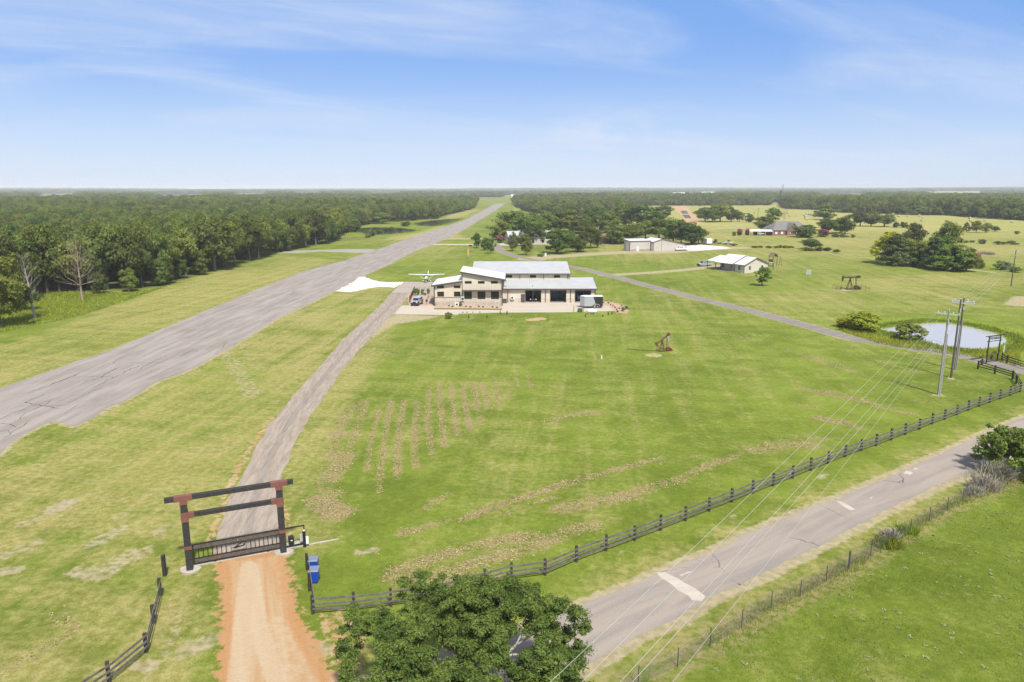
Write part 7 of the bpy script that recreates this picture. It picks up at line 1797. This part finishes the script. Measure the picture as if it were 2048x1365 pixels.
pumpjack(x + 1.9, y + 1.5, math.radians(182), 1.0, -.04, 'dark brown pumpjack with a level beam inside a low wire pen', M_RUSTD)
t = thing('pump_pen', 'low pipe and wire pen around the dark brown pumpjack', 'pen', (x + 2.0, y + 1.0, 0)); c4 = [(-3.6, -1.6), (4.6, -1.6), (4.6, 3.2), (-3.6, 3.2)]
for p, q in zip(c4, c4[1:] + c4[:1]):
    for u in (0, .5): k = MB(); k.tube([(p[0] + (q[0] - p[0]) * u, p[1] + (q[1] - p[1]) * u, 0), (p[0] + (q[0] - p[0]) * u, p[1] + (q[1] - p[1]) * u, 1.25)], .035, 5); k.build('post', M_RUSTD, t)
k = MB()
for z in (.5, .85, 1.2):
    for p, q in zip(c4, c4[1:] + c4[:1]): k.tube([(p[0], p[1], z), (q[0], q[1], z)], .015, 3)
k.build('wire', M_RUSTD, t)
x, y = G(1488, 441); pumpjack(x, y, math.radians(180), 1.7, .06, 'distant brown pumpjack above the round light green bush', M_RUSTD)

# ------------------------------------------------------------------ the white house on the lawn
M_ROOFW2 = mat_ribbed('white_house_roof', (0.64, 0.635, 0.625), 0.5, axis=1, rough=.5)
def small_window(parent, u, v, z0, z1, w, face):
    """window on a face: 'v' face (plane u const, along v) or 'u' face (plane v const, along u)"""
    k = MB(); g = MB(); t = .07
    if face == 'u':
        k.bx(u - w / 2, u + w / 2, v - .05, v + .02, z0, z1)
        for a, b in ((u - w / 2 + t, u - .02), (u + .02, u + w / 2 - t)):
            for c, d in ((z0 + t, (z0 + z1) / 2 - .03), ((z0 + z1) / 2 + .03, z1 - t)): g.bx(a, b, v - .062, v - .051, c, d)
    else:
        k.bx(u - .05, u + .02, v - w / 2, v + w / 2, z0, z1)
        for a, b in ((v - w / 2 + t, v - .02), (v + .02, v + w / 2 - t)):
            for c, d in ((z0 + t, (z0 + z1) / 2 - .03), ((z0 + z1) / 2 + .03, z1 - t)): g.bx(u - .062, u - .051, a, b, c, d)
    f = k.build('window', M_WHITE, parent); g.build('pane', M_GLASS, f)
def white_house():
    cx, cy = G(1488, 547); t = thing('white_house', 'white single storey house with brown trim, porch and ridged white roof', 'house', (cx, cy, 0), math.radians(30))
    # u (local x) runs along the gable front, v (local y) runs back along the left front
    W_ = 11.5; pk = W_ * .47; e, r = 2.85, 5.0
    k = MB(); k.prism([(0, 0), (W_, 0), (W_, e), (pk, r), (0, e)], 'y', 0, .2); k.bx(0, .2, .2, 4.2, 0, e); k.bx(W_ - .2, W_, .2, 12.2, 0, e); k.bx(1.8, 2.0, 4.2, 12.2, 0, e + .2); k.bx(.2, 1.8, 4.0, 4.2, 0, e); k.prism([(1.8, 0), (W_, 0), (W_, e), (pk, r + .2), (1.8, e + .2)], 'y', 12.0, 12.2); k.build('wall', M_CREAM2, t)
    s = (r - e) / pk
    def roof(nm, v0, v1, ul, zr, ur):
        k = MB(); k.slab([(ul, v0, zr - (pk - ul) * s), (pk, v0, zr), (pk, v1, zr), (ul, v1, zr - (pk - ul) * s)], .1); s2 = (r - e) / (W_ - pk); k.slab([(pk, v0, zr), (ur, v0, zr - (ur - pk) * s2), (ur, v1, zr - (ur - pk) * s2), (pk, v1, zr)], .1); return k.build(nm, M_ROOFW2, t)
    roof('gable_roof', -.4, 4.4, -.45, r + .12, W_ + .45)
    roof('main_roof', 4.4, 12.5, -1.2, r + .45, W_ + .45)
    k = MB()
    z = lambda u: (r + .12 - (pk - u) * s) if u < pk else (r + .12 - (u - pk) * (r - e) / (W_ - pk))
    k.prism([(-.45, z(-.45)), (pk, z(pk)), (W_ + .45, z(W_ + .45)), (W_ + .45, z(W_ + .45) - .2), (pk, z(pk) - .2), (-.45, z(-.45) - .2)], 'y', -.46, -.4)
    k.prism([(-1.2, z(-1.2) + .33), (pk, z(pk) + .33), (pk, z(pk) + .05), (-1.2, z(-1.2) + .05)], 'y', 4.34, 4.4)
    k.bx(-.51, -.45, -.4, 4.4, z(-.45) - .2, z(-.45)); k.bx(-1.26, -1.2, 4.4, 12.5, z(-1.2) + .13, z(-1.2) + .33)
    k.build('fascia', M_BROWNT, t)
    k = MB(); k.bx(-.06, .08, -.06, .08, 0, e); k.build('corner_trim', M_BROWNT, t)
    for v in (4.6, 9.2, 12.2): k = MB(); k.bx(-1.0, -.84, v - .08, v + .08, 0, 2.55); k.build('porch_post', M_BROWNT, t)
    k = MB(); k.bx(-1.2, 1.8, 4.3, 12.4, -.05, .14); k.build('porch_floor', M_FOUND, t)
    k = MB(); k.bx(1.74, 1.82, 5.0, 6.0, .14, 2.3); k.build('door', mat('brown_door', (0.10, 0.05, 0.035), .5), t)
    small_window(t, 0, 2.2, .9, 2.3, 1.0, 'v'); small_window(t, 1.8, 7.4, .9, 2.4, 1.1, 'v'); small_window(t, 1.8, 11.2, .9, 2.4, 1.1, 'v')
    small_window(t, 2.6, 0, .95, 2.35, 1.1, 'u'); small_window(t, 8.6, 0, .95, 2.35, 1.2, 'u')
    # carport
    k = MB(); k.slab([(-.4, 12.5, 3.0), (pk + .5, 12.5, 4.6), (pk + .5, 17.0, 4.6), (-.4, 17.0, 3.0)], .1); k.slab([(pk + .5, 12.5, 4.6), (W_ - .5, 12.5, 3.1), (W_ - .5, 17.0, 3.1), (pk + .5, 17.0, 4.6)], .1); k.build('carport_roof', M_ROOFW2, t)
    for u, v in ((-.2, 16.8), (W_ - .8, 16.8), (-.2, 13.0)): k = MB(); k.bx(u - .07, u + .07, v - .07, v + .07, 0, 3.0); k.build('carport_post', M_TRIM, t)
    k = MB(); k.bx(6.0, 6.15, 12.5, 16.8, 0, 3.2); k.build('carport_wall', M_CREAM2, t)
    # back porch
    k = MB(); k.slab([(W_ + .2, 1.2, 3.25), (W_ + 4.6, 1.2, 2.75), (W_ + 4.6, 7.5, 2.75), (W_ + .2, 7.5, 3.25)], .1); k.build('back_porch_roof', M_ROOFW2, t)
    for v in (1.4, 7.3): k = MB(); k.bx(W_ + 4.3, W_ + 4.45, v - .07, v + .07, 0, 2.7); k.build('back_porch_post', M_BROWNT, t)
    # chair on the porch
    c = thing('porch_chair', 'dark chair on the porch of the white house', 'chair', t.matrix_world @ Vector((0, 0, 0)), 0); ca, sa = math.cos(math.radians(30)), math.sin(math.radians(30)); u, v = .4, 11.2; c.location = (cx + u * ca - v * sa, cy + u * sa + v * ca, .14); c.rotation_euler = (0, 0, math.radians(30))
    k = MB(); k.bx(-.3, .3, -.3, .3, .38, .45); k.build('seat', M_DKGREY, c); k = MB(); k.bx(.22, .3, -.3, .3, .45, 1.05); k.build('backrest', M_DKGREY, c)
    for a in (-.26, .26):
        for b in (-.26, .26): k = MB(); k.bx(a - .03, a + .03, b - .03, b + .03, 0, .38); k.build('leg', M_DKGREY, c)
white_house()
x, y = G(1548, 534); t = thing('play_tower', 'brown wooden play tower with a pitched roof behind the white house', 'play tower', (x, y + 1.5, 0), .4); MW_ = mat('play_wood', (0.19, 0.125, 0.09), .8, var=.3)
k = MB(); k.prism([(-1.3, 3.7), (0, 5.0), (1.3, 3.7), (1.2, 3.6), (0, 4.8), (-1.2, 3.6)], 'y', -1.3, 1.3); k.build('roof', MW_, t)
for a in (-1, 1):
    for b in (-1, 1): k = MB(); k.bx(a - .07, a + .07, b - .07, b + .07, 0, 3.7); k.build('leg', MW_, t)
k = MB(); k.bx(-1.05, 1.05, -1.05, 1.05, 1.5, 1.62); k.bx(-1.05, 1.05, 1.0, 1.05, 1.62, 2.5); k.bx(-1.05, -1.0, -1.0, 1.0, 1.62, 2.5); k.build('deck', MW_, t)
k = MB(); k.tube([(1.0, 0, 3.5), (3.6, 0, 3.5)], .08, 6); k.tube([(3.6, -.9, 0), (3.6, 0, 3.5), (3.6, .9, 0)], .08, 6); k.build('swing_beam', MW_, t)

# ------------------------------------------------------------------ metal shed, barn, houses in the grove
def metal_shed():
    x, y = G(1306.5, 503); t = thing('metal_shed', 'pale metal workshop shed with white roll doors and brown trim', 'shed', (x, y, 0), math.radians(16))
    L1 = 15.8
    k = MB(); k.prism([(0, 0), (L1, 0), (L1, 2.9), (4.2, 5.5), (0, 4.2)], 'y', 0, .2); k.bx(0, .2, .2, 11, 0, 4.2); k.bx(L1 - .2, L1, .2, 11, 0, 2.9); k.prism([(0, 0), (L1, 0), (L1, 2.9), (4.2, 5.5), (0, 4.2)], 'y', 10.8, 11); k.bx(-10.6, 0, 2.4, 2.6, 0, 4.6); k.bx(-10.6, -10.4, 2.6, 9, 0, 4.6); k.bx(-10.6, 0, 8.8, 9, 0, 4.6); k.build('wall', M_SHEDW, t)
    k = MB(); k.slab([(-.3, -.3, 4.26), (4.2, -.3, 5.64), (4.2, 11.3, 5.64), (-.3, 11.3, 4.26)], .1); k.slab([(4.2, -.3, 5.64), (L1 + .3, -.3, 2.98), (L1 + .3, 11.3, 2.98), (4.2, 11.3, 5.64)], .1); k.build('gable_roof', M_ROOFW, t)
    k = MB(); k.slab([(-10.9, 2.1, 4.75), (-.3, 2.1, 4.75), (-.3, 9.3, 5.3), (-10.9, 9.3, 5.3)], .1); k.build('flat_roof', M_ROOFW, t)
    k = MB(); k.bx(-.06, .1, -.06, .1, 0, 4.2); k.bx(-10.66, -10.5, 2.34, 2.5, 0, 4.6); k.bx(-.5, -.36, 2.34, 2.4, 0, 4.6); k.bx(-10.9, -.3, 2.02, 2.1, 4.55, 4.76); k.prism([(-.3, 4.27), (4.2, 5.65), (L1 + .3, 2.99), (L1 + .3, 2.8), (4.2, 5.46), (-.3, 4.08)], 'y', -.36, -.3); k.bx(-.36, -.3, -.3, 2.0, 4.06, 4.27); k.bx(4.1, 4.22, -.05, 0, 0, 5.4); k.build('trim', M_BROWNT, t)
    k = MB(); k.bx(-.05, 0.0, .35, 2.3, 0, 3.4); k.build('roll_door', M_WHITE, t)
    k = MB(); k.bx(-10.66, -10.6, 3.4, 6.6, 0, 4.0); k.build('tall_roll_door', M_WHITE, t)
    k = MB(); k.bx(-7.2, -6.2, 2.35, 2.4, 0, 2.1); k.build('side_door', M_WHITE, t)
    k = MB(); k.bx(-10.4, -7.4, 2.36, 2.4, 0, .9); k.bx(-6.0, -.6, 2.36, 2.4, 0, .9); k.build('wainscot', mat('shed_wainscot', (0.33, 0.27, 0.23), .7), t)
metal_shed()
def barn():
    x, y = G(1018, 490.5); t = thing('metal_barn', 'long grey metal barn with white gable end behind the lawn trees', 'barn', (x, y, 0), math.radians(9))
    Lb, Wb, e, r = 23.5, 12, 3.7, 6.6
    k = MB(); k.prism([(0, 0), (Wb, 0), (Wb, e), (Wb / 2, r), (0, e)], 'x', 0, .2); k.prism([(0, 0), (Wb, 0), (Wb, e), (Wb / 2, r), (0, e)], 'x', Lb - .2, Lb); k.bx(.2, Lb - .2, 0, .2, 0, e); k.bx(.2, Lb - .2, Wb - .2, Wb, 0, e); k.build('wall', M_BARNW, t)
    k = MB(); k.slab([(-.3, -.4, e - .1), (Lb + .3, -.4, e - .1), (Lb + .3, Wb / 2, r + .12), (-.3, Wb / 2, r + .12)], .1); k.slab([(-.3, Wb / 2, r + .12), (Lb + .3, Wb / 2, r + .12), (Lb + .3, Wb + .4, e - .1), (-.3, Wb + .4, e - .1)], .1); k.build('roof', M_ROOF, t)
    k = MB(); k.bx(-.06, 0, .05, Wb - .05, 2.9, 3.25); k.build('gable_band', M_TRIM, t)
    k = MB(); k.bx(.3, Lb - .3, -.05, 0, 0, .9); k.build('stone_base', M_STONE, t)
    for u in (7, 12, 17): k = MB(); k.bx(u, u + 1.1, -.05, 0, 1.0, 2.3); k.build('window', M_GLASS, t)
barn()
M_BRICK = mat('red_brick', (0.23, 0.115, 0.085), .9, var=.3, scale=3); M_SHING = mat('grey_shingle', (0.17, 0.16, 0.15), .9, var=.25, scale=1.5, bump=.4)
def hip(k, x0, x1, y0, y1, z, r, o=.5):
    x0 -= o; x1 += o; y0 -= o; y1 += o; h = (y1 - y0) / 2; a = (x0 + min(h, (x1 - x0) / 2 - .1), (y0 + y1) / 2, r); b = (x1 - min(h, (x1 - x0) / 2 - .1), (y0 + y1) / 2, r)
    k.add([(x0, y0, z), (x1, y0, z), (x1, y1, z), (x0, y1, z), a, b], [(0, 1, 5, 4), (1, 2, 5), (2, 3, 4, 5), (3, 0, 4), (0, 3, 2, 1)])
def brick_house(px, py, label, w=27, small=False):
    x, y = G(px, py); t = thing('brick_house', label, 'house', (x, y, 0), math.radians(6))
    e = 3.1
    if small:
        k = MB(); k.bx(0, 11, 0, 9, 0, e); k.build('wall', M_BRICK, t); k = MB(); hip(k, 0, 11, 0, 9, e, 6.2); k.build('roof', mat('tan_shingle', (0.30, 0.17, 0.13), .9, var=.2), t)
        k = MB(); k.bx(1.0, 3.2, -.04, 0, .3, 2.4); k.build('door', M_BLACK, t); k = MB(); k.bx(5, 7, -.04, 0, .9, 2.3); k.build('window', M_GLASS, t); k = MB(); k.bx(4.0, 4.9, -.7, 0, 0, 4.6); k.build('chimney', M_STONE, t); return
    k = MB(); k.bx(0, w, 0, 13, 0, e); k.bx(0, 8, -3, 0, 0, e); k.prism([(9.5, 0), (17.5, 0), (17.5, e), (13.5, 7.2), (9.5, e)], 'y', -2, 0); k.build('wall', M_BRICK, t)
    k = MB(); hip(k, 0, w, 0, 13, e, 8.2); hip(k, 0, 8, -3, 9, e + .02, 6.6)
    s = [(9.0, -2.5, e - .35), (13.5, -2.5, 7.45), (18.0, -2.5, e - .35)]; q = [(9.0, 6, e - .35), (13.5, 6, 7.45), (18.0, 6, e - .35)]; k.slab([s[0], s[1], q[1], q[0]], .12); k.slab([s[1], s[2], q[2], q[1]], .12); k.build('roof', M_SHING, t)
    k = MB(); k.prism([(13.5 + .45 * math.cos(a), 5.2 + .45 * math.sin(a)) for a in [i * .5236 for i in range(12)]], 'y', -2.05, -2.0); k.build('round_vent', M_WHITE, t)
    for u, v in ((1.5, -3), (5.2, -3), (11, -2), (14.8, -2), (20, 0), (23, 0)): k = MB(); k.bx(u, u + 1.3, v - .05, v, .9, 2.3); k.build('window', M_WHITE, t)
brick_house(1541, 471, 'red brick ranch house with grey hipped roof and gabled front')
brick_house(1208, 487, 'small brick house with a tan roof half hidden in the grove', small=True)
x, y = G(1499, 471.5); t = thing('carport_canopy', 'long white metal carport beside the ranch house', 'carport', (x, y, 0), math.radians(-6)); k = MB(); k.slab([(0, 0, 2.6), (14, 0, 2.6), (14, 3, 3.5), (0, 3, 3.5)], .1); k.slab([(0, 3, 3.5), (14, 3, 3.5), (14, 6, 2.6), (0, 6, 2.6)], .1); k.build('roof', M_WHITE, t)
for u in (.2, 4.8, 9.4, 13.8):
    for v in (.2, 5.8): k = MB(); k.bx(u - .06, u + .06, v - .06, v + .06, 0, 2.55); k.build('post', M_WHITE, t)
k = MB(); k.bx(0, .1, .3, 5.7, 0, 2.5); k.build('end_panel', M_WHITE, t)
# equipment on the yard behind the shed
x, y = G(1413.5, 490); t = thing('cargo_trailer', 'white cargo trailer at the far end of the white gravel yard', 'trailer', (x, y, 0), .25); k = MB(); k.bx(0, 3.0, 0, 6, .5, 3.1); k.build('box', M_WHITE, t, bevel=.1); k = MB(); k.bx(.1, 2.9, -1.2, .2, .45, .55); k.build('tongue', M_BLACK, t)
for s in (0.05, 2.95): k = MB(); k.tube([(s - .1, 3, .38), (s + .1, 3, .38)], .38, 10); k.build('wheel', M_RUBBER, t)
x, y = G(1428, 489); t = thing('flatbed_trailer', 'low dark flatbed trailer beside the white cargo trailer', 'trailer', (x, y, 0), .05); k = MB(); k.bx(0, 5.6, 0, 2.2, .6, .78); k.build('deck', M_DKGREY, t); k = MB(); k.bx(0, .1, 0, 2.2, .78, 1.5); k.bx(5.5, 5.6, 0, 2.2, .78, 1.3); k.build('end_board', M_BLACK, t)
for u in (2.2, 3.2): k = MB(); k.tube([(u, -.1, .36), (u, .1, .36)], .36, 10); k.build('wheel', M_RUBBER, t)
x, y = G(1445, 489.5); t = thing('small_boat', 'white open boat on a trailer right of the flatbed trailer', 'boat', (x, y, 0), .1); k = MB(); k.loft([[(0, -.9, 1.2), (0, .9, 1.2), (0, .6, .6), (0, -.6, .6)], [(3.2, -.95, 1.25), (3.2, .95, 1.25), (3.2, .5, .55), (3.2, -.5, .55)], [(5.2, -.1, 1.45), (5.2, .1, 1.45), (5.2, .06, 1.0), (5.2, -.06, 1.0)]]); k.build('hull', M_WHITE, t); k = MB(); k.bx(.2, 4.6, -.1, .1, .35, .5); k.tube([(1.6, -1.0, .32), (1.6, 1.0, .32)], .32, 10); k.build('trailer', M_BLACK, t)
for px, py, h, lab in ((1431, 487, 10, 'small dark tree behind the white cargo trailer'), (1457, 488, 9, 'dark bush beside the white boat')): px_tree('bush', px, py, py - h, 7, lab, cat='bush', seed=px, trunk=False)
x, y = G(1467, 492); t = thing('utility_trailer', 'empty dark utility trailer at the right end of the yard', 'trailer', (x, y, 0)); k = MB(); k.bx(-1.8, 1.8, -1, 1, .5, .62); k.bx(-1.8, 1.8, -1, -.95, .62, 1.0); k.bx(-1.8, 1.8, .95, 1, .62, 1.0); k.build('deck', M_RUSTD, t)
for u in (-1.05, 1.05): k = MB(); k.tube([(0, u - .1, .34), (0, u + .1, .34)], .34, 10); k.build('wheel', M_RUBBER, t)
x, y = G(1950, 521); t = thing('rusty_container', 'rusty red feed container beside the big clump of trees', 'container', (x, y, 0), .1); k = MB(); k.bx(-1.0, 2.4, 0, 2.2, .4, 2.7); k.build('box', mat_ribbed('rusty_box', (0.22, 0.065, 0.04), .4, axis=2, var=.4), t); k = MB(); k.bx(-.9, 2.3, .2, 2.0, 0, .4); k.build('skid', M_RUSTD, t)
for i in range(3):
    px, py = ((1964, 508), (1973, 509), (1981, 510))[i]; brush('brush_pile', px, py, 3.2, 1.3, M_DRYBRUSH, ('left heap of grey cut branches in the pasture', 'middle heap of grey cut branches in the pasture', 'right heap of grey cut branches in the pasture')[i], 40 + i, 'brush pile', 300)
# round hay bales in the fields
M_HAY = mat('hay', (0.42, 0.36, 0.22), .95, var=.3, scale=3, bump=.5)
M_BALEB = mat('wrapped_bale', (0.30, 0.36, 0.44), .5)
for i, (px, py, w) in enumerate([(1579.5, 433.5, 0), (1592, 433.5, 0), (1608, 431.5, 0), (1612.5, 429.5, 0), (1618, 430, 1), (1610.5, 435, 0), (1611.5, 438.5, 0), (1613.5, 441, 0), (1572.5, 423.5, 0), (1575.5, 422, 0), (1575, 427.5, 0), (1510, 427, 0), (1797, 434.5, 0), (1816, 434, 0), (1839, 433.5, 0), (1844.5, 438.5, 0), (1843.5, 443, 0), (1939, 438.5, 0), (1942, 441.5, 0), (1941, 443.5, 0), (1970, 443.5, 0), (2023, 446, 0), (1786, 430, 0)]):
    x, y = G(px, py); k = MB(); k.tube([(-.75, 0, .78), (-.7, 0, .78), (.7, 0, .78), (.75, 0, .78)], [.7, .8, .8, .7], 16); o = k.build('hay_bale', M_BALEB if w else M_HAY); o.location = (x, y, 0); o.scale = (1.25,) * 3; o.rotation_euler.z = (i * 1.3) % 3.1
    tag(o, 'bluish wrapped bale among the pale round bales' if w else ('round pale hay bale in the far right pasture' if px > 1700 else 'round pale hay bale in the middle hay field'), 'hay bale', None if w else ('hay bales in the far right pasture' if px > 1700 else 'hay bales in the middle field'))
# a bare snag, poles and the drilling mast
dead_tree(1568, 443, 11, 'bare dead tree standing behind the brick ranch house', M_DEADW, 21, .55)
x, y = G(1515, 442); t = thing('field_pole', 'thin pole with a cross bar in the field right of the far pumpjack', 'utility pole', (x, y, 0)); k = MB(); k.tube([(0, 0, 0), (0, 0, 11)], .16, 6); k.build('pole', M_POLEB, t); k = MB(); k.bx(-1.2, 1.2, -.08, .08, 10.2, 10.4); k.build('cross_arm', M_POLEB, t)
def mast():
    Y = 1500.0; X0, _ = PZ(1564, 400, Y); _, zt = PZ(1564, 369.5, Y); _, zm = PZ(1564, 381, Y)
    t = thing('drilling_mast', 'tall thin drilling mast rising above the distant trees', 'mast', (X0, Y, 0))
    k = MB()
    for a in (-1, 1):
        for b in (-1, 1): k.tube([(a * 1.2, b * 1.2, 0), (a * .9, b * .9, zm), (a * .45, b * .45, zt)], .16, 5)
    n = 9
    for i in range(n):
        z0, z1 = zt * i / n, zt * (i + 1) / n; w0 = 1.2 - .75 * i / n; w1 = 1.2 - .75 * (i + 1) / n
        for b in (-1, 1): k.tube([(-w0, b * w0, z0), (w1, b * w1, z1)], .08, 4); k.tube([(b * w0, -w0, z0), (b * w1, w1, z1)], .08, 4)
    k.build('lattice', mat('mast_steel', (0.30, 0.28, 0.26), .6), t)
    k = MB(); k.bx(-4.2, -2.4, -.8, .8, 0, zm); k.build('pipe_rack', M_RUSTD, t)
mast()
# far white roofs and sheds in the clearings
for i, (px, py, w, lab) in enumerate([(1360, 389.5, 26, 'long white roof in a distant clearing'), (1416, 387.5, 22, 'white building roof in the farthest right clearing'), (1028, 396, 10, 'small white building in the clearing beyond the runway'), (1628, 398.5, 10, 'small pale roof in the trees right of the mast')]):
    x, y = G(px, py); t = thing('far_building', lab, 'building', (x, y, 0)); k = MB(); s = w * y / 1450 / 2; k.bx(-s, s, 0, s, 0, 6); k.build('wall', M_WHITE, t); k = MB(); k.slab([(-s - 1, -1, 6), (s + 1, -1, 6), (s + 1, s / 2, 10), (-s - 1, s / 2, 10)], .3); k.slab([(-s - 1, s / 2, 10), (s + 1, s / 2, 10), (s + 1, s + 1, 6), (-s - 1, s + 1, 6)], .3); k.build('roof', M_WHITE, t)
# rail pen by the left pond
def pond_pen():
    a, b = G(686, 482), G(733, 480); t = thing('pipe_fence', 'brown pipe fence below the left pond', 'fence', (0, 0, 0))
    for i in range(12): u = i / 11; k = MB(); x = a[0] + (b[0] - a[0]) * u; y = a[1] + (b[1] - a[1]) * u; k.tube([(x, y, 0), (x, y, 1.7)], .07, 5); k.build('post', M_RUST, t)
    for z in (.5, 1.1, 1.6): k = MB(); k.tube([(a[0], a[1], z), (b[0], b[1], z)], .05, 5); k.build('rail', M_RUST, t)
pond_pen()
x, y = G(941, 493); k = MB(); k.ball((0, 0, .35), (1.0, .8, .4)); o = k.build('dark_boulder', M_BLACK); o.location = (x, y, 0); tag(o, 'small black rock on the lawn beside the concrete path', 'rock')
x, y = G(1091, 513); t = thing('white_marker', 'small white block beside the low bush at the lane fork', 'marker', (x, y, 0)); k = MB(); k.bx(-.35, .35, -.3, .3, 0, 1.3); k.build('block', M_WHITE, t); k = MB(); k.bx(-.4, .4, -.35, .35, 1.3, 1.4); k.build('cap', M_FOUND, t)
px_tree('bush', 1081, 513.5, 506.5, 15, 'low round bush at the lane fork before the lone oak', cat='bush', seed=5, trunk=False)
